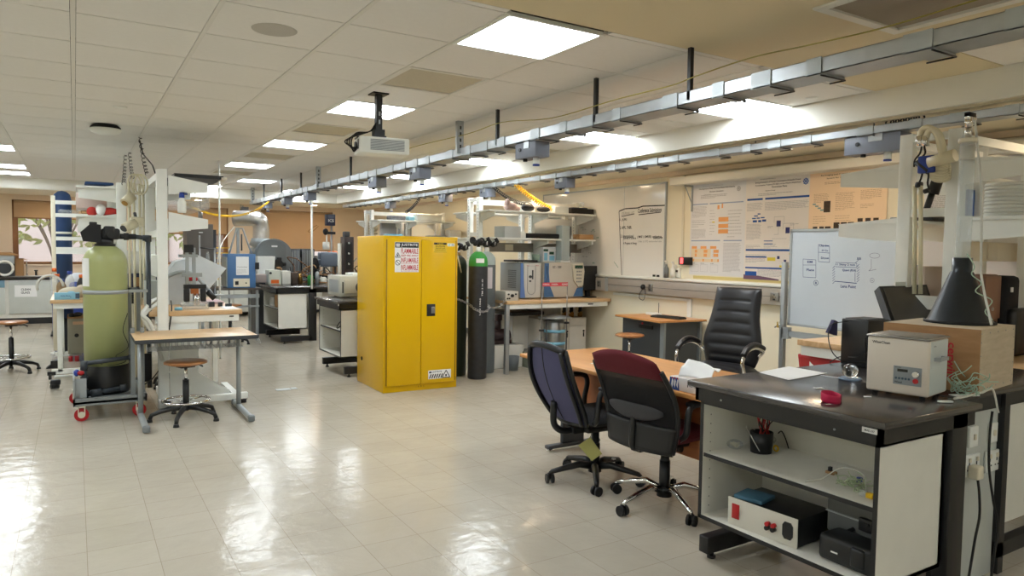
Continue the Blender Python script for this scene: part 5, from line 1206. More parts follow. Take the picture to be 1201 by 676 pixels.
m_ = MB(); m_.frame((Wd+.002, 0, 0), (0, 1, 0), (0, 0, 1)); m_.text('daihan', .04, .225, .03, .008); m_.build('side_lettering', grey, t)
k0, k1, z0, z1 = .115, .228, .055, .135
cp = MB().bx(k0, k1, -.002, 0, z0, z1).build('control_panel', M('panel_grey', (140, 146, 148), .4), t)
MB().bx(k0+.016, k0+.058, -.003, -.002, z1-.024, z1-.012).build('lcd', M('lcd_dark', (28, 30, 24), .3), cp)
MB().cyl((k1-.02, -.002, z1-.028), (k1-.02, -.02, z1-.028), .014, .012, n=18).build('dial', chrome, cp)
MB().cyl((k1-.022, -.002, z0+.022), (k1-.022, -.008, z0+.022), .011, n=18).build('red_button', red, cp)
g = MB()
for q in range(5): g.cyl((k0+.012+q*.013, -.002, z0+.027), (k0+.012+q*.013, -.004, z0+.027), .005, n=10)
g.build('buttons', M('button_blue_grey', (62, 84, 100), .4), cp)
m_ = MB(); m_.frame((0, -.0022, 0), (1, 0, 0), (0, 0, 1)); m_.text('WUC-D03H', k0+.006, z1-.008, .025, .005); m_.text('Wised', k0+.006, z0+.006, .03, .008); m_.build('panel_lettering', ink, cp)

a = at(1147, 463, z=.9); b_ = at(1187, 451, z=.9); ang = math.atan2(b_.y-a.y, b_.x-a.x)
t = T('wooden_box', 'pale board box with red lettering behind the sonic cleaner', 'box', (a.x, a.y, .901), ang)
MB().bx(.006, .44, 0, .42, 0, .288).build('box_body', ply, t)
MB().bx(0, .006, 0.0, .42, 0, .288).build('side_board', plyd, t)
g = MB()
for q in range(5): g.sph((.012+q*.1, -.0, .02), .003); g.sph((.012+q*.1, 0, .27), .003)
for q in range(4): g.sph((.012, 0, .05+q*.06), .003); g.sph((.425, 0, .05+q*.06), .003)
g.build('nail_heads', steel, t)
m_ = MB(); m_.frame((-.0005, .13, .27), (0, 0, -1), (0, -1, 0)); m_.text('cerwin', .05, .0, .16, .033); m_.text('vega!', .09, -.045, .15, .03); m_.build('red_lettering', pred, t)
CN = Vector((3.71, 1.812, 1.19))
t = T('funnel_cone', 'dark metal funnel cone standing upside down on the wooden box', 'funnel', (CN.x, CN.y, 1.19))
MB().lathe([(.150, 0), (.150, .008), (.144, .012), (.139, .016), (.052, .245), (.044, .255), (.044, .32), (.038, .32), (.038, .25), (.13, .02)], n=48).build('cone', M('dark_cast_metal', (62, 66, 70), .35, .6, noise=.3, nscale=7, rvar=.15), t)
MB().lathe([(.150, 0), (.155, .0), (.155, .012), (.148, .014)], n=48).build('base_ring', blackm, t)
t = T('clear_tube', 'tall clear plastic column rising out of the funnel cone', 'tube', (CN.x, CN.y, 1.49))
MB().lathe([(.034, 0), (.034, .60), (.031, .60), (.031, 0)], n=32).build('tube_wall', glassm, t)
MB().lathe([(0, .50), (.030, .50), (.030, .565), (0, .565)], n=20).build('filter_plug', M('filter_cream', (216, 206, 184), .8, noise=.2, nscale=30), t)
MB().cyl((0, 0, .58), (0, 0, .60), .04, n=24).build('cap', cream, t)
MB().cyl((0, 0, .60), (0, 0, .66), .015, n=14).cyl((0, 0, .655), (0, 0, .70), .018, n=14).bx(-.02, .05, -.014, .014, .69, .72, .005).build('valve', chrome, t)
MB().bx(-.02, .04, -.015, .015, .70, .725, .005).build('elbow', black, t)
m_ = MB(); m_.curve([(CN.x+.05, CN.y, 2.20), (CN.x+.09, CN.y-.01, 2.0), (CN.x+.05, CN.y-.05, 1.8), (CN.x+.05, CN.y-.06, 1.55), (CN.x-.0, CN.y-.09, 1.42), (CN.x-.06, CN.y-.15, 1.28), (CN.x-.08, CN.y-.18, 1.2)], .006)
tag(m_.build('white_hose', cablew), 'white lead running down beside the clear column over the funnel', 'cable')
m_ = MB(); m_.curve([(CN.x-.04, CN.y-.04, 1.53), (CN.x-.03, CN.y-.07, 1.47), (CN.x-.05, CN.y-.07, 1.43), (CN.x-.02, CN.y-.10, 1.39), (CN.x-.07, CN.y-.10, 1.35), (CN.x-.02, CN.y-.15, 1.31), (CN.x-.08, CN.y-.15, 1.26), (CN.x-.05, CN.y-.17, 1.22)], .0028)
tag(m_.build('green_wire', M('pale_green_wire', (170, 196, 176), .5)), 'pale green twisted wire winding down the funnel cone', 'wire')
# tangle of pale wires beside the bath
m_ = MB(); q0 = Vector((3.345, 1.60, .9))
for k in range(22):
    c0 = Vector((q0.x+rnd.uniform(-.03, .07), q0.y+rnd.uniform(-.03, .05), .915+rnd.uniform(0, .04))); pts = [c0]
    for j in range(4): pts.append(pts[-1]+Vector((rnd.uniform(-.05, .06), rnd.uniform(-.04, .03), rnd.uniform(-.02, .04))))
    for q in pts: q.z = max(.905, q.z)
    m_.curve(pts, .0026, 4, 4)
tag(m_.build('wire_tangle', M('pale_green_wire', (170, 196, 176), .5)), 'tangle of pale green wires between the sonic bath and wooden box', 'wires')
p = at(1119, 474, z=.9); t = T('cable_strap', 'small white plug end lying at the bench edge beside the bath', 'plug', (p.x-.01, p.y+.03, .901), R(-30)); MB().bx(-.03, .03, -.01, .01, 0, .008, .003).build('plug_end', white, t)
p = at(1140, 466, z=.9); t = T('folded_paper', 'small folded white sheet under the wire tangle', 'paper', (p.x, p.y+.03, .901), R(-20)); MB().bx(-.06, .06, -.02, .025, 0, .003).build('sheet', paper, t)
# glass ball on a tray
p = at(999, 446, z=.9)
t = T('glass_ball', 'clear glass ball standing on a small blue edged dish', 'glass ball', (p.x, p.y+.01, .945))
MB().sph((0, 0, 0), .036, n=28, m=20).build('ball', M('clear_glass', (240, 244, 244), .0, trans=1.0, noise=0), t)
t = T('glass_dish', 'small clear blue dish under the glass ball', 'dish', (p.x, p.y+.01, .901)); MB().lathe([(0, 0), (.05, 0), (.056, .008), (.052, .009), (.046, .004), (0, .004)], n=28).build('dish', M('pale_blue_glass', (150, 176, 206), .1, alpha=.55, noise=0), t)
# pink strap
p = at(979, 473, z=.9)
t = T('pink_strap', 'bright pink fabric strap curled on the worktop', 'strap', (p.x, p.y+.02, .901), R(20))
m_ = MB(); m_.slab(lambda u, v: (.05*math.cos(2*PI*u*1.04), .034*math.sin(2*PI*u*1.04)*(1+.1*u), .003+.034*v+.006*math.sin(2*PI*u)), lambda u, v: .0015, 36, 3); m_.build('band', pink, t)
MB().bx(.03, .045, -.034, -.028, .0, .03, .002).build('buckle', M('dark_pink', (120, 16, 40), .5), t)
a = [at(*q, z=.9015) for q in ((890, 437), (925, 446), (970, 438), (925, 430))]
m_ = MB(); m_.add([(q.x, q.y, .9012) for q in a]+[(q.x, q.y, .902) for q in a], [(0, 1, 2, 3), (7, 6, 5, 4), (0, 4, 5, 1), (1, 5, 6, 2), (2, 6, 7, 3), (3, 7, 4, 0)]); tag(m_.build('paper_sheet', paper), 'white sheet of paper on the far corner of the black worktop', 'paper')
p = at(960, 456, z=.9); t = T('paper_scrap', 'narrow white paper scrap left of the pink strap', 'paper', (p.x, p.y, .901), R(60)); MB().bx(-.012, .012, -.02, .02, 0, .002).build('scrap', paper, t)
p = at(1013, 464, z=.9); t = T('paper_scrap', 'tiny white scrap in front of the sonic bath', 'paper', (p.x-.02, p.y-.03, .901), R(50)); MB().bx(-.006, .006, -.015, .015, 0, .002).build('scrap', paper, t)
def simple(name, label, cat, x0, x1, y0, y1, z0, z1, mat, bev=.004, group=None, part='case'):
    t = T(name, label, cat, (x0, y0, z0), 0, group); MB().bx(0, x1-x0, 0, y1-y0, 0, z1-z0, bev).build(part, mat, t); return t
# ------------------------------------------------------------------ things on the open shelves of the near bench (shelf 0.548, floor 0.243)
S1, S0 = .549, .2435
t = T('power_supply', 'white fronted black power supply box with red sockets on the lower shelf', 'power supply', (2.63, 1.90, S0), R(4))
MB().bx(.006, .26, 0, .36, 0.004, .125, .003).build('black_case', black, t); fp = MB().bx(0, .006, 0, .36, 0, .13, .002).build('front_panel', M('panel_ivory', (206, 202, 190), .45), t)
MB().bx(-.006, 0, .295, .335, .035, .105, .006).build('red_terminal', red, fp)
MB().cyl((-.02, .14, .07), (0, .14, .07), .010, n=12).cyl((-.02, .11, .07), (0, .11, .07), .010, n=12).build('red_plug', red, fp)
MB().cyl((-.022, .14, .052), (0, .14, .052), .010, n=12).cyl((-.022, .11, .052), (0, .11, .052), .010, n=12).build('black_plug', black, fp)
MB().prism([(.02, .045), (.03, .03), (.06, .03), (.07, .045), (.07, .09), (.06, .105), (.03, .105), (.02, .09)], -.005, 0, 'x').build('mains_inlet', black, fp)
t = T('blue_box_lid', 'thin teal box lying on top of the power supply', 'box', (2.645, 2.10, S0+.127), R(12)); MB().bx(0, .13, 0, .14, 0, .018, .003).build('case', M('teal_card', (62, 104, 128), .6), t)
t = T('hard_case', 'grey clasped case lying at the back of the lower shelf', 'case', (2.80, 1.56, S0+.06)); MB().bx(0, .25, 0, .32, 0, .16, .012).build('shell', M('case_grey', (96, 98, 96), .5), t)
MB().bx(-.006, 0, .0, .32, .09, .097).build('lid_seam', lgrey, t); MB().bx(-.02, 0, .10, .16, .06, .115, .004).bx(-.025, -.02, .11, .15, .09, .1).build('clasp', black, t)
MB().tube(smooth([(0, .07, .05), (-.04, .06, .03), (-.045, .13, .02), (-.04, .2, .03), (0, .19, .05)], 5), .009, 8).build('handle', black, t)
simple('case_base', 'dark tray under the grey clasped case', 'tray', 2.79, 3.05, 1.55, 1.88, S0, S0+.058, dgrey)
t = T('drill_case', 'black moulded tool case at the front of the lower shelf', 'tool case', (2.64, 1.54, S0)); MB().bx(0, .14, 0, .27, 0, .11, .02).bx(-.01, .10, .06, .12, .02, .1, .01).build('shell', black, t); MB().bx(-.012, -.01, .17, .2, .05, .056).build('badge', paper, t)
t = T('black_speaker', 'small black equipment box at the back of the upper shelf', 'box', (2.88, 1.56, S1)); MB().bx(0, .16, 0, .12, 0, .16, .006).build('case', black, t)
m_ = MB(); m_.frame((-.001, .12, 0), (0, -1, 0), (0, 0, 1)); m_.text('CHAMPION', .02, .13, .07, .008); m_.text('BATTERY PACK', .03, .115, .07, .007); m_.build('lettering', lgrey, t)
t = T('pen_holder', 'black mesh pot full of red clips and wires on the upper shelf', 'pot', (2.84, 2.27, S1)); MB().lathe([(0, 0), (.05, 0), (.055, .10), (.051, .10), (.046, .005), (0, .005)], n=28).build('pot', black, t)
m_ = MB(); m2 = MB(); m3 = MB()
for k in range(16):
    a_ = rnd.uniform(0, 2*PI); r_ = rnd.uniform(0, .035); q = Vector((r_*math.cos(a_), r_*math.sin(a_), .09)); e = q+Vector((rnd.uniform(-.03, .03), rnd.uniform(-.03, .03), rnd.uniform(.05, .11)))
    (m_ if k % 3 else m2).curve([q-Vector((0, 0, .05)), q, (q+e)/2+Vector((rnd.uniform(-.02, .02), 0, 0)), e], .0028, 5, 3)
m_.build('red_leads', red, t); m2.build('black_leads', black, t); MB().curve([(0, .04, .1), (-.05, .05, .12), (-.07, .0, .08), (-.06, -.04, .02)], .002).build('white_lead', cablew, t)
for (px_, py_, lb, mt, s_) in ((857, 528, 'clear plastic wrapped coil at the left end of the upper shelf', glassm, .035), (896, 522, 'clear bag of black parts beside the pen pot', glassm, .035)):
    p = at(px_, py_, z=S1); t = T('plastic_bag', lb, 'bag', (p.x+.03, p.y, S1)); m_ = MB(); m_.sph((0, 0, s_*.7), s_, (1.1, 1.2, .7), 14, 8); m_.build('bag_film', glassm, t)
    m_ = MB(); 
    for k in range(8): m_.curve([(rnd.uniform(-.02, .02), rnd.uniform(-.025, .025), .012+rnd.uniform(0, .02)) for _ in range(4)], .003, 5, 3)
    m_.build('contents', [cablec, black][px_ > 880], t)
p = at(910, 530, z=S1); t = T('yellow_tape_ring', 'small yellow ring standing beside the clear bag', 'ring', (p.x, p.y, S1+.016)); MB().tube([(.0, .013*math.cos(2*PI*k/16), .013*math.sin(2*PI*k/16)) for k in range(17)], .004, 6).build('ring', yellowcab, t)
p = at(918, 524, z=S1); tag(MB().curve([(p.x, p.y+.03, S1+.06), (p.x, p.y+.01, S1+.075), (p.x-.01, p.y-.02, S1+.05), (p.x-.02, p.y-.05, S1+.005)], .003).build('black_lead', black), 'short black lead leaning beside the yellow ring', 'cable')
p = at(1000, 572, z=S1)
m_ = MB()
for k in range(26):
    c0 = Vector((p.x+rnd.uniform(-.03, .05), p.y+rnd.uniform(-.05, .06), S1+.01)); pts = [c0]
    for j in range(3): pts.append(pts[-1]+Vector((rnd.uniform(-.03, .03), rnd.uniform(-.04, .04), rnd.uniform(-.01, .02))))
    for q in pts: q.z = max(S1+.004, q.z)
    m_.curve(pts, .002, 4, 3)
tag(m_.build('wire_tangle', M('green_white_wire', (176, 192, 150), .5)), 'tangle of pale green wire in a clear bag on the upper shelf', 'wires')
m_ = MB(); m_.curve([(p.x-.12, p.y+.14, S1+.004), (p.x-.06, p.y+.1, S1+.02), (p.x, p.y+.05, S1+.07), (p.x+.02, p.y-.03, S1+.06), (p.x-.03, p.y-.08, S1+.004)], .002)
tag(m_.build('white_lead', cablew), 'thin white wire looping over the green tangle on the shelf', 'wire')
t = T('yellow_connector', 'yellow and clear connector at the right end of the upper shelf', 'connector', (p.x-.06, p.y-.1, S1)); MB().bx(-.012, .012, -.03, 0, 0, .02, .003).build('yellow_body', yellowcab, t); MB().bx(-.012, .012, 0, .03, 0, .022, .003).build('clear_body', glassm, t)
p = at(975, 556, z=S1); t = T('circuit_part', 'small beige circuit part on the upper shelf', 'circuit part', (p.x, p.y, S1)); MB().bx(-.015, .015, -.02, .02, 0, .012, .002).build('board', cardb, t); MB().bx(-.008, .008, .0, .012, .012, .03).build('chip', black, t)
p = at(1008, 566, z=S1); t = T('blue_bead', 'small blue bead in the wire tangle', 'bead', (p.x, p.y, S1)); MB().cyl((0, 0, 0), (0, 0, .02), .012, n=14).build('bead', blue, t)

# ------------------------------------------------------------------ monitor and black boxes behind the bath
Y_ = 2.33
t = T('monitor', 'black monitor tilted back behind the sonic bath', 'monitor', (0, 0, 0))
A_, B_, C_, D_ = at(1031, 336, y=2.45), at(1087, 334, y=2.40), at(1103, 384, y=2.2), at(1049, 388, y=2.25)
m_ = MB()
def quadbox(m_, P4, th, nrm_=None):
    n_ = (P4[1]-P4[0]).cross(P4[3]-P4[0]).normalized() if nrm_ is None else nrm_
    v = [tuple(q) for q in P4]+[tuple(q+n_*th) for q in P4]
    m_.add(v, [(3, 2, 1, 0), (4, 5, 6, 7), (0, 1, 5, 4), (1, 2, 6, 5), (2, 3, 7, 6), (3, 0, 4, 7)])
    return n_
n_ = (B_-A_).cross(D_-A_).normalized()
if n_.y < 0: n_ = -n_
quadbox(m_, [A_, B_, C_, D_], .045, n_); m_.build('monitor_case', black, t)
m_ = MB(); ce_ = (A_+B_+C_+D_)/4; q4 = [ce_+(q-ce_)*.88-n_*.006 for q in (A_, B_, C_, D_)]; quadbox(m_, q4, .004, n_); m_.build('screen', screen, t)
m_ = MB(); s0 = A_+(B_-A_)*.32+Vector((0, 0, .004)); s1_ = A_+(B_-A_)*.58+Vector((0, 0, .004)); quadbox(m_, [s0+Vector((0, 0, .012)), s1_+Vector((0, 0, .012)), s1_-Vector((0, 0, .01)), s0-Vector((0, 0, .01))], -.008, n_); m_.build('white_clip', white, t)
MB().bx(-.09, .09, -.06, .06, .9, .92).bx(-.03, .03, .0, .05, .9, 1.2).build('stand', black, t).location = (ce_.x+.02, ce_.y+.10, 0)
a = at(1014, 432, z=.9)
t = T('black_equipment_box', 'black equipment box with dangling cables left of the monitor', 'box', (a.x+.02, a.y-.0, .901)); bh_ = at(1014, 377, y=a.y).z-.9
MB().bx(0, .2, 0, .16, 0, bh_, .006).build('case', black, t); MB().bx(.02, .19, .02, .15, bh_, bh_+.004).build('top_panel', cardb if 0 else dgrey, t)
m_ = MB()
for k in range(9):
    z = .1+k*.012; m_.curve([(.02, -.01, z), (-.03-rnd.uniform(0, .03), -.02, z-.02), (-.02, -.01, z-.07-rnd.uniform(0, .05)), (.01, -.02, z-.03)], .003, 5, 4)
m_.build('cable_bundle', black, t)
t = T('purple_cloth', 'small purple-grey cloth hanging behind the black box', 'cloth', (a.x-.03, a.y+.18, 1.06)); MB().prism([(-.05, .02), (.03, .0), (.03, .08), (.0, .09)], -.01, .01, 'y').build('cloth', M('purple_cloth', (70, 66, 100), .9), t)
tag(MB().curve([(a.x-.0, a.y+.1, 1.15), (a.x-.1, a.y+.15, 1.12), (a.x-.13, a.y+.12, 1.0), (a.x-.12, a.y+.05, .94), (a.x-.02, a.y-.02, .935)], .003).build('thin_black_lead', black), 'thin black lead arching down beside the black equipment box', 'wire')
p0 = at(973, 426, z=.9); p1_ = at(1010, 412, z=.95)
tag(MB().curve([p0+Vector((0, 0, .004)), p0+Vector((.1, .0, .03)), Vector((a.x-.05, a.y+.02, .96)), Vector((a.x, a.y, .98))], .003).build('thin_black_lead', black), 'thin black lead lying across the worktop towards the black box', 'wire')
# near shelf frame: hoses, cables, articles
p = at(1082, 150, x=4.25)
t = T('twin_hoses', 'pair of cream hoses arching over the left post of the near frame', 'hose', (0, 0, 0))
XX = 4.22
def fx(pxy, x=XX): return at(pxy[0], pxy[1], x=x)
MB().curve([fx((1079, 165)), fx((1081, 153)), fx((1090, 150)), fx((1099, 158)), fx((1105, 183))], .017, 10).build('hose', cablec, t)
MB().curve([fx((1085, 167)), fx((1089, 154)), fx((1097, 153)), fx((1104, 162)), fx((1108, 185))], .017, 10).build('hose', cablec, t)
MB().cyl(fx((1079, 172)), fx((1079, 160)), .022, n=14).cyl(fx((1085, 172)), fx((1085, 160)), .022, n=14).build('metal_coupling', chrome, t)
for k in range(5): MB().tube([fx((1103+11*math.cos(2*PI*q/20), 196+3.2*k*.9+5*math.sin(2*PI*q/20))) for q in range(21)], .010, 6).build('hose_coil', cablec, t)
q = fx((1103, 188)); MB().cyl(q+Vector((0, .06, -.01)), q+Vector((0, -.08, .02)), .036, n=20).build('hose_reel', cablec, t)
for x_ in (1073, 1080): tag(MB().cyl(fx((x_, 218)), fx((x_-.5, 345)), .012, n=10).build('cream_pipe', cablec), 'cream vertical pipe beside the near left post, %s one' % ('left' if x_ == 1073 else 'right'), 'pipe')
t = T('dangling_leads', 'cluster of black leads and clips hanging at the near left post', 'cables', (0, 0, 0))
m_ = MB(); m_.curve([fx((1081, 172)), fx((1079, 180)), fx((1073, 188)), fx((1072, 196))], .006).curve([fx((1084, 172)), fx((1085, 180)), fx((1079, 188)), fx((1082, 200)), fx((1080, 210)), fx((1077, 216))], .006).curve([fx((1086, 195)), fx((1089, 205)), fx((1088, 215)), fx((1090, 223))], .006)
m_.cyl(fx((1075, 217)), fx((1081, 217)), .018, n=10).cyl(fx((1084, 225)), fx((1090, 223)), .014, n=10).cyl(fx((1076, 190)), fx((1090, 201)), .022, n=12).build('leads', black, t)
MB().bx(-.02, .02, -.05, .05, -.05, .05, .008).build('blue_plug', blue, t).location = fx((1088, 193))
sp = at(1170, 262, y=2.0)
t = T('cable_reel', 'thick stack of coiled white cable on the near right shelf', 'cable coil', (4.47, 1.95, 1.742))
m_ = MB()
for k in range(9): m_.tube([(.11*math.cos(2*PI*q/26), .11*math.sin(2*PI*q/26), .012+k*.021) for q in range(27)], .0115, 6)
m_.build('coil_turns', cablew, t)
MB().curve([(-.05, -.11, .19), (.08, -.12, .19), (.13, -.10, .13), (.12, -.08, .01)], .009, 6).build('loose_end', cablew, t)
simple('blue_folder', 'blue edged folder standing behind the white cable coil', 'folder', 5.12, 5.50, 2.48, 2.50, 1.742, 1.97, pblue)
simple('red_marker_cap', 'tiny red object on the edge of the near right shelf', 'cap', 4.55, 4.58, 1.69, 1.71, 1.743, 1.77, red)
t = T('binocular_stand', 'black instrument stand on the near left shelf', 'stand', (4.75, 2.62, 1.743)); MB().bx(-.1, .1, -.16, .12, 0, .03, .006).cyl((0, -.05, .03), (.02, -.09, .2), .02, n=12).cyl((.02, -.09, .18), (.03, -.12, .3), .035, n=14).build('stand', black, t)
MB().cyl((.03, -.12, .28), (.03, -.2, .33), .03, n=12).build('brown_head', cardb, t)
t = T('plastic_tube_rack', 'pale trunking and sockets running behind the near frame posts', 'trunking', (4.6, 2.25, 1.55)); MB().bx(0, 1.3, 0, .06, -.06, .06).build('trunking_body', cream, t); MB().bx(.3, .42, -.008, 0, -.05, .05, .003).build('socket_plate', cream, t)
simple('speaker_box_carton', 'carton with a round speaker picture between the near frame posts', 'carton', 4.70, 4.94, 2.52, 2.6, .903, 1.45, M('printed_carton', (190, 176, 164), .6))
t = T('satchel', 'brown leather satchel standing on the bench behind the funnel cone', 'bag', (4.64, 2.14, .901)); MB().bx(0, .21, 0, .10, 0, .51, .02).build('body', M('brown_leather', (126, 90, 72), .45), t); MB().bx(.01, .20, -.008, .0, .24, .50, .004).build('flap', M('brown_leather_flap', (134, 98, 78), .45), t); MB().cyl((.1, -.008, .3), (.1, -.014, .3), .012, n=10).build('stud', steel, t)
t = T('backpack', 'black bag with a small pale emblem behind the funnel cone', 'bag', (4.87, 2.12, .901)); MB().bx(0, .2, 0, .14, 0, .50, .03).build('body', fabric, t); MB().bx(.03, .26, -.05, .02, 0, .30, .03).build('front_pocket', black, t); MB().bx(.06, .09, -.004, .0, .40, .43).build('emblem', paper, t)
t = T('research_poster', 'white poster with blue heading seen between the near frame posts', 'poster', (XR-.004, 3.3, 1.3)); MB().bx(-.002, 0, -.8, 0, 0, 1.0).build('sheet', pposter2, t)
m_ = MB(); m_.frame((-.0025, 0, 0), (0, -1, 0), (0, 0, 1)); m_.mat(0); rc(m_, .02, .85, .35, .04); rc(m_, .42, .85, .35, .04); rc(m_, .02, .4, .35, .03); m_.mat(1); textblock(m_, .04, .5, .3, .3); textblock(m_, .44, .3, .3, .5); m_.build('print', [pblue, inkl], t)
t = T('research_poster', 'white data poster on the right wall at the far right edge', 'poster', (XR-.004, 2.35, 1.0)); MB().bx(-.002, 0, -.8, 0, 0, .9).build('sheet', pposter2, t)
m_ = MB(); m_.frame((-.0025, 0, 0), (0, -1, 0), (0, 0, 1)); m_.mat(0); rc(m_, .42, .65, .1, .03); m_.mat(1); textblock(m_, .04, .3, .3, .5); textblock(m_, .44, .1, .3, .5); m_.build('print', [pblue, inkl], t)
t = T('tape_roll', 'white roll at the right edge beside the wooden box', 'roll', (4.62, 1.50, .957)); MB().lathe([(.022, -.02), (.055, -.02), (.055, .02), (.022, .02), (.022, -.02)], n=26).build('roll', paper, t)
# ------------------------------------------------------------------ instruments on the wood bench (top .9)
def px_box(name, label, cat, pl, pn, pr, pt, y, z, dep, mat, **k):
    """instrument whose front face lies at world y, edges read at pl..pr, top at pt"""
    a = at(pn, 340, y=y).x; b_ = at(pr, 340, y=y).x; zt = at((pn+pr)/2, pt, y=y).z
    t = T(name, label, cat, (a, y, z)); return t, b_-a, zt-z
t, w_, h_ = px_box('gas_analyser', 'tall cream and blue analyser with a looped tube, left on the instrument bench', 'instrument', 0, 610, 633.5, 308.5, 7.62, .9, .5, None)
MB().bx(0, w_, 0, .5, .012, h_, .006).build('case', M('analyser_grey', (146, 152, 152), .45), t)
MB().bx(.05, w_, -.012, 0, .02, h_-.005, .004).build('front_door', M('analyser_cream', (206, 206, 200), .4), t)
MB().prism([(0, .02), (.07, .02), (.045, h_*.5), (.03, h_-.005), (0, h_-.005)], -.014, -.001, 'y').build('blue_stripe', M('analyser_blue', (92, 126, 186), .4), t)
MB().tube([(.16+.06*math.cos(PI+PI*k/12), -.016, .12+.06*math.sin(PI+PI*k/12)+.0) for k in range(13)]+[(.22, -.016, h_-.04), (.10, -.016, h_-.04), (.10, -.016, .12)], .003, 5).build('oven_outline', grey, t)
MB().cyl((.14, -.012, h_*.62), (.14, -.03, h_*.62), .018, n=14).cyl((.14, -.012, h_*.5), (.14, -.025, h_*.5), .012, n=12).bx(.17, .185, -.02, -.012, h_*.55, h_*.8).build('valve_knobs', dgrey, t)
g = MB()
for q in range(12): g.bx(-.002, 0, .10, .30, h_*.3+q*.02, h_*.3+q*.02+.008)
g.build('side_vents', dgrey, t)
m_ = MB(); m_.frame((0, -.0125, 0), (1, 0, 0), (0, 0, 1)); m_.text('Thermo', w_-.09, h_-.04, .06, .012); m_.text('ISQ', .09, h_-.045, .03, .016); m_.build('lettering', red, t)
t, w_, h_ = px_box('gas_chromatograph', 'wide cream gas chromatograph with blue base sweep and keypad', 'instrument', 0, 638, 683.5, 308, 7.62, .9, .5, None)
MB().bx(0, w_, 0, .5, .012, h_, .008).build('case', M('analyser_cream2', (200, 194, 182), .42), t)
MB().prism([(.0, .02), (.16, .02), (.09, h_*.35), (.07, h_*.7), (.07, h_-.01), (.0, h_-.01)], -.006, -.001, 'y').prism([(w_-.16, .02), (w_-.0, .02), (w_-.0, h_*.3), (w_-.10, h_*.28)], -.006, -.001, 'y').build('blue_sweep', bluei, t)
kp = MB(); kp.prism([(w_-.20, h_*.95), (w_-.02, h_*.97), (w_-.0, h_*.75), (w_-.02, h_*.35), (w_-.10, h_*.33), (w_-.17, h_*.5)], -.03, 0, 'y'); kp.build('keypad_housing', M('keypad_cream', (214, 208, 190), .4), t)
MB().bx(w_-.16, w_-.03, -.033, -.03, h_*.83, h_*.92).build('display', M('lcd_green', (20, 70, 50), .3), t)
g = MB()
for q in range(5):
    for j in range(3): g.bx(w_-.13+j*.03, w_-.112+j*.03, -.033, -.03, h_*.44+q*.045, h_*.44+q*.045+.02)
g.build('keys', grey, t)
m_ = MB(); m_.frame((0, -.0005, 0), (1, 0, 0), (0, 0, 1)); m_.text('GC - 1300', .13, h_*.84, .14, .03); m_.build('handwriting', ink, t)
MB().tube([(0.03, -.007, h_*.9), (.05, -.007, h_*.6), (.03, -.007, h_*.45), (-.04, -.02, h_*.4)], .004, 5).build('black_hose', black, t)
t, w_, h_ = px_box('electronic_controller', 'small cream controller with two displays standing on the chromatograph', 'controller', 0, 636, 651, 290, 7.75, 1.375, .3, None)
h_ = .20; MB().bx(0, w_, 0, .25, 0, h_, .005).build('case', M('controller_cream', (214, 218, 220), .4), t)
MB().bx(.01, w_*.4, -.003, 0, h_*.7, h_*.85).bx(w_*.5, w_*.85, -.003, 0, h_*.5, h_*.68).build('display', M('lcd_green', (20, 70, 50), .3), t); MB().bx(w_*.5, w_*.9, -.002, 0, h_*.1, h_*.42).bx(w_*.1, w_*.35, -.002, 0, h_*.1, h_*.6).build('keypad', bluel, t)
t, w_, h_ = px_box('grey_module', 'tall narrow pale module hanging in front of the shelf above the chromatograph', 'module', 0, 658, 667, 265, 7.62, 1.40, .1, None)
MB().bx(0, .13, 0, .14, 0, .46, .006).build('case', M('module_pale', (176, 188, 188), .4), t); MB().bx(.135, .16, .02, .1, .05, .45).build('rear_bracket', dgrey, t); MB().bx(.0, .16, .02, .16, -.05, 0).build('foot', white, t)
t, w_, h_ = px_box('signal_box', 'small cream signal box with round knobs at the left end of the instrument bench', 'instrument', 0, 593, 608, 338, 7.44, .9, .2, None)
h_ = .115; MB().bx(0, w_, 0, .26, 0, h_, .004).build('case', M('signal_cream', (200, 198, 188), .45), t); g = MB()
g.cyl((w_*.5, 0, h_*.55), (w_*.5, -.02, h_*.55), .02, n=16).cyl((w_*.22, 0, h_*.7), (w_*.22, -.014, h_*.7), .011, n=12).cyl((w_*.78, 0, h_*.7), (w_*.78, -.014, h_*.7), .011, n=12).cyl((w_*.15, 0, h_*.25), (w_*.15, -.01, h_*.25), .01, n=12).cyl((w_*.3, 0, h_*.25), (w_*.3, -.01, h_*.25), .01, n=12).build('knobs', black, t)
tag(MB().curve([(4.95, 7.9, 1.38), (4.90, 7.75, 1.2), (4.93, 7.68, 1.08), (4.98, 7.66, 1.02)], .005).build('black_lead', black), 'black lead dropping to the cream signal box, left of two', 'cable')
tag(MB().curve([(5.02, 7.9, 1.38), (4.97, 7.75, 1.25), (4.99, 7.68, 1.1), (5.0, 7.66, 1.03)], .005).build('black_lead', black), 'black lead dropping to the cream signal box, right of two', 'cable')
t = T('black_tray', 'thin black tray lying on top of the left analyser', 'tray', (4.78, 7.68, 1.375)); MB().bx(0, .34, 0, .3, 0, .025, .004).build('tray', black, t)
t = T('green_beaker', 'pale green beaker on the left analyser', 'beaker', (5.18, 7.82, 1.375)); MB().lathe([(0, 0), (.05, 0), (.055, .10), (.05, .10), (.046, .005), (0, .005)], n=20).build('beaker', M('pale_green', (150, 176, 160), .4), t)
t, w_, h_ = px_box('computer_monitor', 'dark monitor seen from behind at the wall end of the instrument bench', 'monitor', 0, 685, 700, 312, 7.6, .9, .1, None)
MB().bx(0, w_, .0, .04, .10, h_, .006).build('case', black, t); MB().bx(w_*.4, w_*.6, .04, .1, 0, .3).bx(w_*.2, w_*.8, -.05, .15, 0, .015).build('stand', black, t)
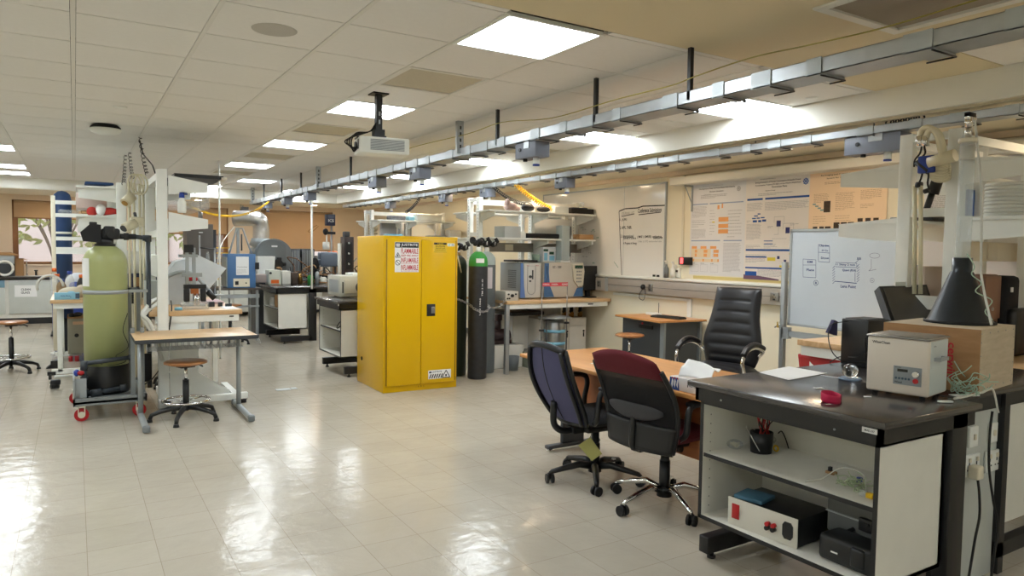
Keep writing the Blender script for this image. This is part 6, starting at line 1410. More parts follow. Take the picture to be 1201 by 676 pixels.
# sign rod stand in front of the bench
t = T('warning_sign', 'red and white warning strip on two thin rods before the instrument bench', 'sign', (0, 0, 0))
a = at(636.5, 330, y=7.3); b_ = at(666, 330, y=7.3); zt = at(650, 331.5, y=7.3).z; zb = at(650, 336, y=7.3).z
m_ = MB().bx(a.x, b_.x, 7.298, 7.302, zb, zt); m_.build('sign_plate', M('sign_red', (206, 60, 72), .5, noise=0), t)
m_ = MB(); m_.frame((a.x, 7.2975, zb), (1, 0, 0), (0, 0, 1)); W_ = b_.x-a.x; H_ = zt-zb
for s_, x_ in (('WARNING', .02), ('POISON', .35), ('GAS', .75)): m_.text(s_, x_*W_, H_*.28, W_*.24, H_*.45)
m_.build('sign_lettering', paper, t)
MB().cyl((a.x, 7.31, .45), (a.x, 7.31, zt), .006, n=8).cyl((b_.x, 7.31, .5), (b_.x, 7.31, zt), .006, n=8).build('rods', steel, t)
MB().cyl((a.x, 7.31, .52), (a.x, 7.31, .54), .035, n=10).cyl((b_.x, 7.31, .60), (b_.x, 7.31, .62), .035, n=10).cyl((a.x, 7.31, 0), (a.x, 7.31, .45), .006, n=8).cyl((b_.x, 7.31, 0), (b_.x, 7.31, .5), .006, n=8).build('rod_clamp', black, t)
# below the bench: bell jar flask, cupboard, hex lamp etc.
xa = at(628, 400, y=7.9).x
t = T('stainless_dewar', 'stainless steel banded vessel standing in front of the low cupboard', 'vessel', (at(650, 400, y=7.6).x, 7.6, .0))
MB().lathe([(0, .10), (.13, .10), (.14, .14), (.14, .58), (.12, .62), (0, .62)], n=32).build('vessel', steel, t)
MB().lathe([(.142, .3), (.146, .3), (.146, .34), (.142, .34)], n=32).lathe([(.142, .46), (.146, .46), (.146, .50), (.142, .50)], n=32).build('blue_band', bluel, t)
MB().lathe([(.0, .70), (.08, .69), (.22, .66), (.22, .645), (0, .64)], n=32).build('lid', lgrey, t)
MB().cyl((.16, -.05, .1), (.16, -.05, .62), .008, n=8).cyl((-.16, -.05, .1), (-.16, -.05, .62), .008, n=8).cyl((0, 0, 0), (0, 0, .1), .08, n=16).build('support_frame', dgrey, t)
c0 = at(633, 380, y=7.72); c1_ = at(706, 380, y=7.72)
t = T('low_cupboard', 'low grey cupboard with black locks under the instrument bench', 'cupboard', (c0.x, 7.72, 0))
W_ = min(c1_.x, 5.96)-c0.x; MB().bx(0, W_, 0, .45, .05, .62, .004).build('carcass', M('cupboard_grey', (214, 210, 200), .5), t)
for k in range(2):
    x_ = W_*(.26+.36*k); MB().bx(x_, x_+W_*.35, -.012, 0, .08, .50, .003).bx(x_, x_+W_*.35, -.012, 0, .515, .61, .003).build('door', M('cupboard_door', (222, 218, 208), .5), t); MB().cyl((x_+W_*.31, -.012, .44), (x_+W_*.31, -.02, .44), .014, n=10).bx(x_+W_*.30, x_+W_*.32, -.02, -.012, .36, .42).build('lock', black, t)
MB().bx(W_*.28, W_*.50, -.014, -.012, .1, .26).build('paper_notice', paper, t)
m_ = MB(); m_.frame((W_*.30, -.0145, .14), (1, 0, 0), (0, 0, 1)); m_.text('C9', .04, .03, .08, .05); m_.build('notice_text', ink, t)
for k, x_ in enumerate((5.68, 5.80, 5.95)):
    t = T('pump_fitting', ['brass and black pump fitting on the low cupboard, left of three', 'brass and black pump fitting on the low cupboard, middle of three', 'brass and black pump fitting on the low cupboard, right of three'][k], 'fitting', (x_, 7.85, .62), 0, 'pump fittings on the low cupboard'); MB().cyl((0, 0, 0), (0, 0, .05), .035, n=14).cyl((0, -.03, .05), (0, .03, .08), .02, n=10).build('brass_body', brass, t); MB().cyl((0, 0, .06), (0, 0, .15), .025, n=12).sph((0, 0, .16), .03).build('black_knob', black, t)
t = T('black_shelf_plate', 'black plate slung under the instrument bench beside the cylinders', 'plate', (4.75, 7.7, .68)); MB().bx(0, .5, 0, .5, 0, .05, .01).build('plate', black, t)
simple('white_cabinet', 'white panel cabinet standing under the left of the instrument bench', 'cabinet', 4.95, 5.2, 8.0, 8.28, 0, .68, offwhite)
t = T('open_electronics', 'open electronics chassis on the floor under the instrument bench', 'electronics', (4.98, 7.62, 0)); MB().bx(0, .30, 0, .3, 0, .2, .003).build('chassis', M('chassis_green', (110, 116, 100), .6, noise=.4, nscale=30), t); MB().bx(.02, .28, .02, .28, .2, .22).build('lid', steel, t); MB().bx(.05, .12, -.01, 0, .05, .1).build('green_board', greenp, t)
t = T('open_electronics', 'second dusty electronics box on the floor nearer the cupboard', 'electronics', (5.32, 7.6, 0)); MB().bx(0, .28, 0, .3, 0, .15, .003).build('chassis', M('chassis_beige', (150, 138, 110), .6, noise=.4, nscale=30), t); MB().bx(.0, .28, .0, .3, .15, .17).build('lid', steel, t)
simple('blue_book', 'blue flat box on the floor below the honey desk corner', 'box', 5.28, 5.62, 7.0, 7.22, 0, .05, blue)
t = T('dark_pump', 'dark vacuum pump on a white shelf under the bench, behind the cylinders', 'pump', (4.62, 8.0, .30)); MB().cyl((0, 0, .1), (.25, 0, .1), .09, n=20).bx(.0, .25, -.1, .1, 0, .05).cyl((.1, 0, .18), (.1, 0, .3), .04, n=12).bx(.07, .15, -.03, .03, .3, .38, .01).build('pump_body', M('pump_maroon', (58, 40, 42), .5), t)
simple('low_white_shelf', 'low white shelf board carrying the dark pump', 'shelf', 4.56, 5.0, 7.8, 8.3, .0, .29, offwhite)
t = T('grey_bucket', 'small grey plastic bucket on the floor beside the bench leg', 'bucket', (4.72, 7.62, 0)); MB().lathe([(0, 0), (.07, 0), (.085, .18), (.08, .18), (.065, .01), (0, .01)], n=22).build('bucket', M('bucket_grey', (96, 104, 108), .5), t)
# on the shelves above
Z2, Z1_ = 2.022, 1.682
t = T('crumpled_cloth', 'crumpled pinkish cloth on the upper instrument shelf', 'cloth', (4.72, 7.72, Z2)); MB().sph((0, 0, .05), .08, (1.2, .8, .7), 14, 9).sph((-.05, 0, .08), .06, (.7, .7, 1.2)).sph((.08, 0, .03), .05, (1.2, .9, .7)).build('cloth', M('pinkish_cloth', (186, 160, 150), .9, bump=.8, bscale=14), t)
t = T('black_mask', 'black goggles on the upper instrument shelf beside the cloth', 'goggles', (4.98, 7.72, Z2)); MB().sph((0, 0, .05), .07, (1.4, .7, .7)).build('visor', blackm, t); MB().tube(smooth([(-.08, 0, .06), (-.03, 0, .12), (.05, 0, .10), (.1, 0, .05)], 5), .005, 6).build('strap', black, t)
t = T('black_mask', 'second black goggles lying flat on the upper instrument shelf', 'goggles', (5.22, 7.72, Z2)); MB().sph((0, 0, .04), .06, (1.7, .8, .6)).build('visor', blackm, t)
simple('white_carton', 'small white carton on the upper instrument shelf', 'carton', 5.38, 5.60, 7.68, 7.9, Z2, Z2+.09, M('pale_carton', (214, 220, 220), .6))
t = T('stereo_box', 'black slim player box at the right of the upper instrument shelf', 'box', (5.66, 7.7, Z2)); MB().bx(0, .38, 0, .22, 0, .075, .003).build('case', blackm, t); MB().bx(.05, .28, .02, .2, .076, .09).build('blue_book', navy, t); MB().bx(.2, .36, .02, .2, .09, .10).build('papers', cream, t); MB().cyl((.25, .1, .10), (.25, .1, .17), .025, n=14).build('glass_bottle', glassm, t)
simple('cream_carton', 'pale grey carton on the lower instrument shelf', 'carton', 4.60, 4.84, 7.66, 7.92, Z1_, Z1_+.145, M('carton_grey', (188, 192, 190), .6))
simple('cream_carton', 'small white carton right of the pale grey one on the lower shelf', 'carton', 4.85, 4.93, 7.68, 7.86, Z1_, Z1_+.08, white)
t = T('black_tripod_bag', 'long black padded case on the lower instrument shelf', 'case', (4.95, 7.68, Z1_)); MB().bx(0, .52, 0, .1, 0, .065, .02).build('case', blackm, t)
simple('wooden_block', 'left pale wooden block on the lower instrument shelf', 'block', 5.55, 5.66, 7.7, 7.85, Z1_, Z1_+.07, beech)
simple('wooden_block', 'right pale wooden block on the lower instrument shelf', 'block', 5.80, 6.04, 7.7, 7.85, Z1_, Z1_+.07, beech)
tag(MB().curve([(5.46, 7.72, 1.69), (5.49, 7.72, 1.80), (5.55, 7.72, 1.80), (5.60, 7.72, 1.70)], .005).build('black_lead', black), 'black lead arching over the wooden block on the lower shelf', 'cable')
t = T('service_strip', 'grey service strip with sockets below the lower instrument shelf', 'trunking', (4.5, 7.98, 1.5)); MB().bx(0, 1.55, 0, .02, 0, .12).build('strip', M('strip_grey', (146, 142, 134), .5), t); MB().bx(.3, .42, -.012, 0, .02, .10, .003).bx(1.1, 1.22, -.012, 0, .02, .10, .003).build('socket_plate', cream, t)
simple('white_backboard', 'small sketch board standing behind the instrument shelves', 'board', 5.3, 6.0, 8.12, 8.14, 1.72, 1.96, M('old_board', (206, 208, 204), .4))
# coiled power leads dropping from the trays
a = at(601, 216, x=4.9)
tag(MB().tube(coil((4.93, a.y, 2.40), (5.52, 7.72, 2.03), .028, 26, .05, 8), .008, 5).build('yellow_coil_cable', yellowcab), 'bright yellow coiled cable dropping from the low tray onto the upper shelf', 'cable')
a = at(603, 222, x=4.9)
tag(MB().tube(coil((4.93, a.y+.6, 2.40), (4.95, 7.75, 2.12), .022, 20, .04, 8), .006, 5).build('black_coil_cable', black), 'black coiled cable dropping from the low tray beside the goggles', 'cable')
a = at(493, 234, x=4.9); tag(MB().tube(coil((4.9, a.y, 2.38), (4.6, a.y-.1, 2.12), .02, 14, .03, 8), .006, 5).build('black_coil_cable', black), 'black coiled cable above the far frame behind the yellow cabinet', 'cable')
y1_ = at(317, 237, x=3.0).y
tag(MB().tube(coil((2.98, y1_, 2.34), (1.1, 9.5, 2.06), .013, 130, .22, 6), .004, 4).build('yellow_coil_cable', yellowcab), 'long sagging yellow coiled cable from the high tray to the left frame', 'cable')
c = MB()
for k in range(7): q = at(1040+6*k, 158-1.8*k, x=4.9); c.tube([(4.93, q.y+.03*math.cos(2*PI*j/12), 2.46+.02*math.sin(2*PI*j/12)) for j in range(13)], .006, 5)
tag(c.build('black_coil_cable', black), 'black coiled cable lying on the low tray above the long tap box', 'cable')
tag(MB().cyl((3.03, at(361, 232, x=2.97).y, 1.0-.1), (3.03, at(361, 232, x=2.97).y, 2.23), .014, n=10).build('power_pole', white), 'thin white pole standing on the farthest black bench below a tap box', 'pole')
a = at(284, 252, x=3.0).y
tag(MB().cyl((3.0, a, 2.2), (3.0, a, 2.12), .03, n=10).build('blue_plug', blue), 'blue plug hanging below the farthest tap box', 'plug')
tag(MB().curve([(3.0, a, 2.12), (2.6, a-.6, 1.75), (2.0, 12.3, 1.45), (1.9, 12.2, .88)], .010).build('white_lead', cablew), 'white lead slanting down from the blue plug at the far tray end', 'cable')
tag(MB().cyl((1.66, 10.2, 0), (1.66, 10.2, 2.665), .012, n=10).build('thin_pole', white), 'thin white vertical pole left of the blue furnace', 'pole')
# ------------------------------------------------------------------ middle and far equipment
p = at(400, 351, z=.9)
ov = T('lab_oven', 'cream bench oven with a round dial standing on the black shelf unit', 'oven', (2.80, 8.62, .901))
z_ = at(400, 322, y=8.62).z-.9
MB().bx(0, .5, 0, .5, .015, .27, .006).build('case', M('oven_cream', (198, 196, 182), .45), ov)
MB().bx(.05, .45, -.03, 0, .05, .22, .006).build('door', M('oven_door', (190, 184, 166), .45), ov)
MB().cyl((.26, -.03, .13), (.26, -.036, .13), .07, n=26).build('round_window', dgrey, ov); MB().bx(.02, .035, -.035, -.03, .06, .2).build('door_hinge', black, ov)
g = MB()
for q in range(12): g.bx(-.002, 0, .06+q*.032, .08+q*.032, .06, .22)
g.build('side_louvres', lgrey, ov)
t = T('paper_tray', 'pale lid lying on top of the cream oven', 'lid', (3.0, 8.72, 1.173)); MB().bx(0, .3, 0, .3, 0, .03, .006).build('lid', white, t)
t = T('coiled_lead', 'black coiled lead on the middle shelf left of the yellow cabinet', 'cable', (2.72, 8.35, .556)); MB().tube([(.04*math.sin(2*PI*k/16), .06*math.cos(2*PI*k/16), .05+.05*math.sin(2*PI*k/16)) for k in range(17)], .006, 6).tube([(.0, -.05, .01), (.05, -.12, .06), (.0, -.2, .12), (.02, -.25, .04)], .012, 6).build('lead', black, t)
simple('cardboard_box', 'brown cardboard box on the upper shelf of the farthest black bench', 'box', 2.76, 2.98, 11.55, 11.85, .555, .75, cardb)
simple('paper_stack', 'pale stack of papers beside the cardboard box on the far bench', 'papers', 2.76, 2.98, 11.9, 12.2, .555, .70, paper)
simple('white_bag', 'small white bag on the lowest shelf of the farthest black bench', 'bag', 2.76, 2.9, 11.5, 11.62, .245, .37, offwhite, .03)
# service panel beside the far bench
simple('wall_panel', 'white service panel at the right of the farthest black bench', 'panel', 3.42, 3.95, 11.42, 11.45, .1, .86, offwhite)
# table of the blue furnace
t = T('steel_table', 'dark topped steel table under the blue furnace', 'table', (1.62, 11.9, 0))
MB().bx(0, .95, 0, .7, .83, .86).build('tabletop', M('table_brown', (80, 72, 64), .5), t); MB().bx(.05, .92, .02, .05, .70, .76).bx(.05, .92, .02, .05, .55, .58).build('rail', lgrey, t)
for x_ in (.05, .87):
    for y_ in (.04, .62): MB().bx(x_, x_+.04, y_, y_+.04, 0, .83).build('leg', lgrey, t)
a = at(267, 336, y=11.95); b_ = at(300, 336, y=11.95); zt = at(283, 298, y=11.95).z
W_ = b_.x-a.x; t = T('tube_furnace', 'blue box furnace with a white notice and a grey tripod on top', 'furnace', (a.x, 11.95, .86)); Hh = zt-.86
MB().bx(0, W_, 0, .45, 0, Hh, .008).build('case', bluei, t); MB().bx(-.02, 0, .02, .45, .02, Hh-.05).build('side_plate', M('side_beige', (150, 150, 140), .5), t)
MB().bx(W_*.3, W_*.75, -.003, 0, Hh*.38, Hh*.92).build('white_notice', paper, t); MB().bx(W_*.2, W_*.78, -.006, 0, .02, Hh*.28).build('control_panel', cream, t); MB().bx(W_*.26, W_*.38, -.01, -.006, .05, .11).cyl((W_*.65, -.006, .08), (W_*.65, -.012, .08), .012, n=10).build('switches', black, t); MB().bx(W_-.01, W_+.05, -.02, .03, Hh*.55, Hh*.75).build('black_latch', black, t)
m_ = MB(); m_.frame((W_*.33, -.0035, Hh*.6), (1, 0, 0), (0, 0, 1)); m_.text('Carbolite', .0, .0, W_*.36, .02); textblock(m_, .0, -.09, W_*.36, .07, 4); m_.build('notice_text', inkl, t)
MB().bx(W_*.42, W_*.52, .2, .24, Hh, Hh+.42).tube([(.06, .2, Hh), (W_*.42, .2, Hh+.42)], .015, 6).tube([(W_*.95, .2, Hh), (W_*.62, .2, Hh+.42)], .015, 6).bx(W_*.38, W_*.65, .19, .22, Hh+.40, Hh+.42).build('support_tripod', lgrey, t); MB().cyl((W_*.58, .18, Hh+.05), (W_*.58, .18, Hh+.32), .012, n=8).build('probe', dgrey, t)
# upright grey furnace panel
a = at(219, 262, y=12.75); b_ = at(250, 262, y=12.75)
t = T('grey_cabinet', 'tall dark grey sheet metal cabinet with a small handle, before the middle window', 'cabinet', (a.x, 12.75, .5)); W_ = b_.x-a.x
MB().bx(0, W_, 0, .5, 0, 1.39, .006).build('case', terra, t); MB().bx(W_*.45, W_*.6, -.015, 0, 1.24, 1.255).build('handle', white, t)
MB().cyl((W_*.55, .1, 1.39), (W_*.55, .1, 1.47), .05, n=14).build('actuator_base', black, t); MB().cyl((W_*.55, .1, 1.47), (W_*.55, .1, 1.62), .035, n=14).build('actuator_body', steel, t); MB().cyl((W_*.55, .1, 1.62), (W_*.55, .1, 1.64), .06, n=14).cyl((W_*.55, .1, 1.64), (W_*.55, .1, 1.82), .008, n=6).sph((W_*.55, .1, 1.74), .015).build('spindle', dgrey, t)
MB().bx(W_+.0, W_+.05, .02, .1, .2, 1.3).build('hinge_side', dgrey, t)
t = T('side_table', 'low steel stand carrying the tall grey cabinet', 'stand', (a.x-.05, 12.7, 0)); MB().bx(0, W_+.1, 0, .6, .46, .5).build('top', dgrey, t)
for x_ in (0, W_+.05):
    for y_ in (0, .55): MB().bx(x_, x_+.04, y_, y_+.04, 0, .46).build('leg', lgrey, t)
# ladder of yellow steps
a = at(258, 300, y=13.2)
t = T('wire_rack', 'open rack with yellow strips right of the tall grey cabinet', 'rack', (a.x-.1, 13.2, 0)); MB().cyl((0, 0, 0), (0, 0, 1.5), .015, n=8).cyl((.25, 0, 0), (.25, 0, 1.5), .015, n=8).build('uprights', galv, t)
for q in range(7): MB().bx(0, .25, -.03, .05, .95+q*.09, .965+q*.09).build('yellow_strip', yellowcab, t)
# silver ducted furnace
t = T('round_kiln', 'big round grey vessel lying on its side with black fittings at the back', 'kiln', (0, 0, 0))
c = at(321, 302, y=12.9)
MB().cyl((c.x, 12.9, c.z), (c.x+.05, 13.6, c.z), .33, n=40).build('shell', M('kiln_grey', (122, 126, 126), .45, .3), t); MB().cyl((c.x, 12.885, c.z), (c.x, 12.9, c.z), .30, n=40).build('end_plate', M('kiln_end', (108, 112, 112), .5), t)
m_ = MB(); rr = random.Random(3)
for k in range(10): m_.bc((c.x+rr.uniform(-.05, .16), 12.85, c.z-.12+rr.uniform(-.10, .12)), (.08, .07, .06), .01)
m_.cyl((c.x+.05, 12.84, c.z-.12), (c.x+.05, 12.80, c.z-.12), .09, n=20).build('valve_cluster', black, t)
MB().prism([(c.x-.33, c.z-.28), (c.x-.06, c.z-.28), (c.x-.04, c.z+.02), (c.x-.33, c.z+.02)], 12.62, 12.84, 'y').build('white_hood', white, t)
MB().bx(c.x-.04, c.x+.06, 12.88, 12.885, c.z+.18, c.z+.21).build('badge', paper, t)
MB().bx(c.x-.3, c.x+.3, 12.9, 13.5, 0, c.z-.28).build('pedestal', dgrey, t)
t = T('foil_duct', 'silver foil duct elbow wrapped above the round grey vessel', 'duct', (0, 0, 0)); q = at(302, 262, y=13.2); q2 = at(285, 258, y=13.2); q3 = at(306, 285, y=13.2)
MB().tube(smooth([(q3.x, 13.2, q3.z-.05), (q3.x, 13.2, q.z-.05), (q.x-.03, 13.2, q.z+.08), (q2.x-.1, 13.4, q.z+.08)], 6), .14, 20, None).build('duct', foil, t)
MB().lathe([(.16, 0), (.20, -.12), (.13, -.16), (.12, -.25)], (q3.x, 13.2, q3.z+.08), 22).build('collar', lgrey, t)
t = T('duct_hose', 'bunch of flexible hoses below the silver duct', 'hose', (0, 0, 0)); m_ = MB()
for k in range(6): m_.curve([(q3.x-.05+k*.02, 13.1, q3.z-.15), (q3.x-.15-k*.02, 13.0, q3.z-.35), (q3.x-.3+k*.01, 12.9, q3.z-.6)], .03, 8)
m_.build('hoses', M('hose_mottled', (116, 104, 96), .6, noise=.4, nscale=30), t)
# line of equipment behind the far bench
t = T('far_table', 'long table behind the farthest black bench carrying mixed equipment', 'table', (3.55, 12.8, 0)); MB().bx(0, 1.1, 0, .8, .85, .9).build('tabletop', dgrey, t)
for x_ in (0.05, 1.0):
    for y_ in (.05, .7): MB().bx(x_, x_+.05, y_, y_+.05, 0, .85).build('leg', lgrey, t)
for k, (px0, px1, pt_, pb_, mt, lb) in enumerate([(315, 330, 317, 332, M('wide_cream', (206, 208, 192), .5), 'cream instrument with an orange label left of the thin white pole'), (331, 341, 318, 332, offwhite, 'white box instrument beside the thin white pole'), (343, 350, 320, 333, M('dark_brown_box', (70, 56, 46), .6), 'dark brown box right of the white far instrument'),
      (338, 352, 292, 299, dgrey, 'dark slatted unit standing high at the back'), (354, 369, 292, 299, dgrey, 'second dark slatted unit standing high at the back'), (369, 376, 300, 330, M('mottled', (110, 104, 96), .6, noise=.5, nscale=30), 'mottled equipment stack at the back of the room'),
      (392, 398, 300, 322, M('wood_brown_stack', (146, 118, 84), .6), 'brown stack behind the cream oven'), (349, 362, 302, 316, grey, 'grey electronics rack low at the back'), (300, 314, 322, 332, M('papers_pinkish', (196, 178, 168), .7), 'stack of pinkish papers on the far bench beside the blue furnace')]):
    YY = 12.1+.02*k if px1 < 352 and pb_ > 325 else 13.05+.02*k
    a = at(px0, (pt_+pb_)/2, y=YY); b_ = at(px1, (pt_+pb_)/2, y=YY); z1 = at(px0, pt_, y=YY).z; z0 = at(px0, pb_, y=YY).z
    if pb_ > 325 and k < 8: z0 = .9
    t = simple('far_instrument', lb, 'instrument', a.x, b_.x, YY, YY+.25, z0 if pb_ > 325 else .9, z1, mt, .01, 'mixed equipment along the back of the room')
    if k == 0: MB().bx(.04, (b_.x-a.x)*.8, -.004, 0, .02, .08).build('orange_label', orange, t); MB().cyl((.03, 0, z1-.9-.05), (.03, -.02, z1-.9-.05), .02, n=10).build('knob', black, t)
    if mt is dgrey:
        g = MB(); W_ = b_.x-a.x
        for q in range(6): g.bx(W_*(.05+.16*q), W_*(.12+.16*q), -.004, 0, .02, z1-.92)
        g.build('slats', lgrey, t)
# clutter of tubes and cables on the far bench
m_ = MB(); rr = random.Random(11)
for k in range(34):
    c0 = Vector((rr.uniform(3.0, 4.3), rr.uniform(12.2, 12.8), .93)); pts = [c0]
    for j in range(4): pts.append(pts[-1]+Vector((rr.uniform(-.2, .2), rr.uniform(-.1, .1), rr.uniform(-.06, .16))))
    for q in pts: q.z = max(.92, min(1.35, q.z))
    m_.mat(k % 4); m_.curve(pts, .010, 5, 4)
o = m_.build('cable_heap', [blackm, lgrey, cardb, M('brown_hose', (120, 84, 56), .6)]); stuff(o, 'heap of mixed cables and hoses on the farthest bench', 'cables')
tag(MB().curve([(3.62, 12.6, 1.12), (3.75, 12.6, 1.35), (3.95, 12.6, 1.45), (4.1, 12.6, 1.42)], .02, 8).build('orange_hose', orange), 'orange hose arching over the far equipment', 'hose')
a = at(380, 300, y=12.4)
t = T('reactor_rig', 'pressure rig with a dark blue drive head and dark vessel at the back', 'reactor', (at(387, 300, y=12.45).x, 12.45, .9))
zz = lambda py: at(387, py, y=12.45).z-.9
MB().bx(-.08, .08, -.06, .06, zz(265), zz(253)+.02, .01).build('drive_head', navy, t); MB().cyl((.03, .02, 0), (.03, .02, zz(265)), .014, n=8).build('column', lgrey, t)
MB().sph((-.08, 0, zz(272)), .06, (.8, .8, 1)).bx(-.05, .09, -.03, .03, zz(275), zz(272)).build('clamp', black, t); MB().cyl((-.06, 0, zz(284)), (-.06, 0, zz(276)), .012, n=8).cyl((-.07, 0, zz(293)), (-.07, 0, zz(284)), .06, n=16).build('white_fitting', white, t)
MB().bx(-.2, .12, -.08, .1, zz(313), zz(296), .03).build('vessel_jacket', M('blue_grey_jacket', (96, 108, 124), .4), t); MB().cyl((-.12, -.06, 0), (-.12, -.06, zz(313)), .02, n=8).cyl((.08, -.06, 0), (.08, -.06, zz(313)), .02, n=8).build('legs', black, t)
m_ = MB(); m_.tube([(-.3+.04*math.cos(2*PI*k/16), -.1, zz(315)+.16*math.sin(2*PI*k/16)) for k in range(17)], .04, 8); m_.build('black_hose_loop', blackm, t)
m_ = MB(); m_.frame((-.05, -.061, zz(262)), (1, 0, 0), (0, 0, 1)); m_.text('ICS', 0, .02, .1, .05); m_.build('head_lettering', paper, t)
tag(MB().curve([(a.x-.12, 12.4, 1.92), (a.x-.22, 12.4, 1.86), (a.x-.28, 12.4, 1.80), (a.x-.2, 12.4, 1.81), (a.x-.1, 12.4, 1.9)], .006).build('brown_lead', cardb), 'thin brown lead looping left of the blue drive head', 'wire')
a = at(404, 310, y=10.6); b_ = at(415, 310, y=10.6); zt = at(410, 278, y=10.6).z
t = T('vertical_furnace', 'tall narrow dark furnace with silver bolts just left of the yellow cabinet', 'furnace', (a.x, 10.6, .9)); W_ = b_.x-a.x
MB().bx(0, W_, 0, .2, 0, zt-.9, .006).build('case', M('furnace_brown', (52, 38, 34), .5), t); MB().bx(W_*.15, W_*.75, -.02, 0, .3, zt-.98).build('black_front', blackm, t)
for q in range(3): MB().cyl((W_*.4, -.02, .38+.16*q), (W_*.4, -.035, .38+.16*q), .015, n=10).build('bolt', chrome, t)
MB().bx(.0, W_*.6, 0, .1, zt-.9, zt-.82, .01).build('motor', dgrey, t); MB().cyl((-.06, .05, .0), (-.06, .05, zt-1.0), .03, n=10).build('side_tube', offwhite, t)
t = T('wood_bench', 'small bench section under the tall dark furnace behind the cabinet', 'lab bench', (a.x-.1, 10.4, 0)); MB().bx(0, .9, 0, .6, .86, .9).build('worktop', beech2, t)
for x_ in (.05, .8):
    for y_ in (.05, .5): MB().bx(x_, x_+.05, y_, y_+.05, 0, .86).build('leg', blackframe, t)

# things on the far frame seen above the yellow cabinet
for k, (x0, x1, zz_, h_, mt, lb) in enumerate([(4.66, 4.95, 2.022, .08, M('grey_clutter', (110, 112, 118), .6, noise=.6, nscale=20), 'grey and blue clutter on the top far shelf'), (5.0, 5.12, 2.022, .08, bluel, 'pale blue packet on the top far shelf'), (5.15, 5.65, 2.022, .13, white, 'white tray with papers on the top far shelf'),
      (4.6, 4.9, 1.682, .10, bluel, 'blue carton on the lower far shelf'), (5.4, 5.75, 1.682, .09, grey, 'grey folder stack on the lower far shelf'), (5.8, 6.05, 1.682, .20, offwhite, 'off-white carton on the lower far shelf'), (4.95, 5.35, 1.682, .04, dgrey, 'dark cables on the lower far shelf')]):
    simple('shelf_box', lb, 'box', x0, x1, 11.6, 11.8, zz_, zz_+h_, mt, .02, 'boxes on the far shelves')
for k, (x0, x1) in enumerate(((4.75, 5.05), (5.1, 5.35))): simple('tall_binder', ['grey tall cupboard panel seen behind the far frame, left', 'grey tall cupboard panel seen behind the far frame, right'][k], 'panel', x0+.1, x1+.1, 12.5, 12.6, .9, 2.0, M('cool_panel', (172, 176, 180), .5))
t = T('insulator_stack', 'stack of pale ribbed discs left of the far frame posts', 'ribbed column', (at(437, 262, y=12.2).x, 12.2, .9)); m_ = MB()
for q in range(10): m_.lathe([(0, .65+q*.045), (.07+.02*(q % 2), .65+q*.045), (.07+.02*(q % 2), .68+q*.045), (0, .68+q*.045)], n=16)
m_.cyl((0, 0, 0), (0, 0, .66), .05, n=12); m_.build('discs', M('insulator', (186, 178, 150), .5), t)

# ------------------------------------------------------------------ left island clutter
t = T('foil_covered_balance', 'white crumpled plastic hood over equipment on the small bench', 'covered equipment', (1.02, 8.3, .901))
m_ = MB(); rr = random.Random(5)
m_.prism([(-.30, 0), (.08, .0), (.30, .28), (.38, .38), (.10, .52), (-.12, .45), (-.30, .18)], -.12, .2, 'y'); m_.build('plastic_hood', M('milky_plastic', (226, 232, 236), .35, noise=.15, nscale=5, bump=.6, bscale=6), t)
MB().curve([(-.3, -.15, .12), (-.2, -.2, .3), (.0, -.2, .34), (.15, -.2, .2), (.22, -.22, .10)], .02, 8).build('grey_hose', lgrey, t); MB().cyl((.17, -.22, .14), (.24, -.24, .06), .03, n=12).build('black_nozzle', black, t); MB().bx(-.02, .08, -.22, -.18, .25, .29, .01).build('red_clip', red, t)
t = T('stirrer_stand', 'small grey metal stand with clamps behind the white post', 'stand', (.98, 7.95, .901)); MB().bx(-.015, .015, -.015, .015, 0, .62).bx(.05, .08, -.015, .015, 0, .6).bx(-.05, .14, -.02, .02, .3, .34).bx(-.08, .1, -.02, .02, .5, .53).bx(-.06, .16, -.08, .08, 0, .02).build('stand', lgrey, t); MB().bx(-.03, .06, -.03, .03, .55, .63).build('black_head', black, t)
t = T('sample_holder', 'clear box holding a small copper coloured rig on the wood bench', 'sample holder', (1.0, 7.5, .901)); MB().bx(-.12, .12, 0, .14, 0, .07, .004).build('clear_tray', frostm, t); MB().bx(-.1, -.05, .03, .09, .07, .2, .01).bx(.05, .1, .03, .09, .07, .2, .01).bx(-.1, .1, .03, .09, .20, .24).build('rig', black, t); MB().bx(-.04, .03, .03, .08, .15, .2).build('copper_part', M('copper', (184, 112, 70), .3, .8), t); MB().cyl((0.0, .05, .03), (0, .05, .15), .015, n=10).cyl((.03, .05, .03), (.03, .05, .15), .012, n=10).build('silver_pins', chrome, t)
simple('grey_control_box', 'plain grey box on the bench just left of the white post', 'box', .60, .78, 7.95, 8.2, .901, 1.16, M('pale_grey_box', (170, 176, 172), .5))
t = T('blue_clip', 'small bright blue clip at the bench edge beside the white post', 'clip', (.80, 7.40, .901)); MB().bx(0, .07, 0, .03, 0, .03, .01).build('clip', bluel, t)
simple('paper_pad', 'pink and white papers on the wood bench behind the clear box', 'papers', 1.12, 1.36, 8.1, 8.5, .901, .925, M('pinkish_papers', (206, 180, 182), .7), 0)
simple('paper_sheet', 'white sheet on the right edge of the small wood bench', 'paper', 1.26, 1.38, 7.4, 7.75, .901, .903, paper, 0)
t = T('small_jigs', 'small dark clamps scattered on the wood bench', 'clamps', (1.15, 7.75, .901)); MB().bx(0, .06, 0, .04, 0, .05).bx(.1, .14, .02, .06, 0, .04).bx(.16, .22, -.03, .0, 0, .03).build('clamps', dgrey, t)
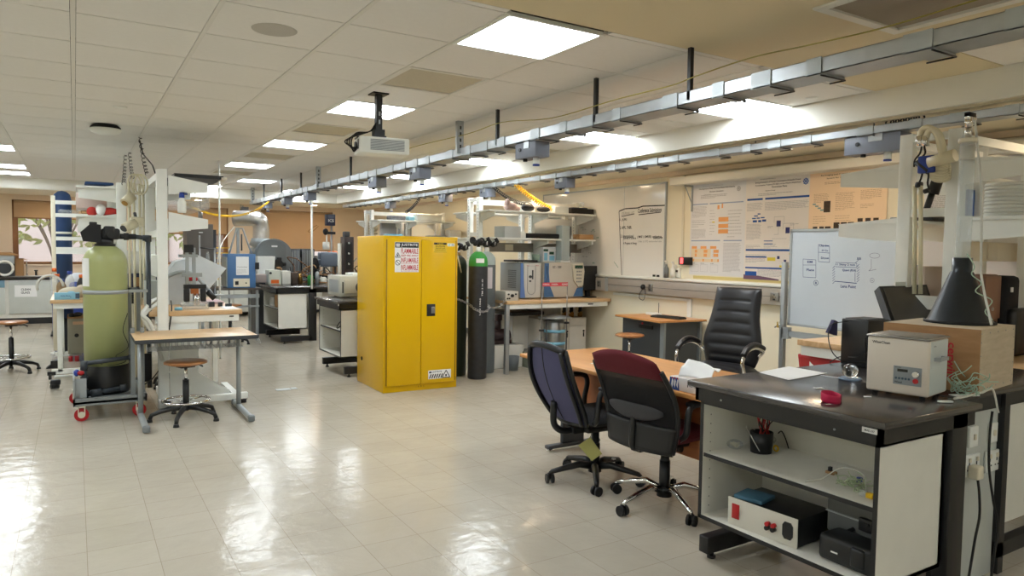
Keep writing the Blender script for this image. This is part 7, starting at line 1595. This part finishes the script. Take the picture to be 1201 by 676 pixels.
for k, (lb, pts) in enumerate([('white hose spilling over the bench end left of the post, upper', [(.74, 7.9, 1.0), (.62, 7.6, .98), (.55, 7.35, .93), (.52, 7.28, .88), (.58, 7.26, .80), (.66, 7.25, .55)]), ('white hose spilling over the bench end left of the post, lower', [(.74, 7.9, .97), (.66, 7.6, .95), (.56, 7.36, .90), (.53, 7.29, .84), (.60, 7.27, .70), (.68, 7.26, .45)])]):
    tag(MB().curve(pts, .018, 8).build('white_hose', cablew), lb, 'hose')
tag(MB().curve([(.77, 7.40, 1.0), (.77, 7.36, .9), (.74, 7.33, .7), (.70, 7.32, .45), (.6, 7.25, .3), (.52, 7.2, .25)], .006).build('black_lead', black), 'black lead running down the front of the white post', 'cable')
t = T('white_bottle', 'white bottle with a blue cap standing on the frame bracket', 'bottle', (.86, 7.30, 1.825)); MB().lathe([(0, 0), (.035, 0), (.038, .02), (.038, .10), (.02, .13), (.02, .14)], n=18).build('bottle', white, t); MB().cyl((0, 0, .14), (0, 0, .19), .024, n=14).bx(-.01, .05, -.01, .01, .17, .20, .005).build('cap', blue, t)
t = T('dark_shelf_board', 'dark board lying on the top bracket of the tall white frame', 'board', (.82, 7.5, 2.175)); MB().bx(0, .44, 0, 1.2, 0, .035).build('board', black, t); MB().bx(.42, .47, -.02, .2, -.005, .02).build('yellowed_end', cream, t)
simple('clear_shelf', 'clear plastic shelf panel hanging under the top bracket', 'shelf panel', .78, 1.12, 7.5, 9.4, 1.94, 1.95, frostm, 0)
tag(MB().bx(1.12, 1.13, 7.5, 9.4, 1.88, 2.0).build('clear_lip', frostm), 'clear plastic strip at the edge of the shelf panel', 'strip')
# white far shelf in the left frame and its loads
for zz_, lb in ((2.10, 'top white shelf of the left frame'), (1.80, 'second white shelf of the left frame')):
    simple('frame_shelf', lb, 'shelf', .02, .38, 8.5, 12.0, zz_+.0, zz_+.02, white, 0)
t = T('far_rack', 'white end rack with cream post and cross shelves beside the blue column', 'rack', (-.26, 11.2, 0))
MB().bx(0, .05, 0, .06, .1, 2.16, .004).build('post', cream, t)
for zz_, th in ((2.10, .05), (1.93, .05), (1.62, .05), (1.48, .09)): MB().bx(.05, .62, 0, .05, zz_-th, zz_).build('cross_shelf', white, t)
simple('plastic_packet', 'crumpled clear packet on the white end rack', 'packet', -.18, .06, 11.18, 11.3, 1.932, 1.98, glassm, .02)
simple('brown_packet', 'brown packet beside the clear one on the white end rack', 'packet', .08, .26, 11.22, 11.3, 1.932, 1.99, cardb, .02)
t = T('blue_column', 'tall dark blue padded column with a domed top behind the end rack', 'column', (at(74, 300, y=11.6).x, 11.6, 0)); zt = at(74, 224, y=11.6).z
MB().lathe([(0, .5), (.11, .5), (.11, zt-.12), (.095, zt-.05), (.05, zt-.01), (0, zt)], n=28).build('padding', bluedk, t); MB().cyl((0, 0, 0), (0, 0, .5), .05).bx(-.12, .12, -.12, .12, .0, .04).build('stand', dgrey, t)
MB().lathe([(.111, 1.66), (.113, 1.66), (.113, 1.69), (.111, 1.69)], n=28).build('white_band', white, t)
t = T('pale_crate', 'pale folded carton stack on top of the left frame bracket', 'carton', (.0, 8.5, 1.9)); 
t2 = simple('blue_lid_box', 'blue lidded box on top of the left frame', 'box', .10, .36, 8.6, 9.0, 2.142, 2.17, bluedk, .01)
bpy.data.objects.remove(t)
simple('pinkish_crate', 'pinkish translucent crate under the left frame top bracket', 'crate', .02, .30, 8.75, 9.4, 1.90, 2.06, M('pink_crate', (206, 186, 176), .6), .01)
t = T('red_white_bundle', 'red and white cloth bundle on the left frame shelf above the valve head', 'bundle', (.24, 8.62, 1.822)); MB().sph((-.08, 0, .04), .05, (1, .8, 1)).sph((.08, 0, .04), .06, (1.5, .8, .8)).build('red_cloth', M('red_cloth', (186, 52, 44), .8), t); MB().sph((0, -.02, .06), .06, (.8, .8, 1)).build('white_cloth', paper, t)
t = T('hanging_camera', 'cream handset hanging between the two left frames', 'handset', (.50, 8.0, 1.72)); MB().tube([(.03, .04, .05), (.02, .1, .12)], .015, 8).build('clip_arm', dgrey, t); MB().tube([(.02, 0, .02), (-.08, -.04, -.04)], .05, 12).bx(-.03, .1, -.03, .06, -.02, .08, .02).build('handset', cablec, t); MB().cyl((-.085, -.045, -.04), (-.09, -.05, -.045), .035, n=14).build('dark_lens', dgrey, t)
t = T('cream_cylinder', 'cream can shape hanging high between the two left frames', 'can', (.49, 8.02, 2.0)); MB().tube([(-.01, .02, .0), (-.01, .09, .04)], .012, 8).build('clip_arm', dgrey, t); MB().cyl((0, 0, 0), (-.06, -.05, -.07), .05, n=18).build('can', cablec, t); MB().cyl((-.062, -.052, -.072), (-.065, -.055, -.076), .03, n=14).build('dark_lens', brass, t)
for k, x_ in enumerate((.47, .52, .58, .62)):
    tag(MB().cyl((x_, 8.1+.1*k, 0), (x_, 8.1+.1*k, 2.15), .012, n=8).build('cream_pipe', cablec), ['cream pipe between the two left frames, first from the left', 'cream pipe between the two left frames, second from the left', 'cream pipe between the two left frames, third from the left', 'cream pipe between the two left frames, rightmost'][k], 'pipe')
m_ = MB()
for k in range(3): m_.tube([(.52+.03*k+.06*math.cos(2*PI*q/20), 8.1, 2.13+.10*math.sin(2*PI*q/20)) for q in range(21)], .008, 6)
tag(m_.build('cream_hose_loops', cablec), 'loops of cream hose at the top between the two left frames', 'hose')
simple('service_spine', 'white service spine panel between the two left benches', 'panel', .48, .60, 8.56, 11.8, .0, 1.45, offwhite, .004)
for k, (pts, lb) in enumerate([((at(164, 160, z=CE-.01), (.62, 7.9, 2.22)), 'black coiled cable from the ceiling to the left frames, rightmost'), ((at(147, 181, z=CE-.01), (.44, 8.4, 2.15)), 'black coiled cable from the ceiling to the left frames, leftmost'), ((at(152, 178, z=CE-.01), (.52, 8.3, 2.2)), 'black coiled cable from the ceiling to the left frames, middle')]):
    p_ = Vector(pts[0]); q_ = Vector(pts[1]); tag(MB().tube(coil(p_, q_, .016, 9, .04, 8), .004, 5).build('black_coil_cable', black), lb, 'cable')
a = at(164, 165, z=CE-.02); tag(MB().tube([a, a+Vector((.02, -.1, -.15)), (.66, 7.8, 2.3), (.68, 7.7, 2.2)], .007, 5).build('black_lead', black), 'straight black cable from the ceiling to the tall left post', 'cable')
# left bench items
p = at(78, 350, z=.9)
t = T('glove_box', 'pale blue glove box at the front end of the left bench', 'box', (-.20, 9.34, .901), 0); MB().bx(0, .24, 0, .11, 0, .075, .003).build('carton', M('glove_blue', (140, 192, 214), .55), t); MB().sph((.16, .05, .075), .03, (1.2, .8, .5)).build('blue_glove', bluel, t)
m_ = MB(); m_.frame((0, -.0008, 0), (1, 0, 0), (0, 0, 1)); m_.text('Nitrile Gloves', .06, .035, .09, .014); m_.text('S', .15, .02, .01, .012); m_.build('lettering', inkb, t); MB().bx(.20, .238, -.001, 0, .01, .065).build('dark_print', M('print_slate', (70, 90, 110), .6), t)
t = T('plastic_bag', 'clump of beige plastic wrap on the left bench', 'bag', (-.02, 9.75, .901)); MB().sph((0, 0, .05), .12, (1.3, 1.2, .6), 12, 8).sph((.1, .1, .08), .08, (1, 1, .8)).build('wrap', M('beige_wrap', (196, 184, 160), .5, bump=.8, bscale=9), t)
for k, (px_, y_, h_, mt, mc, lb) in enumerate([(67, 10.4, .25, glassm, orange, 'clear bottle with an orange cap on the left bench'), (72, 10.1, .20, M('amber_clear', (170, 140, 100), .2, alpha=.7), blue, 'brownish jar with blue wrap on the left bench'), (82, 10.6, .28, glassm, blue, 'clear plastic jug behind the brown jar'), (64, 11.2, .30, glassm, orange, 'orange capped bottle near the cream post'), (96, 9.9, .26, M('black_orange_can', (40, 36, 34), .5), orange, 'dark can with an orange band beside the green tank')]):
    q = at(px_, 340, y=y_); t = T('lab_bottle', lb, 'bottle', (q.x, y_, .901)); MB().lathe([(0, 0), (.05, 0), (.052, .01), (.052, h_*.6), (.03, h_*.8), (.022, h_*.85)], n=18).build('bottle', mt, t); MB().cyl((0, 0, h_*.85), (0, 0, h_), .028, n=12).build('cap', mc, t)
t = T('blue_bag', 'blue and white plastic bag behind the bottles on the left bench', 'bag', (.03, 10.9, .901)); MB().sph((0, 0, .12), .13, (1.1, .9, 1)).build('white_bag', M('white_bag', (204, 210, 216), .4, bump=.8, bscale=9), t); MB().sph((-.02, -.08, .08), .08, (1, .8, .8)).build('blue_wrap', M('blue_wrap', (60, 80, 150), .4), t)
tag(MB().tube([(-.25+.13*math.cos(2*PI*k/20), 9.9, 1.02+.13*math.sin(2*PI*k/20)) for k in range(12)], .014, 8).build('white_hose_loop', cablew), 'white hose loop at the left edge of the left bench', 'hose')
t = T('red_tag', 'small red and white tag on the end rack shelf', 'tag', (.16, 11.1, 1.63)); MB().bx(0, .09, 0, .02, 0, .05).build('tag', red, t)
t = T('blue_drum', 'tall blue plastic drum on a dolly behind the left bench', 'drum', (-.05, 13.9, .06)); MB().lathe([(0, 0), (.27, 0), (.28, .03), (.28, .45), (.29, .47), (.28, .49), (.28, .85), (.26, .9), (0, .9)], n=30).build('drum', blue, t); MB().bx(-.3, .3, -.3, .3, -.03, 0).build('dolly', blackm, t)
for sx_ in (-.25, .25): MB().cyl((sx_, -.25, -.03), (sx_+.03, -.25, -.03), .03).build('castor', black, t)
a = at(80, 421, z=0); z_ = .6
t = T('beige_machine', 'beige cabinet machine on small wheels beside the green tank', 'machine', (a.x, a.y-.3, 0)); MB().bx(0, .34, 0, .5, .10, .56, .008).build('case', M('machine_beige', (150, 148, 132), .5), t); MB().cyl((.10, -.001, .34), (.10, -.006, .34), .025, n=14).build('dark_port', black, t); MB().bx(.06, .2, -.003, 0, .48, .52).build('label', M('label_peach', (206, 170, 140), .6), t); MB().bx(.0, .34, .0, .5, .56, .58).build('brown_top', cardb, t)
m_ = MB(); m_.sph((.05, .05, .60), .04, (1, 1, .7)).sph((.12, .06, .61), .04, (1.4, 1, .7)); m_.build('black_knobs', black, t)
for x_ in (.03, .1): MB().cyl((x_, .02, .0), (x_, .02, .07), .025, n=12).build('red_foot', red, t)
MB().cyl((.3, .02, 0), (.3, .02, .1), .02).cyl((.3, .45, 0), (.3, .45, .1), .02).cyl((.03, .45, 0), (.03, .45, .1), .02).build('rear_foot', dgrey, t)
p = at(62, 458, z=0); t = T('loose_castor', 'loose black castor on the floor left of the cart', 'castor', (p.x, p.y+.05, 0)); MB().cyl((-.02, 0, .045), (.05, .02, .045), .04, n=16).bx(-.02, .07, -.03, .03, .05, .10, .01).build('castor', black, t); MB().cyl((-.022, 0, .045), (-.03, 0, .045), .018, n=12).build('hub', chrome, t)
p = at(63, 432, z=0); t = T('black_foot_pedal', 'black wedge shaped pedal on the floor behind the loose castor', 'pedal', (p.x, p.y+.05, 0)); MB().prism([(-.08, 0), (.1, 0), (.1, .10), (.02, .09)], -.08, .08, 'y').build('pedal', black, t)
p = at(70, 443, z=0); simple('white_bar', 'white flat bar lying on the floor left of the cart', 'bar', p.x-.05, p.x+.33, p.y, p.y+.05, 0, .02, white)
p = at(75, 417, z=0); t = T('white_stand_base', 'white ring base with a black grip under the left bench', 'base', (p.x, p.y+.2, 0)); MB().lathe([(.05, 0), (.16, 0), (.16, .02), (.05, .05)], n=24).build('base', white, t); MB().tube([(-.02, 0, .05), (.06, 0, .12), (.14, 0, .13)], .03, 8).build('grip', black, t)
# between cart and benches
t = T('black_adapter', 'black power brick hanging behind the small table leg', 'power brick', (.56, 7.3, .26)); MB().bx(-.03, .03, -.02, .02, 0, .26, .008).build('brick', blackm, t)
t = T('blue_power_tool', 'dark blue box tool on the spine right of the green tank', 'tool', (.54, 8.455, 1.0)); MB().bx(-.08, .08, 0, .1, 0, .22, .02).build('body', navy, t); MB().bx(-.02, .05, -.002, 0, .08, .18).build('label', cardb, t); MB().bx(-.09, .06, .0, .1, -.1, .0, .01).build('battery', black, t)
# papers on the left of the tank: distant low shelf clutter inside the left island
m_ = MB(); rr = random.Random(21)
for k in range(40):
    c0 = Vector((rr.uniform(.62, .95), rr.uniform(8.6, 10.2), .93)); pts = [c0]
    for j in range(4): pts.append(pts[-1]+Vector((rr.uniform(-.1, .1), rr.uniform(-.2, .2), rr.uniform(-.05, .18))))
    for q in pts: q.z = max(.915, min(1.4, q.z))
    m_.mat(k % 3); m_.curve(pts, .009, 5, 4)
stuff(m_.build('cable_heap', [blackm, cablew, grey]), 'heap of dark and white cables on the wood bench behind the white posts', 'cables')

# more apparatus in the far middle
for k, (px, y_, h_, r_, mt, lb) in enumerate([(364, 12.15, .16, .05, greenp, 'small green canister on the farthest black bench'), (372, 12.2, .22, .035, lgrey, 'slim grey canister on the farthest black bench'), (379, 12.25, .12, .06, white, 'squat white pot on the farthest black bench'),
      (352, 12.3, .18, .04, brass, 'small brass fitting on the farthest black bench')]):
    q = at(px, 330, y=y_); t = T('canister', lb, 'canister', (q.x, y_, .901)); MB().lathe([(0, 0), (r_, 0), (r_, h_*.8), (r_*.6, h_*.95), (0, h_)], n=18).build('body', mt, t); MB().cyl((0, 0, h_*.95), (0, 0, h_+.03), r_*.3, n=10).build('stem', black, t)
t = T('wall_cabinet_row', 'row of pale cabinets low against the back wall behind the kiln', 'cabinets', (1.2, 16.3, 0)); MB().bx(0, 4.6, 0, .55, .1, .88, .004).build('carcass', doorgrey, t); MB().bx(-.02, 4.62, -.03, .56, .88, .92).build('worktop', blacktop, t)
for q in range(8): MB().bx(.03+q*.57, .57+q*.57, -.02, 0, .14, .84, .003).build('door', doorgrey, t)
for k, (x_, w_, h_, mt, lb) in enumerate([(1.3, .3, .35, dgrey, 'dark box on the back counter under the middle window'), (2.0, .35, .28, white, 'white box on the back counter under the middle window'), (3.2, .5, .40, lgrey, 'grey box on the back counter beside the rightmost window'), (4.3, .4, .30, cardb, 'brown carton on the back counter below the rightmost window'), (5.0, .35, .45, offwhite, 'off-white box on the back counter near the far corner')]):
    simple('counter_box', lb, 'box', x_, x_+w_, 16.4, 16.75, .92, .92+h_, mt, .01, 'boxes on the back counter')
t = T('helical_coil', 'thin black spring coil hanging above the tall grey cabinet', 'coil', (0, 0, 0)); q = at(236, 262, y=12.85); MB().tube(coil((q.x-.1, 12.9, 2.62), (q.x-.1, 12.9, 2.34), .02, 7, 0, 8), .005, 5).build('coil', black, t)
t = T('glassware_rig', 'tall glass and metal rig standing between the white posts and the grey cabinet', 'rig', (1.30, 9.4, .901))
MB().cyl((0, 0, 0), (0, 0, .75), .010, n=8).cyl((.18, .05, 0), (.18, .05, .6), .010, n=8).bx(-.1, .28, -.08, .12, 0, .02).build('rods', galv, t)
MB().lathe([(0, .25), (.06, .28), (.07, .34), (.03, .42), (.015, .55)], (.09, 0, 0), 18).build('flask', glassm, t); MB().cyl((0, 0, .45), (.09, 0, .45), .012, n=8).cyl((0, 0, .6), (.18, .05, .58), .008, n=8).bx(-.02, .03, -.02, .02, .42, .48).build('clamps', black, t)
t = T('dark_instrument', 'dark instrument case among the cables behind the tall white post', 'instrument', (.72, 8.9, .901)); MB().bx(0, .22, 0, .3, 0, .34, .01).build('case', dgrey, t); MB().bx(.02, .20, -.004, 0, .18, .30).build('panel', navy, t); MB().cyl((.05, 0, .08), (.05, -.02, .08), .02, n=12).cyl((.13, 0, .08), (.13, -.02, .08), .02, n=12).build('knobs', lgrey, t)
